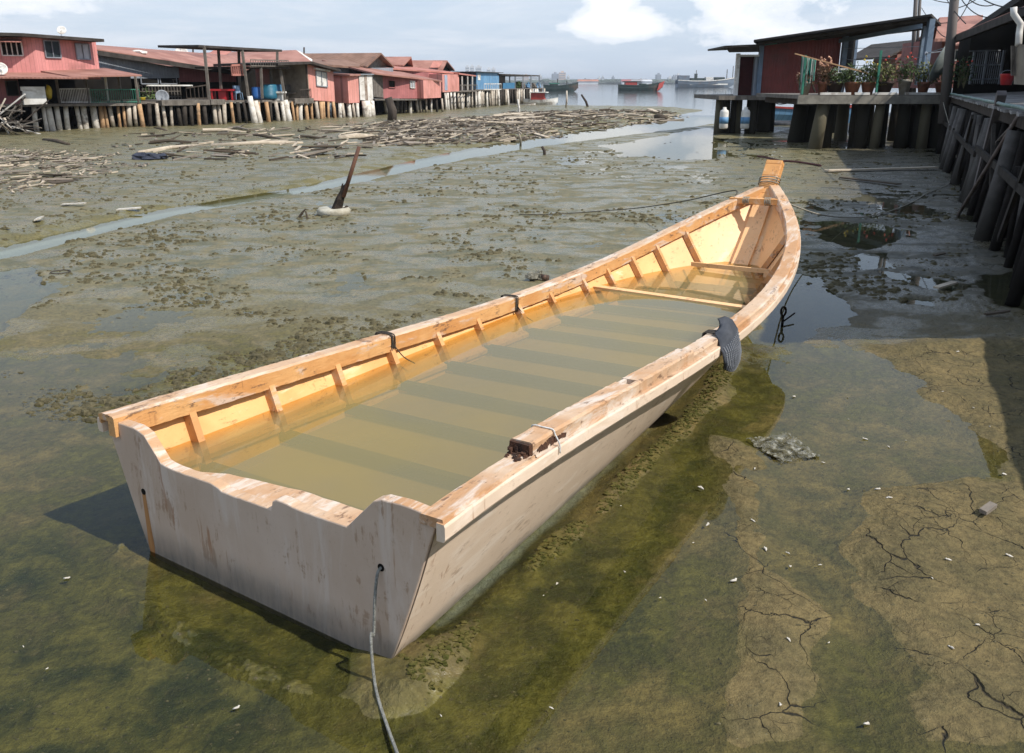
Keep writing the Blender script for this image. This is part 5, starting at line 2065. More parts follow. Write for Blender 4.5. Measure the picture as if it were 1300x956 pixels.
REDB = surf('red_boat_paint', (.40, .05, .04), (.30, .04, .03), .5, 2)
SHIPG = surf('ship_dark_green', (.045, .065, .06), (.03, .045, .045), .6, .6, stain=(.12, .06, .04), stain_amt=.5, stain_scale=.3)
SHIPB = surf('ship_grey', (.12, .15, .19), (.09, .115, .15), .6, .3, stain=(.2, .12, .09), stain_amt=.4, stain_scale=.3)
simple_boat('motorboat', 'small white motorboat with red cabin moored at the outer deck', at(687, 128.5, 108)[:2] + (0,), 4.2, 1.7, .75, R(-12), WHITEW,
            [('cabin', REDB, [(-1.2, .5, -.6, .6, .5, 1.55)]), ('cabin_roof', WHITEW, [(-1.4, .8, -.75, .75, 1.56, 1.66)]), ('windscreen', GLASSD, [(.50, .56, -.5, .5, .95, 1.5)])])
simple_boat('rowing_boat', 'low pale rowing boat lying left of the white motorboat', at(663, 127, 104)[:2] + (0,), 3.2, 1.0, .35, R(-8), WHITEW, [('seat', WOOD, [(-.3, .0, -.4, .4, .28, .33)])], stripe=WOOD)

# --- ships at anchor in the strait
def ship(name, label, px0, px1, yw, ytop, mh, cabin, extras, D):
    a_, b_ = at(px0, yw, D), at(px1, yw, D)
    L_ = b_[0] - a_[0]
    px_m = D / F
    c = ((a_[0] + b_[0]) / 2, D, 0)
    return simple_boat(name, label, c, L_, L_ * .24, (yw - ytop) * px_m, R(4), mh, cabin(L_, px_m), 'ship', 'ships at anchor', .55, extras)


def cabA(L_, m):
    return [('cabin', SHIPG, [(-L_ * .32, -L_ * .10, -1.2, 1.2, 5 * m, 9 * m)]), ('mast', DWOOD, [(-L_ * .1 - .12, -L_ * .1 + .12, -.12, .12, 5 * m, 15 * m), (L_ * .16, L_ * .16 + .2, -.1, .1, 5 * m, 13 * m)]),
            ('net_rack', GREENP, [(-L_ * .35, -L_ * .05, -1, 1, 9 * m, 10 * m)])]


def cabB(L_, m):
    return [('cabin', REDB, [(-L_ * .36, -L_ * .10, -1.3, 1.3, 7 * m, 11 * m)]), ('canopy', SHIPG, [(-L_ * .40, -L_ * .02, -1.5, 1.5, 11 * m, 12 * m)]),
            ('deck_gear', SHIPG, [(-L_ * .02, L_ * .12, -1, 1, 5 * m, 9 * m), (L_ * .16, L_ * .22, -.8, .8, 5 * m, 8 * m)])]


def cabC(L_, m):
    return [('cabin', SHIPB, [(-L_ * .48, -L_ * .30, -2.5, 2.5, 8 * m, 14 * m)]), ('bridge', WHITEW, [(-L_ * .02, L_ * .10, -2.2, 2.2, 7 * m, 12 * m)]), ('white_band', WHITEW, [(-L_ * .3, L_ * .34, -L_ * .105, -L_ * .10, 3 * m, 4.6 * m)]),
            ('deck_gear', SHIPG, [(-L_ * .28, -L_ * .04, -2, 2, 7 * m, 11 * m), (L_ * .14, L_ * .30, -2, 2, 7 * m, 12 * m), (-L_ * .20, -L_ * .16, -1, 1, 11 * m, 16 * m)]),
            ('mast', DWOOD, [(L_ * .34, L_ * .34 + .4, -.2, .2, 7 * m, 21 * m), (L_ * .44, L_ * .44 + .35, -.2, .2, 7 * m, 25 * m), (-L_ * .18, -L_ * .18 + .35, -.2, .2, 7 * m, 20 * m)])]


ship('ship', 'dark green fishing ship with masts behind the end of the stilt row', 690, 734, 116, 109, SHIPG, cabA, SHIPG, 290)
sB = ship('ship', 'dark fishing ship with upswept red bow, middle of the strait', 785, 841, 115, 108, SHIPG, cabB, SHIPG, 300)
MB().hexa([(6.0, -1.9, .9), (9.0, -.3, 2.2), (9.4, -.2, 4.1), (6.2, -1.95, 2.6)], (0, .05, 0))
bow_ = MB()
Ls = (at(841, 115, 300)[0] - at(785, 115, 300)[0])
hh_ = 7 * 300 / F
bow_.add([(Ls * .36, -Ls * .088, .1), (Ls * .505, -.05, hh_ * .75), (Ls * .55, 0, hh_ * 1.75), (Ls * .40, -Ls * .10, hh_ * 1.28), (Ls * .36, Ls * .088, .1), (Ls * .40, Ls * .10, hh_ * 1.28)],
         [(0, 1, 2, 3), (4, 5, 2, 1), (0, 3, 5, 4), (3, 2, 5), (0, 4, 1)])
bow_.build('bow', REDB, sB, world=False)
ship('ship', 'large blue-grey cargo ship with white bridge at anchor behind the red shed', 858, 934, 110.6, 103, SHIPB, cabC, WHITEW, 560)

# --- far shore, with its towers
LAND = surf('far_shore_green', (.055, .08, .055), (.10, .11, .09), .9, .01, bump=0)
CITYW = surf('pale_tower', (.62, .62, .62), (.52, .52, .54), .8, .05, bump=0)
CITYG = surf('grey_tower', (.30, .33, .38), (.25, .28, .32), .8, .05, bump=0)
CITYP = surf('pinkish_tower', (.62, .48, .40), (.55, .42, .36), .8, .05, bump=0)
ls_ = MB()
pxs = list(range(560, 1240, 6))
rg = random.Random(8)
prev = None
for px in pxs:
    a_ = at(px, 106, 2300)
    hh_ = 6 + rg.uniform(0, 5)
    cur = [(a_[0], 2300, -2), (a_[0], 2300, hh_ * .6), (a_[0], 2420, hh_ + 3), (a_[0], 2900, hh_ + 4), (a_[0], 2900, -2)]
    if prev:
        ls_.add(prev + cur, [(0, 1, 6, 5), (1, 2, 7, 6), (2, 3, 8, 7), (3, 4, 9, 8)])
    prev = cur
tag(ls_.build('far_shore', LAND), kind='structure')
hl = MB()
prev = None
for px in range(-400, 1900, 30):
    x = (px - 650) / F * 9000
    hh_ = 28 + 28 * math.sin(px * .006 + 1) ** 2 + 8 * math.sin(px * .031)
    cur = [(x, 8600, -5), (x, 8800, hh_), (x, 9300, -5)]
    if prev:
        hl.add(prev + cur, [(0, 1, 4, 3), (1, 2, 5, 4)])
    prev = cur
tag(hl.build('hills', LAND, smooth=True), kind='structure')


def tower(px0, px1, yt, mat, label, D=2350, storeys=9):
    t = thing('tower_block', label, 'tower block', 'tower blocks on the far shore', loc=at((px0 + px1) / 2, 106, D)[:2] + (0,))
    x0, x1 = at(px0, 106, D)[0], at(px1, 106, D)[0]
    z = at(px0, yt, D)[2]
    MB().box(x0, x1, D, D + 18, 0, z).build('wall', mat, t)
    m_ = MB()
    n_ = max(3, int((x1 - x0) / 7))
    for k in range(int(z / 6)):
        m_.box(x0 + 1, x1 - 1, D - .3, D + .2, 3 + k * 6, 5.5 + k * 6)
    m_.build('window_band', CITYG, t)
    MB().box(x0 + (x1 - x0) * .3, x1 - (x1 - x0) * .3, D + 3, D + 12, z + .02, z + 4).build('roof_housing', mat, t)


TW = [(591, 596, 84.5, CITYW), (597, 602, 84, CITYW), (604, 611.5, 84.5, CITYW), (618, 623, 87.5, CITYW), (624, 629, 87, CITYW), (655, 664, 97, CITYW), (665, 671, 96, CITYP), (675, 682, 98, CITYW), (683, 688, 96, CITYW), (700.5, 709, 93.5, CITYG), (709.5, 718, 92, CITYP),
      (720, 723, 97, CITYW), (759, 763, 99, CITYW), (764, 767, 98, CITYW), (777, 780, 98, CITYG), (790, 800, 103, CITYW), (833, 839, 94.5, CITYG), (848, 853, 98.5, CITYW), (854, 857, 97, CITYG), (858, 864, 95, CITYW), (872, 877, 99, CITYG), (905, 910, 100, CITYW), (741, 745, 101, CITYG), (812, 816, 101, CITYW)]
wn_ = {CITYW: 'white', CITYG: 'grey', CITYP: 'pinkish'}
cnt = {}
for i, (a_, b_, y_, m_) in enumerate(TW):
    where = ('above the blue stilt shed' if b_ < 635 else 'seen through the open steel frame deck' if b_ < 690 else 'behind the green fishing ship' if b_ < 725 else
             'between the green ship and the red-bowed ship' if b_ < 783 else 'behind the red-bowed ship' if b_ < 845 else 'behind the blue-grey cargo ship')
    key = (wn_[m_], where)
    cnt[key] = cnt.get(key, 0) + 1
    tower(a_, b_, y_, m_, ('%s tower block on the hazy far shore %s' % key), 2350 + (i % 3) * 60)
tree_m = MB()
for k in range(240):
    px = rg.uniform(690, 935)
    c = at(px, 106, 2310)
    tree_m.blob((c[0], 2290 + rg.uniform(0, 60), rg.uniform(2, 7)), rg.uniform(6, 16), 8, rg.uniform(3, 6), .3, 6, 4)
tag(tree_m.build('far_trees', LAND), 'hazy band of dark green trees along the far shore', 'trees', kind='stuff')
for i, (px, mt, lb) in enumerate(((745, surf('orange_roof', (.45, .16, .08), None, .8, .1, bump=0), 'orange-roofed long warehouse low on the hazy far shore'), (812, CITYW, 'low white warehouse on the far shore behind the red-bowed ship'), (800, REDB, 'red-roofed low shed on the far shore above the dark ship'))):
    t = thing('warehouse', lb, 'warehouse', loc=at(px, 106, 2300)[:2] + (0,))
    x = at(px, 106, 2300)[0]
    MB().box(x - 26, x + 26, 2262, 2285, 0, 7).build('wall', CITYW, t)
    MB().hexa([(x - 28, 2260, 7.1), (x + 28, 2260, 7.1), (x + 26, 2272, 11.5), (x - 26, 2272, 11.5)], [(x - 28, 2288, 7.1), (x + 28, 2288, 7.1), (x + 26, 2276, 11.5), (x - 26, 2276, 11.5)]).build('roof', mt, t)

# --- poles standing in mud and water
def stake(px0, y0, px1, y1, D, r, mat, label, name='pole', cat='pole', group=None, z=0):
    a_ = gr(px0, y0, z)
    b_ = at(px1, y1, a_[1] if D is None else D)
    return tag(MB().tube([(a_[0], a_[1], -.3), ((a_[0] + b_[0]) / 2 + r * .6, (a_[1] + b_[1]) / 2, b_[2] / 2), b_], [r * 1.1, r, r * .8], 7).build(name, mat, smooth=True), label, cat, group)


stake(718, 139, 719.5, 115, None, .10, PILE, 'pale upright pole in the water beyond the driftwood')
stake(748, 138, 738, 120, None, .13, DWOOD, 'dark slanting pole in the water right of the pale upright pole')
stake(659, 148, 657.5, 126, None, .09, WHITEW, 'thin white post at the water edge before the outer deck')
stake(497, 157, 493, 124, None, .32, DWOOD, 'thick dark post stump in the mud in front of the long pink house')
stake(661, 183, 659, 170, None, .05, PILE, 'short thin stick in the stream bank below the driftwood')
stake(325, 192, 326, 185, None, .03, PILE, 'short pale stick standing in the mud in front of the driftwood band')
stake(692, 197, 688, 186, None, .06, DWOOD, 'short dark stick standing in the middle of the stream')
# ------------------------------------------------------------------ right side: red shed, flower platform, jetty
def rstilt(par, px, yt, D, yb=None, r=.2, mat=PILED, lean=0.0, name='stilt'):
    a_ = at(px, yt, D)
    return MB().tube([(a_[0] + lean, D, -.3), (a_[0] + lean * .5, D, a_[2] * .5), (a_[0], D, a_[2])], [r * 1.1, r, r * .95], 10).build(name, mat, par, smooth=True)


SD = 48.0
sh = thing('stilt_shed', 'big dark red sheet-metal shed on stilts under a sloping dark roof, right of the water', 'shed', 'sheds on the right bank', loc=at(1010, 125, SD))
X = lambda px, py=110, D=SD: at(px, py, D)[0]
ZZ = lambda px, py, D=SD: at(px, py, D)[2]
zd = ZZ(1000, 121)
# main wall
p = [(X(965), SD, zd), (X(1062), SD, zd), (X(1062), SD, ZZ(1062, 45)), (X(965), SD, ZZ(965, 57))]
MB().hexa(p, (1.9, 6, 0)).build('wall', REDW, sh)
MB().hexa([(X(965) + .05, SD - .05, ZZ(965, 58)), (X(1030), SD - .05, ZZ(1030, 50)), (X(1030), SD - .05, ZZ(1030, 44)), (X(965) + .05, SD - .05, ZZ(965, 52))], (0, .04, 0)).build('green_strip', GREENP, sh)
# roof: long mono-pitch with deep dark underside
ra, rb = at(957, 50.5, SD - 1.2), at(1183, 17.5, SD - 1.2 - 6)
rc_, rd_ = (rb[0] + 3.6, rb[1] + 6.5, rb[2]), (ra[0] + 2.2, ra[1] + 6.5, ra[2])
MB().hexa([ra, rb, rc_, rd_], (0, 0, -.10)).build('roof', ROOFD, sh)
MB().hexa([vadd(p_, (0, 0, -.104)) for p_ in (ra, rb, rc_, rd_)], (0, 0, -.02)).build('underside_shade', DARK, sh)  # black sheet added under the roof to stand in for shade
for k in range(5):
    y_ = .5 + k * 1.4
    MB().bar((ra[0] + .2 + y_ * .34, ra[1] + y_, ra[2] - .2), (rb[0] - .2 + y_ * .55, rb[1] + y_, rb[2] - .2), .1, .14).build('rafter', ROOFD, sh)
# steel columns
for (px, yb, yt, D, w_) in ((962, 119, 58, SD - .15, .22), (1066, 118, 43, SD - .15, .26), (1171, 110, 24, SD - 6.5, .26), (1164, 108, 27, SD - 2.2, .2), (1080, 112, 44, SD + 6.5, .2)):
    a_ = at(px, yb, D)
    MB().bar(a_, (a_[0], D, at(px, yt, D)[2]), w_).build('column', STEELB, sh)
MB().bar(at(1066, 52, SD - .2), at(1170, 33, SD - 6.6), .1, .2).build('beam', STEELB, sh)
q = [at(1068, 110, SD + .4), at(1078, 110, SD + 2.5), at(1078, 50, SD + 2.5), at(1068, 48, SD + .4)]
MB().hexa([q[0], q[1], (q[1][0], q[1][1], q[2][2]), (q[0][0], q[0][1], q[3][2])], (.08, 0, 0)).build('inner_wall', DARK, sh)
# wires and mesh of the open bay
wm = MB()
for yy in (62, 76, 84, 92):
    wm.bar(at(1068, yy, SD - .3), at(1171, yy - 3, SD - 6.4), .025)
wm.build('wire', TIN, sh)
# left annex
an = thing('stilt_shed', 'narrow white-framed annex with dark door left of the dark red shed', 'shed', 'sheds on the right bank', loc=at(945, 125, SD))
MB().hexa([(X(938), SD + .2, zd), (X(957), SD + .2, zd), (X(957), SD + .2, ZZ(957, 70)), (X(938), SD + .2, ZZ(938, 70))], (1.2, 4, 0)).build('wall', surf('maroon_board', (.055, .012, .012), None, .6, 2), an)
MB().box(X(932), X(936), SD - .2, SD + .1, zd, ZZ(934, 68)).build('frame', WHITEW, an)
MB().box(X(955.5), X(961), SD - .1, SD + .19, zd, ZZ(958, 71)).build('frame', TIN, an)
MB().box(X(934), X(961), SD - .25, SD + .05, ZZ(945, 72), ZZ(945, 69.5)).build('frame', WHITEW, an)
MB().hexa([at(920, 58, SD - 1), at(964, 56, SD - 1), (X(964), SD + 5, ZZ(964, 56)), (X(921), SD + 5, ZZ(921, 58))], (0, 0, -.1)).build('roof', ROOFD, an)
MB().hexa([at(920.5, 58.5, SD - 1.02), at(964, 56.5, SD - 1.02), at(964, 66, SD - .7), at(926, 66.5, SD - .7)], (0, .1, 0)).build('eave_board', ROOFD, an)
dk = MB().box(X(906), X(962), SD - 1.4, SD + 5, zd - .22, zd - .004).build('deck', WOOD, an)
dk2 = MB().box(X(962.3), X(1064), SD - .3, SD + 6, zd - .25, zd - .004).build('deck', WOOD, sh)
for px, mt, r_ in ((914.5, PILE, .24), (925, PILED, .13), (932, PILED, .16), (938.5, PILE, .2), (955, PILED, .28), (922, PILED, .14)):
    rstilt(an, px, 126, SD - .6 + (px % 3) * .3, r=r_, mat=mt)
for px, r_ in ((964, .34), (972, .36), (979, .3), (1018, .4), (1026, .4), (1030, .45), (1062, .4), (1090, .3)):
    rstilt(sh, px, 121, SD + .6 + (px % 5) * .4, r=r_, mat=PILED)
# white drums tied to the annex stilts
for i, px in enumerate((919, 946)):
    c = at(px, 152, SD - 1.5)
    t = thing('drum', 'white plastic drum with blue band tied under the annex, %s of two' % ('left' if i == 0 else 'right'), 'drum', 'drums under the annex deck', loc=(c[0], c[1], .35))
    MB().lathe([(0, 0), (.20, .01), (.235, .08), (.235, .85), (.21, .95), (.1, 1.02), (.09, 1.12), (0, 1.13)], (0, 0, 0), 14).build('body', WHITEW, t, smooth=True, world=False)
    MB().lathe([(.238, .28), (.242, .28), (.242, .62), (.238, .62)], (0, 0, 0), 14).build('band', BLUEP, t, smooth=True, world=False)
# blue-red boats and clutter beyond the platform
simple_boat('rowing_boat', 'blue and red wooden boat lying in the mud beyond the flower platform', (at(1040, 160, 60)[0], 60.0, .1), 7.5, 1.7, .95, R(3), BLUEP, [('thwart', WOOD, [(-1.2, -.9, -.6, .6, .55, .6), (1.0, 1.3, -.6, .6, .55, .6)])], stripe=REDB)
c = gr(994, 160, 0)
tag(MB().tube([(c[0] + 1.1 * math.cos(a), c[1] + 1.1 * math.sin(a), .14) for a in [i * math.pi / 10 for i in range(21)]], .17, 8).build('old_tyre', RUB, smooth=True), 'black ring of old tyre on the mud between the shed stilts', 'tyre')
tag(MB().tube(smooth([at(981, 128, SD), at(988, 132, SD), at(1000, 131, SD), at(1016, 126, SD)], 5), .03, 5).build('cable', DWOOD), 'dark cable slung between the stilts under the red shed', 'cable')

# flower platform
PD = 36.6
zp = at(1100, 120.5, PD)[2]
fp = thing('platform', 'weathered timber platform on concrete piles carrying a row of potted flowers', 'platform', loc=at(1110, 130, PD))
xl, xr = at(1015, 125, PD)[0], at(1212, 122, PD)[0]
MB().box(xl, xr, PD, PD + 6.5, zp - .16, zp).build('deck', WOOD, fp)
MB().box(xl - .1, xr, PD - .14, PD - .003, zp - .36, zp - .02).build('edge_beam', surf('pale_worn_beam', (.26, .24, .20), (.17, .155, .13), .85, 3, bump=.6), fp)
for k, px in enumerate((1030, 1075, 1120, 1160, 1195)):
    x = at(px, 130, PD)[0]
    MB().box(x - .12, x + .12, PD + .1, PD + 6.3, zp - .42, zp - .163).build('joist', DWOOD, fp)
for k, (a_, b_) in enumerate(((1041, 1080), (1085, 1104), (1111, 1138), (1149, 1194))):
    x0, x1 = at(a_, 118, PD)[0], at(b_, 118, PD)[0]
    MB().box(x0, x1, PD - .05, PD + .03, zp + .003, zp + .10).build('white_edge_board', WHITEW, fp)
piles = [(1047, PD + .3, .40, PILE, -.25), (1019, PD + 4.5, .5, PILED, -.2), (1029, PD + 4.8, .4, PILED, 0), (1055, PD + .8, .36, PILED, -.1), (1072, PD + 5.5, .42, PILE, 0), (1092, PD + 1.0, .42, PILED, 0), (1098, PD + .5, .4, PILED, 0), (1106, PD + 2.6, .28, PILE, 0), (1119, PD + .3, .30, PILE, -.1), (1124, PD + 1.2, .3, PILED, 0),
         (1150, PD + .5, .38, PILED, 0), (1156, PD + 1.5, .38, PILED, 0), (1163, PD + 4, .4, PILED, 0), (1172, PD + .5, .40, PILED, 0), (1177, PD + .3, .34, PILE, 0), (1188, PD + .9, .5, PILED, 0), (1196, PD + .4, .4, PILED, 0), (1206, PD + .4, .5, PILED, 0), (1183, PD + 3, .5, PILED, 0), (1140, PD + 5.5, .4, PILED, 0)]
for px, D, r_, mt, ln in piles:
    rstilt(fp, px, 128, D, r=r_ * .68, mat=mt, lean=ln)
# fence posts & netting of the platform
for px, yt in ((1018, 70), (1112, 64), (1204, 95)):
    a_ = at(px, 120, PD + .1)
    MB().bar(a_, (a_[0], a_[1], at(px, yt, PD + .1)[2]), .08).build('post', GREENP, fp)
rp_ = MB().bar(at(1009, 68, PD - .3), at(1105, 94, PD + .3), .05)
tag(rp_.build('bamboo_pole', surf('bamboo', (.42, .25, .13), (.3, .17, .09), .6, 5)), 'thin tan bamboo pole slanting down across the flower platform', 'pole')
tag(MB().bar(at(1022, 82, PD + .2), at(1035, 117, PD + .3), .06).build('dark_pole', DWOOD), 'short dark stick slanting in front of the striped cloth', 'stick')
# striped cloth, a real pleated sheet
CLG = surf('green_cloth', (.02, .30, .22), (.015, .2, .15), .8, 3)
ct = thing('hanging_cloth', 'green and white striped cloth hanging at the left end of the flower platform', 'cloth', loc=at(1027, 95, PD + .2))
x0, x1 = at(1018.5, 90, PD)[0], at(1037.5, 90, PD)[0]
N_ = 28
for k in range(N_):
    t0, t1 = k / N_, (k + 1) / N_
    def fz(t): return at(1018 + 20 * t, 71 + 5 * t, PD)[2], at(1018 + 20 * t, 115 - 14 * t, PD)[2]
    a0, b0 = fz(t0)
    a1, b1 = fz(t1)
    y0_, y1_ = PD + .2 + .07 * math.sin(t0 * 26), PD + .2 + .07 * math.sin(t1 * 26)
    X0, X1 = x0 + (x1 - x0) * t0, x0 + (x1 - x0) * t1
    m_ = CLG if (k // 2) % 2 == 0 else WHITEW
    if k % 2 == 0:
        strip_ = MB()
    strip_.hexa([(X0, y0_, b0), (X1, y1_, b1), (X1, y1_, a1), (X0, y0_, a0)], (0, .015, 0))
    if k % 2 == 1:
        strip_.build('stripe', m_, ct)

# table-like shelf and white chair back, brown board
tag(MB().box(at(1062, 88, PD + 2)[0], at(1106, 88, PD + 2)[0], PD + 1.6, PD + 2.6, at(1062, 89, PD + 2)[2], at(1062, 87, PD + 2)[2]).add([], []).build('shelf_board', WHITEW), 'white shelf board above the potted plants', 'shelf')
tag(MB().hexa([at(1038, 114, PD + 1), at(1052, 116, PD + .8), at(1048, 97, PD + 1.2), at(1040, 99, PD + 1.3)], (.03, .12, 0)).build('brown_board', surf('reddish_board', (.14, .05, .04), None, .8, 3)), 'reddish brown board leaning among the pots at the left', 'board')
ch = thing('chair', 'white plastic chair back arching behind a pot on the platform', 'chair', loc=at(1062, 117, PD + .8))
arc = [(x_, 0, z_) for x_, z_ in [(-.27, .0), (-.28, .4), (-.22, .68), (0, .78), (.22, .68), (.28, .4), (.27, 0)]]
MB().tube(smooth(arc, 4), .035, 6).build('backrest', WHITEW, ch, world=False, smooth=True)
MB().tube(smooth([(x_ * .6, 0, z_ * .86) for x_, _, z_ in arc], 4), .03, 6).build('backrest_slat', WHITEW, ch, world=False, smooth=True)
MB().box(-.25, .25, .02, .45, .36, .40).build('seat', WHITEW, ch, world=False)
for x_ in (-.22, .22):
    MB().box(x_ - .02, x_ + .02, .4, .44, 0, .36).build('leg', WHITEW, ch, world=False)

POTT = surf('terracotta', (.26, .10, .05), (.18, .07, .04), .8, 5)
POTD = surf('dark_pot', (.05, .035, .03), None, .5, 5)
POTC = surf('concrete_pot', (.36, .33, .27), (.26, .23, .18), .85, 5)
FLR = surf('red_petals', (.75, .08, .05), None, .6, 3)
FLY = surf('yellow_petals', (.80, .55, .04), None, .6, 3)
FLP = surf('peach_petals', (.75, .40, .25), None, .6, 3)
pots = [(1021, 15, POTC, LEAFR, .35, None, 'left corner of the platform by the green post', 'pale pot of dry plants'),
        (1043, 12, POTT, LEAFR, .85, (FLP, 26), 'beside the reddish board', 'brown pot of dry peach-flowered plant'),
        (1059, 20, POTD, LEAFG, .55, None, 'in front of the white chair back', 'dark pot of green leaves'),
        (1081, 20, POTT, LEAFG, .75, None, 'below the white shelf board', 'terracotta pot of bushy green plant'),
        (1101, 17, POTT, LEAFG, .9, (FLY, 5), 'just left of the tall green post', 'terracotta pot of tall yellow-flowered plant'),
        (1121, 22, POTD, LEAFY, .9, (FLR, 4), 'just right of the tall green post', 'wide dark pot of yellowish plant with red blooms'),
        (1147, 16, POTC, LEAFG, .95, (FLR, 5), 'middle of the platform', 'tapered concrete pot with red-flowered plant'),
        (1171, 15, POTT, LEAFY, .85, None, 'before the steel column', 'terracotta pot of fine yellowish grass plant'),
        (1196, 20, POTT, LEAFD, .85, (FLY, 3), 'under the grey dish', 'broad terracotta pot of dark green plant')]
for i, (px, wpx, pm, lm, h, fl_, where, what) in enumerate(pots):
    D = PD + .45
    c = at(px, 119.0, D)
    c = (c[0], D, zp + (.0 if pm is not POTC or i == 0 else -.0))
    r_ = wpx / 2 * D / F
    hh_ = .52 if i != 6 else .62
    t = thing('flower_pot', '%s %s' % (what, where), 'flower pot', 'flower pots along the platform', loc=c)
    MB().lathe([(0, 0), (r_ * .62, 0), (r_ * .95, hh_ * .82), (r_ * 1.04, hh_ * .84), (r_ * 1.04, hh_), (r_ * .93, hh_), (r_ * .9, hh_ * .88), (0, hh_ * .88)], (0, 0, 0), 16).build('pot', pm, t, smooth=True, world=False)
    rg = random.Random(100 + i)
    lf = MB()
    stm = MB()
    b0 = (0, 0, hh_ * .88)
    rad = r_ * 1.35
    for k in range(16):
        a = rg.uniform(0, 6.28)
        e_ = (rad * rg.uniform(.3, 1) * math.cos(a), rad * rg.uniform(.3, 1) * math.sin(a), b0[2] + h * rg.uniform(.5, 1))
        stm.tube([(e_[0] * .1, e_[1] * .1, b0[2]), (e_[0] * .45, e_[1] * .45, b0[2] + (e_[2] - b0[2]) * .6), e_], [.014, .01, .005], 4)
    for k in range(620):
        a = rg.uniform(0, 6.28)
        rr_ = rad * math.sqrt(rg.random())
        z = b0[2] + h * (.05 + .9 * rg.random()) * (1 - .4 * (rr_ / rad) ** 2) + .12 * math.sin(a * 3 + i)
        p = (rr_ * math.cos(a) * 1.1, rr_ * math.sin(a), z)
        l_ = rg.uniform(.07, .17)
        d1 = vn((rg.uniform(-1, 1), rg.uniform(-1, 1), rg.uniform(-.3, 1)))
        d2 = vn(vx(d1, (rg.uniform(-.5, .5), rg.uniform(-.5, .5), 1)))
        lf.add([p, vadd(vadd(p, vmul(d1, l_ * .5)), vmul(d2, l_ * .22)), vadd(p, vmul(d1, l_)), vadd(vadd(p, vmul(d1, l_ * .5)), vmul(d2, -l_ * .22))], [(0, 1, 2, 3)])
    stm.build('stem', LEAFS, t, world=False)
    lf.build('leaves', lm, t, world=False)
    if fl_:
        fm = MB()
        for k in range(fl_[1]):
            a = rg.uniform(0, 6.28)
            rr_ = rad * math.sqrt(rg.random())
            fm.blob((rr_ * math.cos(a), rr_ * math.sin(a) - .1, b0[2] + h * rg.uniform(.8, 1.25)), .045, .04, .04, .4, 6, 4, k)
        fm.build('flowers', fl_[0], t, world=False)

# big grey dish at the end of the platform
DG = surf('grey_dish', (.30, .34, .33), (.22, .26, .26), .55, 1.5, stain=(.12, .12, .1), stain_amt=.5)
dish('satellite_dish', at(1196, 76, 36), .92, (-.62, .50, .32), DG, 'large grey satellite dish seen from behind at the right end of the flower pots', pole_to=at(1201, 118, 36))

# ---------------------------------------------------------------- long jetty on the right
ZJ = 2.24
edge = [(17.6, 35.6), (16.73, 33.3), (12.3, 23.3), (8.19, 13.95), (5.2, 7.2), (2.4, .8), (.9, -2.6)]
jd = vn((8.5, 19.3, 0))
jn = (jd[1], -jd[0], 0)          # towards the right, away from the mud


def JP(k, off, z):
    """k metres along the jetty edge from its point nearest to the viewer's right, off metres inland"""
    o_ = (8.19, 13.95)
    return (o_[0] + jd[0] * k + jn[0] * off, o_[1] + jd[1] * k + jn[1] * off, z)


jt = thing('jetty', 'long plank jetty on crowded dark piles running along the right side', 'jetty', loc=JP(0, 0, 0))
rg = random.Random(41)
dm = MB()
k = -10.0
while k < 27.0:
    w_ = rg.uniform(.17, .21)
    o0 = rg.uniform(-.10, .04) + (1.62 if k < -4.4 else 0)
    dz = rg.uniform(-.008, .008)
    dm.hexa([JP(k, o0, ZJ + dz), JP(k + w_ - .012, o0, ZJ + dz), JP(k + w_ - .012, 6.5, ZJ + .38 + dz), JP(k, 6.5, ZJ + .38 + dz)], (0, 0, -.05))
    k += w_
dm.build('deck_planks', surf('bleached_deck_planks', (.34, .325, .31), (.24, .225, .215), .8, 1.5, bump=.4, stain=(.15, .13, .12), stain_amt=.5), jt)
for off in (.15, 1.75, 3.6, 5.6):
    k0_ = -4.3 if off < 1 else -10
    MB().hexa([JP(k0_, off - .08, ZJ - .06 + off * .058), JP(k0_, off + .08, ZJ - .06 + off * .058), JP(27, off + .08, ZJ - .06 + off * .058), JP(27, off - .08, ZJ - .06 + off * .058)], (0, 0, -.22)).build('girder', DWOOD, jt)
MB().hexa([JP(-10, 1.20, ZJ + .05), JP(-4.45, 1.20, ZJ + .05), JP(-4.45, 1.50, ZJ + .05), JP(-10, 1.50, ZJ + .05)], (0, 0, -.12)).build('edge_beam', DWOOD, jt)
k = -9.5
i = 0
while k < 23.5:
    big = rg.random() < .3
    r_ = rg.uniform(.11, .15) if big else rg.uniform(.05, .085)
    off = rg.uniform(.0, .35) + (1.65 if k < -4.4 else 0)
    zt_ = ZJ - rg.uniform(.3, .34) if rg.random() < .8 else rg.uniform(1.0, 1.8)
    ln = rg.uniform(-.3, .3)
    a_ = JP(k + ln, off - rg.uniform(0, .35), -.3)
    b_ = JP(k, off, zt_)
    mt = surf('jetty_pile_pale', (.11, .098, .088), (.06, .052, .045), .85, 2.5, bump=.6, tide=(.2, 1.5, (.03, .026, .02))) if (big and rg.random() < .7) else surf('jetty_pile_shade', (.022, .018, .015), (.012, .010, .009), .85, 3, bump=.6, tide=(.2, 1.1, (.016, .014, .012)))  # pile colours lowered to imitate the shade of the eave
    MB().tube([a_, vadd(vmul(a_, .5), vmul(b_, .5)), b_], [r_ * 1.1, r_, r_], 9).build('pile', mt, jt, smooth=True)
    k += rg.uniform(.24, .42)
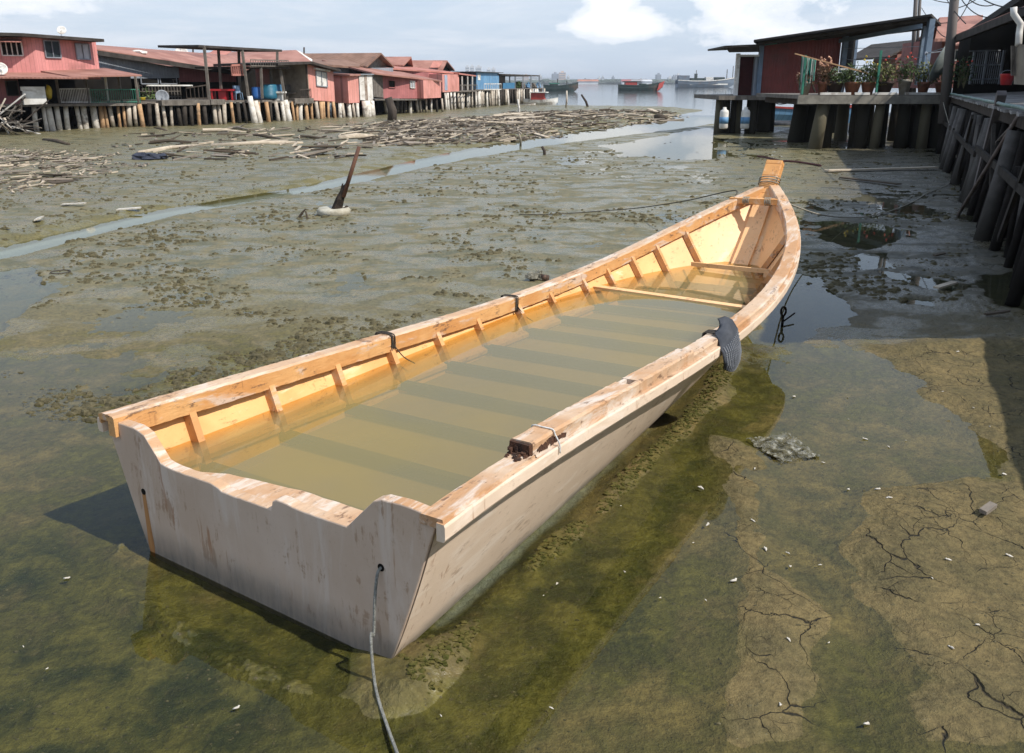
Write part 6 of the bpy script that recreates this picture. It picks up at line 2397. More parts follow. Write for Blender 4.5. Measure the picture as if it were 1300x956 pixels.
for (k0_, z0_, k1_, z1_) in ((-4, 1.25, 6, 1.3), (6.2, 1.15, 15, 1.2), (15.2, 1.25, 26, 1.2), (1.0, .3, 3.1, 1.9), (8.5, 1.9, 10.4, .2), (17, .3, 19.4, 1.9), (-2.5, 1.9, -.6, .3)):
    MB().bar(JP(k0_, -.12, z0_), JP(k1_, -.12, z1_), .06, .13).build('brace', surf('brace_wood', (.05, .042, .035), (.03, .025, .02), .85, 3), jt)
for rw in (1.6, 3.4, 5.4):
    k = -9
    while k < 23:
        a_ = JP(k, rw + rg.uniform(-.2, .2), -.3)
        MB().tube([a_, (a_[0], a_[1], ZJ - .1)], .16, 7).build('pile', PILED, jt, smooth=True)
        k += rg.uniform(2.0, 2.8)
# added screen of dark slats beneath the deck, to keep it shaded under there
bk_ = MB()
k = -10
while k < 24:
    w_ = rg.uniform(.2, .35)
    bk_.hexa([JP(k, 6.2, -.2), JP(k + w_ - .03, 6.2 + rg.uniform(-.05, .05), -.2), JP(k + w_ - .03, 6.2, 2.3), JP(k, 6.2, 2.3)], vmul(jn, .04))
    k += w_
bk_.build('shade_screen', DWOOD, jt)
# green pipe along the edge
pts = [JP(k, -.02 + .03 * math.sin(k * 1.7), ZJ + .07) for k in [x * .8 for x in range(-5, 33)]]
tag(MB().tube(pts, .036, 8).build('water_pipe', surf('green_grey_pipe', (.07, .16, .13), (.2, .24, .22), .6, 4), smooth=True), 'thin green water pipe along the outer edge of the jetty planks', 'pipe')
pts = [JP(k, 4.6 + .05 * math.sin(k * 1.1), ZJ + .36) for k in [x for x in range(-8, 25)]]
tag(MB().tube(pts, .06, 8).build('water_pipe', surf('grey_green_pipe', (.20, .26, .24), None, .6, 4), smooth=True), 'grey pipe along the foot of the jetty houses', 'pipe')

# mooring post and leaning poles
def jpost(px0, y0, px1, y1, z0, D1, w_, mat, name, label, cat, flat=False):
    a_ = gr(px0, y0, z0)
    b_ = at(px1, y1, D1)
    m_ = MB()
    if flat:
        m_.bar((a_[0], a_[1], -.2), b_, w_)
    else:
        m_.tube([(a_[0], a_[1], -.15), vmul(vadd((a_[0], a_[1], -.15), b_), .5), b_], [w_ * .5, w_ * .48, w_ * .42], 8)
    return tag(m_.build(name, mat, smooth=not flat), label, cat)


jpost(1234, 262, 1272, 118, 0, 17.8, .17, surf('mooring_timber', (.15, .125, .115), (.09, .075, .07), .8, 4, (1, 1, .3)), 'mooring_post', 'square dark timber post standing above the jetty edge', 'post', True)
jpost(1213, 272, 1292, 148, 0, 14.6, .075, surf('leaning_pole_wood', (.12, .085, .07), (.20, .16, .14), .8, 4), 'leaning_pole', 'long thin pole leaning from the shaded mud up to the jetty edge', 'pole')
jpost(1216, 228, 1288, 156, 0, 15.2, .06, surf('leaning_pole_pale', (.22, .18, .155), (.16, .13, .11), .8, 4), 'leaning_pole', 'thinner paler pole leaning behind the long dark pole', 'pole')
# utility poles and wires
CONC = surf('utility_pole_wood', (.13, .115, .105), (.09, .08, .075), .85, 2, (1, 1, .2))
p1 = at(1204, 60, 34)
up1 = tag(MB().tube([(at(1203, 119, 34)[0], 34, 1.2), at(1217, -60, 34)], [.20, .15], 12).build('utility_pole', CONC, smooth=True), 'thick leaning utility pole rising behind the large grey dish', 'utility pole')
for i, (px, wd2) in enumerate(((1163, .12), (1167.5, .09))):
    a_ = at(px, 100, 52)
    tag(MB().tube([(a_[0], 52, -.3), at(px + 3 + i, -60, 52)], wd2, 8).build('utility_pole', CONC, smooth=True), '%s of the pair of dark poles behind the shed roof end' % ('left thicker one', 'right thinner one')[i], 'utility pole')
WIRE = surf('black_cable', (.03, .03, .03), None, .7, 3)
wires = [((1166, -10, 52), (1216, 4, 34), .15), ((1170, 10, 52), (1214, 25, 34), .4), ((1216, -8, 34), (1262, 22, 30), .25), ((1216, 10, 34), (1256, -14, 34), .1), ((1236, -10, 30), (1300, 10, 22), .15), ((1213, 30, 34), (1240, -20, 36), .2), ((1196, -12, 40), (1226, 30, 30), .1), ((1225, -6, 30), (1262, 6, 30), .15), ((1183, 24, 45), (1208, 48, 34), .25)]
for i, (a_, b_, sag) in enumerate(wires):
    A_, B2 = at(*a_), at(*b_)
    pts = [vadd(vadd(vmul(A_, 1 - t / 10), vmul(B2, t / 10)), (0, 0, -sag * 4 * (t / 10) * (1 - t / 10))) for t in range(11)]
    tag(MB().tube(pts, .018, 5).build('cable', WIRE), 'thin black overhead cable among the wires by the leaning utility pole', 'cable', 'overhead cables at the jetty')

# brick houses beyond
hb = thing('house', 'distant red-brown house with dark gable seen between the shed columns', 'house', 'houses beyond the platform', loc=at(1160, 110, 70))
BRK = surf('red_brick_wall', (.24, .095, .07), (.19, .075, .055), .85, 2, bump=.3, stain=(.1, .06, .05))
q = [at(1134, 112, 70), at(1192, 112, 74), at(1192, 63, 74), at(1134, 69, 70)]
q[2] = (q[1][0], q[1][1], q[2][2])
q[3] = (q[0][0], q[0][1], q[3][2])
MB().hexa(q, (1, 7, 0)).build('wall', BRK, hb)
MB().hexa([at(1128, 71.5, 69), at(1165, 50, 71), vadd(at(1165, 50, 71), (0, 9, 0)), vadd(at(1128, 71.5, 69), (0, 9, 0))], (0, 0, -.15)).build('roof', ROOFD, hb)
MB().hexa([at(1165, 50, 71.1), at(1205, 62, 73), vadd(at(1205, 62, 73), (0, 9, 0)), vadd(at(1165, 50, 71.1), (0, 9, 0))], (0, 0, -.15)).build('roof', ROOFP, hb)
MB().add([at(1134, 69, 70), at(1192, 63, 74), at(1165, 51.5, 71)], [(0, 1, 2)]).hexa([at(1134, 69.5, 70.05), at(1192, 64, 74), at(1166, 52.5, 71.2), at(1164, 52.5, 71.1)], (0, .3, 0)).build('gable_wall', BRK, hb)
q = [at(1172, 62, 68), at(1190, 64, 69), at(1192, 51, 72), at(1174, 50, 71)]
MB().hexa(q, (0, 0, -.1)).build('lower_roof', ROOFP, hb)
hc = thing('house', 'taller house with pink corrugated roof behind the leaning utility pole', 'house', 'houses beyond the platform', loc=at(1215, 110, 46))
q = [at(1188, 112, 47), at(1245, 112, 47), at(1245, 45, 47), at(1188, 48, 47)]
q[2] = (q[1][0], q[1][1], q[2][2])
q[3] = (q[0][0], q[0][1], q[3][2])
MB().hexa(q, (1, 7, 0)).build('wall', surf('dull_pink_wall', (.30, .12, .10), (.22, .09, .075), .85, 1.5, stain=(.1, .06, .05)), hc)
r_ = [at(1187, 49, 45.6), at(1246, 47, 45.6), at(1248, 19, 50), at(1193, 22, 50)]
MB().hexa(r_, (0, 0, -.15)).build('roof', ROOF, hc)
MB().hexa([r_[3], r_[2], vadd(r_[2], (0, 5, -2.2)), vadd(r_[3], (0, 5, -2.2))], (0, 0, -.15)).build('roof', ROOF, hc)
window(q, hc, .22, .38, .55, .75, GLASSD, WHITEW)
MB().hexa([at(1203, 56, 44), at(1232, 55, 44), at(1232, 49, 46), at(1203, 50, 46)], (0, 0, -.08)).build('awning', ROOF, hc)

# jetty houses: a long dark building whose eave shades the mud
JH = thing('jetty_house', 'long dark timber house on the jetty, its deep eave overhanging the planks', 'house', loc=JP(10, 6, 0))
ZE = 4.55
HWALL = surf('dark_timber_wall', (.030, .025, .022), (.045, .037, .032), .85, 1.2, planks=.25, corr_axis=3)


def sun_shift(h):
    k_ = h / math.tan(SUN_EL)
    l_ = math.hypot(*sun_dir)
    return (sun_dir[0] / l_ * k_, sun_dir[1] / l_ * k_)


def shade_pt(x, y, h):
    """the eave corner at height h whose shadow lands at x, y"""
    s_ = sun_shift(h)
    return (x + s_[0], y + s_[1], h)


# far length
e1 = (17.0, 34.5, 4.45)
e0 = (12.7, 19.4, 5.0)
rise = 2.3
def roofpair(par, a_, b_, dep, rise_, th=.14, m=ROOFD, sheet=ROOF):
    up = (jn[0] * dep, jn[1] * dep, rise_)
    MB().hexa([a_, b_, vadd(b_, up), vadd(a_, up)], (0, 0, -th)).build('roof', sheet, par)
    top0, top1 = vadd(a_, up), vadd(b_, up)
    MB().hexa([vadd(top0, (jn[0] * .01, jn[1] * .01, 0)), vadd(top1, (jn[0] * .01, jn[1] * .01, 0)), vadd(top1, (jn[0] * dep, jn[1] * dep, -rise_)), vadd(top0, (jn[0] * dep, jn[1] * dep, -rise_))], (0, 0, -th)).build('roof', sheet, par)
    MB().bar(vadd(a_, (0, 0, -.16)), vadd(b_, (0, 0, -.16)), .06, .24).build('fascia', m, par)
    lo_ = (0, 0, -.20)
    MB().hexa([vadd(a_, lo_), vadd(b_, lo_), vadd(vadd(b_, up), lo_), vadd(vadd(a_, up), lo_)], (0, 0, -.03)).build('underside_shade', DARK, par)  # added black sheet paints shade on the roof underside


roofpair(JH, e0, e1, 6, rise)
def inl(p, d, z): return (p[0] + jn[0] * d, p[1] + jn[1] * d, z)
zf_ = ZJ + .30
MB().hexa([inl(e0, 4.6, zf_), inl(e1, 4.6, zf_), inl(e1, 4.6, ZE + .9), inl(e0, 4.6, ZE + .9)], vmul(jn, 1.2)).build('wall', HWALL, JH)
# end face closing the walk, black in place of porch shade, set under the far end of the roof
fa, fb_ = at(1224, 108, 35.5), at(1345, 108, 33.0)
MB().hexa([(fa[0], fa[1], ZJ), (fb_[0], fb_[1], ZJ), (fb_[0], fb_[1], 7.0), (fa[0], fa[1], 4.6)], (.3, 1.5, 0)).build('end_wall', DARK, JH)
for k in range(5):
    t = k / 4
    p_ = vadd(vmul(e0, 1 - t), vmul(e1, t))
    MB().bar(vadd(p_, (0, 0, -.24)), (p_[0] + jn[0] * 5, p_[1] + jn[1] * 5, p_[2] + 1.6), .08, .14).build('rafter', DWOOD, JH)
# near length: deeper overhang, off to the right of the frame
f0, f1 = shade_pt(2.75, 8.9, ZE + .15), shade_pt(7.2, 20.6, ZE + .15)
JH2 = thing('jetty_house', 'nearer timber house on the jetty whose deep eave shades the mud, right of the frame', 'house', loc=JP(0, 6, 0))
rz2 = ZE + .15 + 2.4
g2a, g2b = shade_pt(2.75 + 5.6, 8.9, rz2), inl(f1, 6.5, rz2)
MB().hexa([f0, f1, g2b, g2a], (0, 0, -.14)).build('roof', ROOF, JH2)
MB().hexa([inl(g2a, .02, rz2), inl(g2b, .02, rz2), inl(g2b, 5, ZE + .2), inl(g2a, 5, ZE + .2)], (0, 0, -.14)).build('roof', ROOF, JH2)
MB().bar(vadd(f0, (0, 0, -.2)), vadd(f1, (0, 0, -.2)), .05, .2).build('fascia', ROOFD, JH2)
f0w = vadd(f0, vmul(jd, 3.5))
MB().hexa([inl(f0w, 4.6, zf_), inl(f1, 4.2, zf_), inl(f1, 4.2, ZE + 1.4), inl(f0w, 4.6, ZE + 1.4)], vmul(jn, 6)).build('wall', HWALL, JH2)
for t in (0.02, .35, .68, .98):
    p_ = vadd(vmul(f0, 1 - t), vmul(f1, t))
    p_ = inl(p_, 1.75 + 1.2 * (1 - t), 0)
    MB().bar((p_[0], p_[1], ZJ), (p_[0], p_[1], ZE + .6), .14).build('post', DWOOD, JH2)
# third, nearest: eave set back, with a gutter line standing off (the thin strip of light)
g0_, g1_ = shade_pt(3.4 - 1.6, 5.35 - 4.1, ZE), shade_pt(4.93, 8.9, ZE)
JH3 = thing('jetty_house', 'nearest house roof on the jetty beside the viewpoint, right of the frame', 'house', loc=JP(-6, 6, 0))
g0_, g1_ = inl(g0_, 1.2, ZE), inl(g1_, 1.2, ZE)
g0b, g1b = inl(g0_, .35, ZE), inl(g1_, .35, ZE)
roofpair(JH3, g0b, g1b, 6, 2.3)
MB().hexa([g0_, g1_, inl(g1_, .30, ZE), inl(g0_, .30, ZE)], (0, 0, -.1)).build('gutter', TIN, JH3)
for t in (.05, .9):
    p_ = vadd(vmul(g0_, 1 - t), vmul(g1_, t))
    MB().bar((p_[0], p_[1], ZE - .05), inl(p_, .6, ZE - .05), .03).build('bracket', TIN, JH3)
MB().hexa([inl(g0_, 2.5, zf_), inl(g1_, 2.5, zf_), inl(g1_, 2.5, ZE + .8), inl(g0_, 2.5, ZE + .8)], vmul(jn, 6)).build('wall', HWALL, JH3)
# porch of the far length: gate, screen, downpipe, bucket
gt = thing('metal_gate', 'grey metal gate and rails closing the dark porch of the jetty house', 'gate', loc=at(1240, 108, 27))
m_ = MB()
for px in (1231, 1247, 1268):
    a_ = at(px, 107, 34.0)
    m_.bar(a_, (a_[0], a_[1], at(px, 64, 34.0)[2]), .07)
for yy in (65, 83, 101):
    m_.bar(at(1231, yy, 34.0), at(1270, yy - 1, 34.0), .05)
m_.build('frame', TIN, gt)
m_ = MB()
for k in range(14):
    px = 1233 + k * 2.6
    a_ = at(px, 106, 34.02)
    m_.bar(a_, (a_[0], a_[1], at(px, 66, 34.02)[2]), .018)
m_.build('bars', TIN, gt)
bs = thing('board_screen', 'beige corrugated board screen at the right edge above the jetty planks', 'screen', loc=at(1295, 108, 21))
MB().hexa([at(1287, 107, 21), at(1340, 110, 19), at(1340, 55, 19), at(1288, 57, 21)], (.05, .06, 0)).build('sheet', surf('beige_sheet', (.28, .24, .19), (.20, .17, .14), .8, 2, bump=.6, corr=.15, corr_axis=0), bs)
MB().hexa([at(1284.5, 96, 20.9), at(1289, 96, 20.9), at(1289, 58, 20.9), at(1284.5, 58, 20.9)], (0, .05, 0)).build('edge', WOOD, bs)
dp = [at(1287, 9, 21), at(1287, 18, 21), at(1295.5, 30, 21), at(1294, 42, 21), at(1293, 57, 20.8)]
tag(MB().tube(dp, .075, 8).build('downpipe', WHITEW, smooth=True), 'white bent downpipe under the dark eave at the right edge', 'downpipe')
c = at(1277, 108, 23)
t = thing('bucket', 'red plastic bucket on the jetty planks by the beige screen', 'bucket', loc=c)
MB().lathe([(0, 0), (.13, 0), (.17, .26), (.18, .28), (.16, .27), (.12, .03)], (0, 0, 0), 14).build('body', REDP, t, world=False, smooth=True)
MB().tube([(.16 * math.cos(a), .02, .27 + .1 * math.sin(a)) for a in [i * math.pi / 8 for i in range(9)]], .006, 5).build('handle', TIN, t, world=False)
for i, (px, mt) in enumerate(((1216, LEAFD), (1223, LEAFD))):
    leafplant('plant', at(px, 112, 33 - i * 2), 1.1, .35, 130, mt, '%s dark leafy plant on the jetty between dish and gate' % ('left', 'right')[i], seed=50 + i, flower=(FLR, 2), leaf=.14)

# ---------------------------------------------------------------- debris on the mud
DW = [surf('driftwood_pale', (.50, .42, .32), (.34, .28, .21), .9, 5, (.3, 1, 1), .5, specks=.4), surf('driftwood_grey', (.24, .20, .16), (.16, .135, .11), .9, 5, (.3, 1, 1), .5), surf('driftwood_dark', (.065, .05, .038), (.10, .08, .06), .9, 5, (.3, 1, 1), .5)]


def gz(x, y):
    return float(ground(np.array([float(x)]), np.array([float(y)]))[0][0])


rg = random.Random(2024)
protos = []
for k in range(9):
    m_ = MB()
    if k < 4:
        ln = 1.0
        w_ = rg.uniform(.035, .06)
        pts = [(ln * (t - .5), rg.uniform(-.03, .03), rg.uniform(0, .03)) for t in (0, .3, .6, 1)]
        m_.tube(pts, [w_ * .6, w_, w_ * .9, w_ * .4], 7)
    elif k < 7:
        w_ = rg.uniform(.06, .12)
        m_.hexa([(-.5, -w_, 0), (.5, -w_ * .8, .02), (.5 - rg.uniform(0, .06), w_, .0), (-.5, w_ * .9, .01)], (0, 0, .035))
    else:
        m_.tube([(-.5, 0, 0), (-.1, .05, .05), (.5, .0, .02)], [.05, .045, .02], 7)
        m_.tube([(-.1, .05, .05), (.15, .25, .16)], [.03, .01], 6)
    protos.append(m_)
LBL = ('weathered driftwood piece lying in the littered mud before the left stilt houses', 'driftwood', 'driftwood littering the mud')
pm_cache = {}


def drift(x, y, ln, rz, tilt, ki, mi, label=LBL[0], fat=1.0):
    key = (ki, mi)
    if key not in pm_cache:
        o = protos[ki].build('driftwood', DW[mi])
        pm_cache[key] = o
    else:
        o = pm_cache[key].copy()
        COL.objects.link(o)
    o.location = (x, y, gz(x, y) + .02 * ln)
    o.rotation_euler = (rg.uniform(-.3, .3), tilt, rz)
    o.scale = (ln, ln * .5 * fat, ln * .5 * fat)
    return tag(o, label, LBL[1], LBL[2])


zones = [  # picture-measured corners of the littered bands, weight, length range
    ([(150, 172), (330, 168), (480, 160), (480, 200), (330, 206), (200, 206)], 40, (.6, 2.4)),
    ([(480, 160), (660, 150), (700, 158), (700, 172), (560, 186), (480, 190)], 110, (.6, 2.2)),
    ([(640, 145), (850, 143), (860, 152), (760, 165), (660, 172)], 70, (1.0, 3.0)),
    ([(-20, 192), (120, 200), (140, 222), (60, 245), (-20, 250)], 62, (.4, 1.3))]
n_ind = 0
for zi, (poly, cnt_, lr) in enumerate(zones):
    P = [gr(*p)[:2] for p in poly]
    x0, x1 = min(p[0] for p in P), max(p[0] for p in P)
    y0, y1 = min(p[1] for p in P), max(p[1] for p in P)
    k = 0
    while k < cnt_:
        x, y = rg.uniform(x0, x1), rg.uniform(y0, y1)
        if sdp(np.array([x]), np.array([y]), P)[0] > 0:
            continue
        k += 1
        rz = rg.gauss(.2, .75)
        drift(x, y, rg.uniform(*lr) * (1.0 if zi < 3 else 1), rz, rg.uniform(-.12, .12), rg.randrange(9), rg.choice([0, 0, 1, 1, 2, 2]), fat=rg.uniform(.8, 1.8),
              label=LBL[0] if zi < 3 else 'broken driftwood plank in the pale heap on the mud at far left')
# the rest as scattered litter nobody could count
lit = MB()
mts = []
for zi, (poly, cnt_, lr) in enumerate(zones):
    P = [gr(*p)[:2] for p in poly]
    x0, x1 = min(p[0] for p in P), max(p[0] for p in P)
    y0, y1 = min(p[1] for p in P), max(p[1] for p in P)
    N1 = cnt_ * (9, 20, 20, 20)[zi]
    xs_ = np.array([rg.uniform(x0, x1) for _ in range(N1)])
    ys_ = np.array([rg.uniform(y0, y1) for _ in range(N1)])
    ok = sdp(xs_, ys_, P) + 2.0 * fbm(xs_, ys_, .25, 3, 5) < .4
    xs_, ys_ = xs_[ok], ys_[ok]
    hs_ = ground(xs_, ys_)[0]
    for x, y, h in zip(xs_, ys_, hs_):
        ln = rg.uniform(.15, .95) * (1 if zi < 3 else .34)
        a = rg.gauss(.2, 1.0)
        e_ = (ln * math.cos(a), ln * math.sin(a), rg.uniform(-.08, .14) * ln)
        nf0 = len(lit.f)
        lit.bar((x - e_[0] / 2, y - e_[1] / 2, h + .03), (x + e_[0] / 2, y + e_[1] / 2, h + .05 + e_[2]), rg.uniform(.04, .13) * (1 if zi < 3 else .45), rg.uniform(.02, .07) * (1 if zi < 3 else .6))
        mts += [rg.choice([0, 0, 1, 1, 2, 2, 2]) if zi < 3 else rg.choice([0, 0, 1, 1, 2])] * (len(lit.f) - nf0)
lo_ = lit.build('driftwood_litter', DW[0])
lo_.data.materials.append(DW[1])
lo_.data.materials.append(DW[2])
lo_.data.polygons.foreach_set('material_index', mts)
tag(lo_, 'scattered splinters of driftwood and litter covering the mud bank', 'litter', kind='stuff')

# single noticeable pieces
for (px0, y0, px1, y1, r_, mi, lb) in ((268, 187, 385, 184, .10, 0, 'long pale log lying along the mud, middle of the driftwood band'), (430, 178, 475, 176, .18, 0, 'thick pale log with dark end left of the post stump'), (176, 196, 252, 187, .08, 0, 'long thin pale branch lying left of the long log'),
                                      (56, 180, 88, 186, .10, 2, 'dark broken beam on the mud below the timber heap'), (195, 165, 214, 170, .12, 2, 'dark log on the mud below the grey dish deck'), (832, 151, 846, 151.5, .28, 2, 'dark rounded log near the shore left of the red shed'),
                                      (1048, 219, 1188, 216, .045, 0, 'long pale plank lying on the mud in front of the flower platform'), (1068, 228, 1141, 238, .035, 2, 'long thin dark weed-covered branch below the long pale plank'), (95, 205, 130, 203, .05, 0, 'short pale curved plank above the pale heap')):
    a_, b_ = gr(px0, y0), gr(px1, y1)
    m_ = MB()
    if 'plank' in lb:
        m_.bar((a_[0], a_[1], .06), (b_[0], b_[1], .09), r_ * 5, r_)
    else:
        m_.tube([(a_[0], a_[1], .06), ((a_[0] + b_[0]) / 2, (a_[1] + b_[1]) / 2 + .1, .12), (b_[0], b_[1], .09)], [r_, r_ * 1.1, r_ * .6], 8)
    tag(m_.build('log' if 'plank' not in lb else 'plank', DW[mi], smooth='plank' not in lb), lb, 'log' if 'plank' not in lb else 'plank')

# dark blue-grey bundle
c = gr(190, 205)
bm_ = MB()
for k in range(5):
    bm_.blob((c[0] + rg.uniform(-.4, .4), c[1] + rg.uniform(-.2, .2), .12), rg.uniform(.25, .4), .3, rg.uniform(.15, .25), .3, 8, 6, k)
tag(bm_.build('tarpaulin', surf('slate_tarpaulin', (.05, .055, .075), (.03, .035, .05), .6, 6, bump=.8)), 'crumpled slate-blue tarpaulin lying on the mud left of the stream', 'tarpaulin')

# float with pole and broken stump
fl_ = thing('float', 'white foam float half sunk in mud with a broken stump and rusty pole', 'float', loc=gr(425, 272))
c = gr(424, 273)
MB().lathe([(0, -.05), (.28, -.05), (.35, .03), (.36, .11), (.31, .16), (.0, .13)], (c[0], c[1], 0), 20).build('disc', surf('dirty_foam', (.46, .43, .35), (.32, .29, .22), .8, 5, stain=(.1, .09, .06), stain_amt=.7), fl_, smooth=True)
D = c[1]
sp_m = MB()
sp_m.tube([(c[0] + .02, D + .05, .0), at(432, 252, D), at(438, 238, D), at(441, 232, D)], [.13, .09, .055, .025], 7)
sp_m.tube([at(432, 255, D), at(434, 240, D), at(435, 233, D)], [.05, .03, .015], 6)
sp_m.tube([at(428, 268, D), at(424, 266, D - .1)], [.05, .02], 6)
sp_m.tube([at(437, 268, D), at(441, 262, D + .1)], [.08, .03], 6)
sp_m.build('stump', surf('black_stump', (.03, .024, .02), (.06, .045, .035), .9, 6, bump=1.2), fl_)
MB().tube([at(436, 250, D - .05), at(456, 186, D - .05)], [.045, .04], 8).build('pole', surf('rust_pole', (.13, .055, .03), (.08, .035, .022), .8, 6), fl_, smooth=True)
m_ = MB()
m_.tube([at(379, 277, 17.6), at(384, 270, 17.6), at(388, 265, 17.6)], [.03, .025, .012], 5)
m_.tube([at(390, 277, 17.5), at(388, 268, 17.5)], [.03, .015], 5)
tag(m_.build('twig', DW[2]), 'small forked dark twig sticking out of the mud left of the float', 'twig')
c = gr(77, 347)
tag(MB().tube([(c[0] + .13 * math.cos(a), c[1] + .13 * math.sin(a), .02) for a in [i * math.pi / 10 for i in range(21)]], .012, 6).build('hoop', TWINE, smooth=True), 'thin dark hoop lying on the wet mud at far left', 'hoop')
# rusty can lump left of the gunwale
cn_ = thing('clump', 'shell-crusted dark clump on the mud just beyond the left gunwale', 'clump', loc=gr(681, 357))
c = gr(681, 357)
m_ = MB()
for k in range(7):
    m_.blob((c[0] + rg.uniform(-.1, .1), c[1] + rg.uniform(-.05, .05), .05 + rg.uniform(0, .05)), .07, .06, .055, .35, 7, 5, k)
m_.build('crust', surf('shell_crust', (.14, .13, .10), (.30, .28, .22), .9, 20, bump=1.2), cn_)
m_ = MB().tube([(c[0] + .06, c[1], .06), (c[0] + .17, c[1] - .04, .05)], .045, 10)
m_.build('can', surf('rusty_can', (.05, .035, .03), (.16, .1, .07), .7, 15), cn_, smooth=True)

# transparent crumpled sheet
PLm, t_, out_ = new_mat('crumpled_plastic')
tc_ = N(t_, 'ShaderNodeTexCoord')
nz_ = noise(t_, tc_.outputs['Object'], 14, 8, .7, 1.2)
b_n = N(t_, 'ShaderNodeBump')
b_n.inputs['Strength'].default_value = .9
b_n.inputs['Distance'].default_value = .03
L(t_, nz_, b_n.inputs['Height'])
pr = N(t_, 'ShaderNodeBsdfPrincipled')
L(t_, mixc(t_, mapr(t_, nz_, .44, .64), (.13, .115, .06), (.50, .49, .42)), pr.inputs['Base Color'])
pr.inputs['Roughness'].default_value = .28
L(t_, b_n.outputs[0], pr.inputs['Normal'])
trn = N(t_, 'ShaderNodeBsdfTransparent')
mxx = N(t_, 'ShaderNodeMixShader')
L(t_, mapr(t_, noise(t_, tc_.outputs['Object'], 9, 6, .7, .8), .42, .62, .12, .95), mxx.inputs[0])
L(t_, trn.outputs[0], mxx.inputs[1])
L(t_, pr.outputs[0], mxx.inputs[2])
L(t_, mxx.outputs[0], out_.inputs[0])
co_ = [gr(948, 556, .02), gr(992, 585, .02), gr(1040, 577, .02), gr(1002, 549, .02)]
vs, fs = [], []
n_ = 26
rg2 = random.Random(4)
for i in range(n_ + 1):
    for j in range(n_ + 1):
        u, v = i / n_, j / n_
        p = vadd(vadd(vmul(co_[0], (1 - u) * (1 - v)), vmul(co_[1], u * (1 - v))), vadd(vmul(co_[2], u * v), vmul(co_[3], (1 - u) * v)))
        ed = 0 if 0 < i < n_ and 0 < j < n_ else 1
        wv_ = .006 * math.sin(u * 17 + v * 9) + .005 * math.sin(v * 23 - u * 7)
        vs.append((p[0] + rg2.uniform(-.008, .008) * (1 + ed), p[1] + rg2.uniform(-.008, .008) * (1 + ed), .012 + wv_ + rg2.uniform(0, .005)))
for i in range(n_):
    for j in range(n_):
        a = i * (n_ + 1) + j
        fs.append((a, a + 1, a + n_ + 2, a + n_ + 1))
ps = MB().add(vs, fs).build('plastic_sheet', PLm)
sol = ps.modifiers.new('thick', 'SOLIDIFY')
sol.thickness = .004
tag(ps, 'crumpled clear plastic sheet lying in shallow water right of the boat', 'plastic sheet')

# white shells and scraps
SHL = surf('white_shell', (.58, .54, .47), (.40, .36, .30), .6, 20)
spots_ = [(1098, 558), (1041, 718), (1076, 505), (1077, 533), (1114, 623), (1128, 637), (1077, 622), (1128, 568), (1202, 720), (1182, 744), (1207, 827), (1001, 817), (1052, 817), (896, 763), (931, 738), (956, 662), (972, 698), (1000, 703), (1003, 720), (898, 667), (958, 596), (1045, 588), (1275, 604), (1235, 523), (1256, 545), (1196, 502),
         (690, 757), (735, 802), (793, 727), (669, 733), (707, 742), (744, 755), (788, 643), (748, 704), (838, 760), (163, 846), (60, 850), (120, 775), (85, 735), (118, 742), (30, 822), (380, 838), (1215, 452), (1008, 504), (890, 620), (15, 778), (1150, 560), (880, 690), (1280, 710), (1240, 800), (990, 900), (1100, 920), (700, 900), (820, 870), (300, 900), (150, 930), (560, 910)]
spots = [p_ for i_, p_ in enumerate(spots_) if p_[0] > 850 or i_ % 2 == 0]
sproto = MB()
sproto.blob((0, 0, 0), .024, .012, .009, .45, 7, 5, 3)
sproto.blob((.018, .008, .002), .012, .008, .007, .5, 6, 4, 8)
s0 = None
for i, (px, py) in enumerate(spots):
    g = gr(px, py)
    if s0 is None:
        o = s0 = sproto.build('shell', SHL, smooth=True)
    else:
        o = s0.copy()
        COL.objects.link(o)
    k = rg.uniform(.25, .8) * (1.0 if px > 850 else .75)
    o.location = (g[0], g[1], max(gz(g[0], g[1]), 0) + .006)
    o.scale = (k, k, k)
    o.rotation_euler = (rg.uniform(-.4, .4), rg.uniform(-.4, .4), rg.uniform(0, 3.1))
    tag(o, 'small white shell scattered on the mud around the stranded boat', 'shell', 'white shells on the mud')
# litter pieces in the shade and on the left
for (px, py, l_, w_, rz, m_i, lb) in ((1200, 366, .42, .10, .5, 0, 'split pale plank end tilted at the puddle on the shaded mud'), (1192, 328, .2, .08, .2, 2, 'small dark board on the shaded mud above the puddle'), (1265, 404, .3, .06, .1, 2, 'short dark board on the shaded mud near the right edge'),
                                      (95, 265, .55, .16, -.1, 0, 'white crumpled rag on the stream bank'), (51, 286, .12, .35, .3, 0, 'white scrap standing on the stream bank at far left'), (165, 270, .5, .2, .1, 0, 'pale litter scraps at the stream edge'),
                                      (1252, 660, .10, .06, .4, 1, 'flat tan stone in the shallow water at right'), (1285, 232, .5, .3, .2, 0, 'pale flat disc-like stone at the foot of the jetty piles')):
    g = gr(px, py)
    z = max(gz(g[0], g[1]), 0)
    m_ = MB()
    c_, s_ = math.cos(rz), math.sin(rz)
    P4 = [(g[0] + c_ * a * l_ / 2 - s_ * b * w_ / 2, g[1] + s_ * a * l_ / 2 + c_ * b * w_ / 2, z + .02 + .03 * (a > 0)) for a, b in ((-1, -1), (1, -.7), (.9, 1), (-1, .8))]
    m_.hexa(P4, (0, 0, .025))
    o = m_.build('scrap', SHL if m_i == 0 and 'plank' not in lb else DW[m_i])
    tag(o, lb, 'scrap')
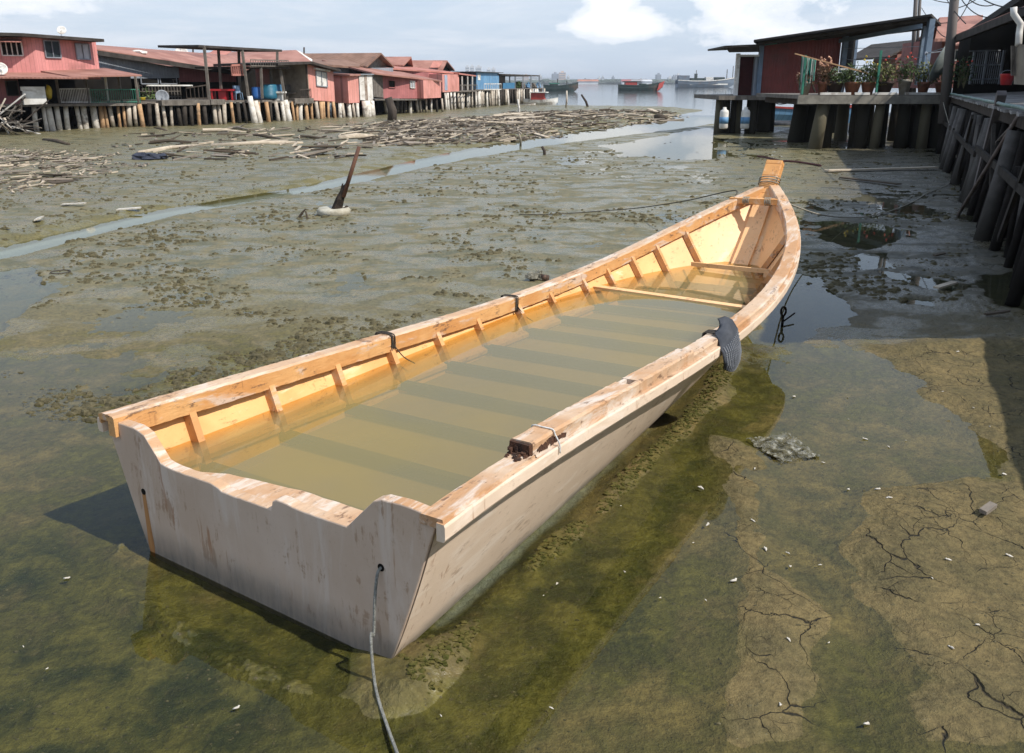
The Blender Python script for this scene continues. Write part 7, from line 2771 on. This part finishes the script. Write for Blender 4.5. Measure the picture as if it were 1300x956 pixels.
# black anchor-like stake in the puddle
c = gr(993, 412)
st2 = MB()
st2.tube([(c[0], c[1], -.05), (c[0] + .0, c[1], .10)], .016, 7)
ring = [(c[0] + .028 * math.cos(a), c[1], .16 + .055 * math.sin(a)) for a in [i * math.pi / 8 for i in range(17)]]
st2.tube(ring, .012, 6)
st2.tube([(c[0], c[1], .03), (c[0] + .22, c[1] + .25, .07)], .010, 6)
tag(st2.build('mooring_stake', DARK, smooth=True), 'small black iron stake with ring and arm in the puddle right of the boat', 'stake')
# reddish weed strands
for (px0, y0, px1, y1, lb) in ((962, 200, 995, 207, 'reddish weed strand on the mud beyond the bow'), (995, 206, 1042, 212, 'dark weed strand on the mud right of the reddish one')):
    a_, b_ = gr(px0, y0), gr(px1, y1)
    tag(MB().tube(smooth([(a_[0], a_[1], .05), ((a_[0] + b_[0]) / 2, (a_[1] + b_[1]) / 2 + .3, .06), (b_[0], b_[1], .05)], 5), .035, 5).build('weed', surf('red_weed', (.10, .03, .03), None, .9, 8)), lb, 'weed')

# mud clods everywhere on the middle flats
cl = MB()
rg = random.Random(66)
NCL = 30000
us = np.array([rg.random() for _ in range(NCL)])
Dy = 6.5 / (1 - us * (1 - 6.5 / 42))          # even density in the view
xs_ = np.array([rg.uniform(-.64, .55) for _ in range(NCL)]) * Dy
ys_ = Dy
sc_n = fbm(xs_, ys_, .45, 4, 101) + .6 * fbm(xs_, ys_, 2.2, 3, 103)
ok = sc_n > .02
bs_ = (xs_ - BX) * dS[0] + (ys_ - BY) * dS[1]
bn_ = (xs_ - BX) * dN[0] + (ys_ - BY) * dN[1]
ok &= ~((bs_ > -.3) & (bs_ < 9) & (np.abs(bn_) < 1.4))
dS_, pr_ = dpoly(xs_, ys_, STREAM)
ok &= ~((xs_ > 1.2) & (ys_ < 10.5))
ok &= dS_ > np.interp(pr_, np.arange(len(STW)), STW) * 1.5
xs_, ys_, sc_n = xs_[ok], ys_[ok], sc_n[ok]
NN = 5200      # finer crumbs on the flooded bottom close by
fy = 2.6 / (1 - np.array([rg.random() for _ in range(NN)]) * (1 - 2.6 / 9.5))
fx = np.array([rg.uniform(-.75, .75) for _ in range(NN)]) * fy
fs_ = ((fx - BX) * dS[0] + (fy - BY) * dS[1])
fn_ = ((fx - BX) * dN[0] + (fy - BY) * dN[1])
okn = ~((fs_ > -.1) & (fs_ < 9) & (np.abs(fn_) < 1.0)) & (fbm(fx, fy, 1.3, 4, 140) > -.12)
xs_ = np.concatenate([xs_, fx[okn]])
ys_ = np.concatenate([ys_, fy[okn]])
sc_n = np.concatenate([sc_n, np.full(okn.sum(), -1.0)])
hs_ = ground(xs_, ys_)[0]
for x, y, h, q_ in zip(xs_, ys_, hs_, sc_n):
    r_ = (.008 + .030 * rg.random() ** 3) * (1 + y * .012) * min(1.5, .7 + q_ * 1.6)
    if q_ == -1.0:
        r_ = .0025 + .008 * rg.random() ** 3
    n_ = 6
    k = len(cl.v)
    ph = rg.random() * 6
    sx = rg.uniform(1.0, 1.9)
    hh_ = r_ * rg.uniform(.45, .95)
    cl.v.append((x + rg.uniform(-.2, .2) * r_, y, h + hh_))
    ks_ = [rg.uniform(.7, 1.3) for _ in range(n_)]
    for lv, (fr_r, fz_) in enumerate(((.62, .72), (1.0, -.1))):
        for j in range(n_):
            a = ph + 2 * math.pi * j / n_
            rr_ = r_ * ks_[j] * fr_r
            cl.v.append((x + sx * rr_ * math.cos(a), y + rr_ * math.sin(a), h + hh_ * fz_ * rg.uniform(.8, 1.2) - .002))
    for j in range(n_):
        j2 = (j + 1) % n_
        cl.f.append((k, k + 1 + j, k + 1 + j2))
        cl.f.append((k + 1 + j, k + 1 + n_ + j, k + 1 + n_ + j2, k + 1 + j2))
co2 = cl.build('mud_clods', surf('clod_mud', (.060, .052, .028), (.115, .098, .055), .75, 30, bump=.3))
tag(co2, 'small dark mud clods and worm casts strewn over the wet flats', 'mud clods', kind='stuff')

# fringe of weed and crust on the bars beside the hull
fr_ = MB()
rg = random.Random(12)
for k in range(1500):
    s = rg.uniform(-.1, 5.2)
    n = float(np.interp(s, [-.1, 1.2, 2.4, 3.6, 4.6, 5.6], [.93, .84, .78, .72, .62, .40])) + .24 + rg.gauss(0, .06)
    p = b2w(s, n)
    z = gz(p[0], p[1]) if k % 1 == 0 else 0
    if z < .0:
        continue
    r_ = rg.uniform(.004, .016)
    fr_.blob((p[0], p[1], z + r_ * .2), r_ * 1.4, r_, r_ * .7, .5, 5, 3)
tag(fr_.build('algae_crust', surf('algae_crust_mat', (.065, .068, .016), (.13, .11, .035), .8, 25, bump=.8)), 'crusty green algae and mud crumbs on the bar along the hull', 'algae', kind='stuff')

# ---------------------------------------------------------------- air over the strait
hz_m, t_, out_ = new_mat('sea_haze')
pv = N(t_, 'ShaderNodeVolumePrincipled')
pv.inputs['Color'].default_value = (.86, .91, .98, 1)
pv.inputs['Density'].default_value = .00016
pv.inputs['Anisotropy'].default_value = .2
L(t_, pv.outputs[0], out_.inputs['Volume'])
hb_ = MB().box(-9600, 9600, -9600, 9800, -3.2, 72).build('haze', hz_m)
tag(hb_, kind='stuff')
hb_['label'] = 'pale sea haze filling the air over the strait'
hb_['category'] = 'haze'
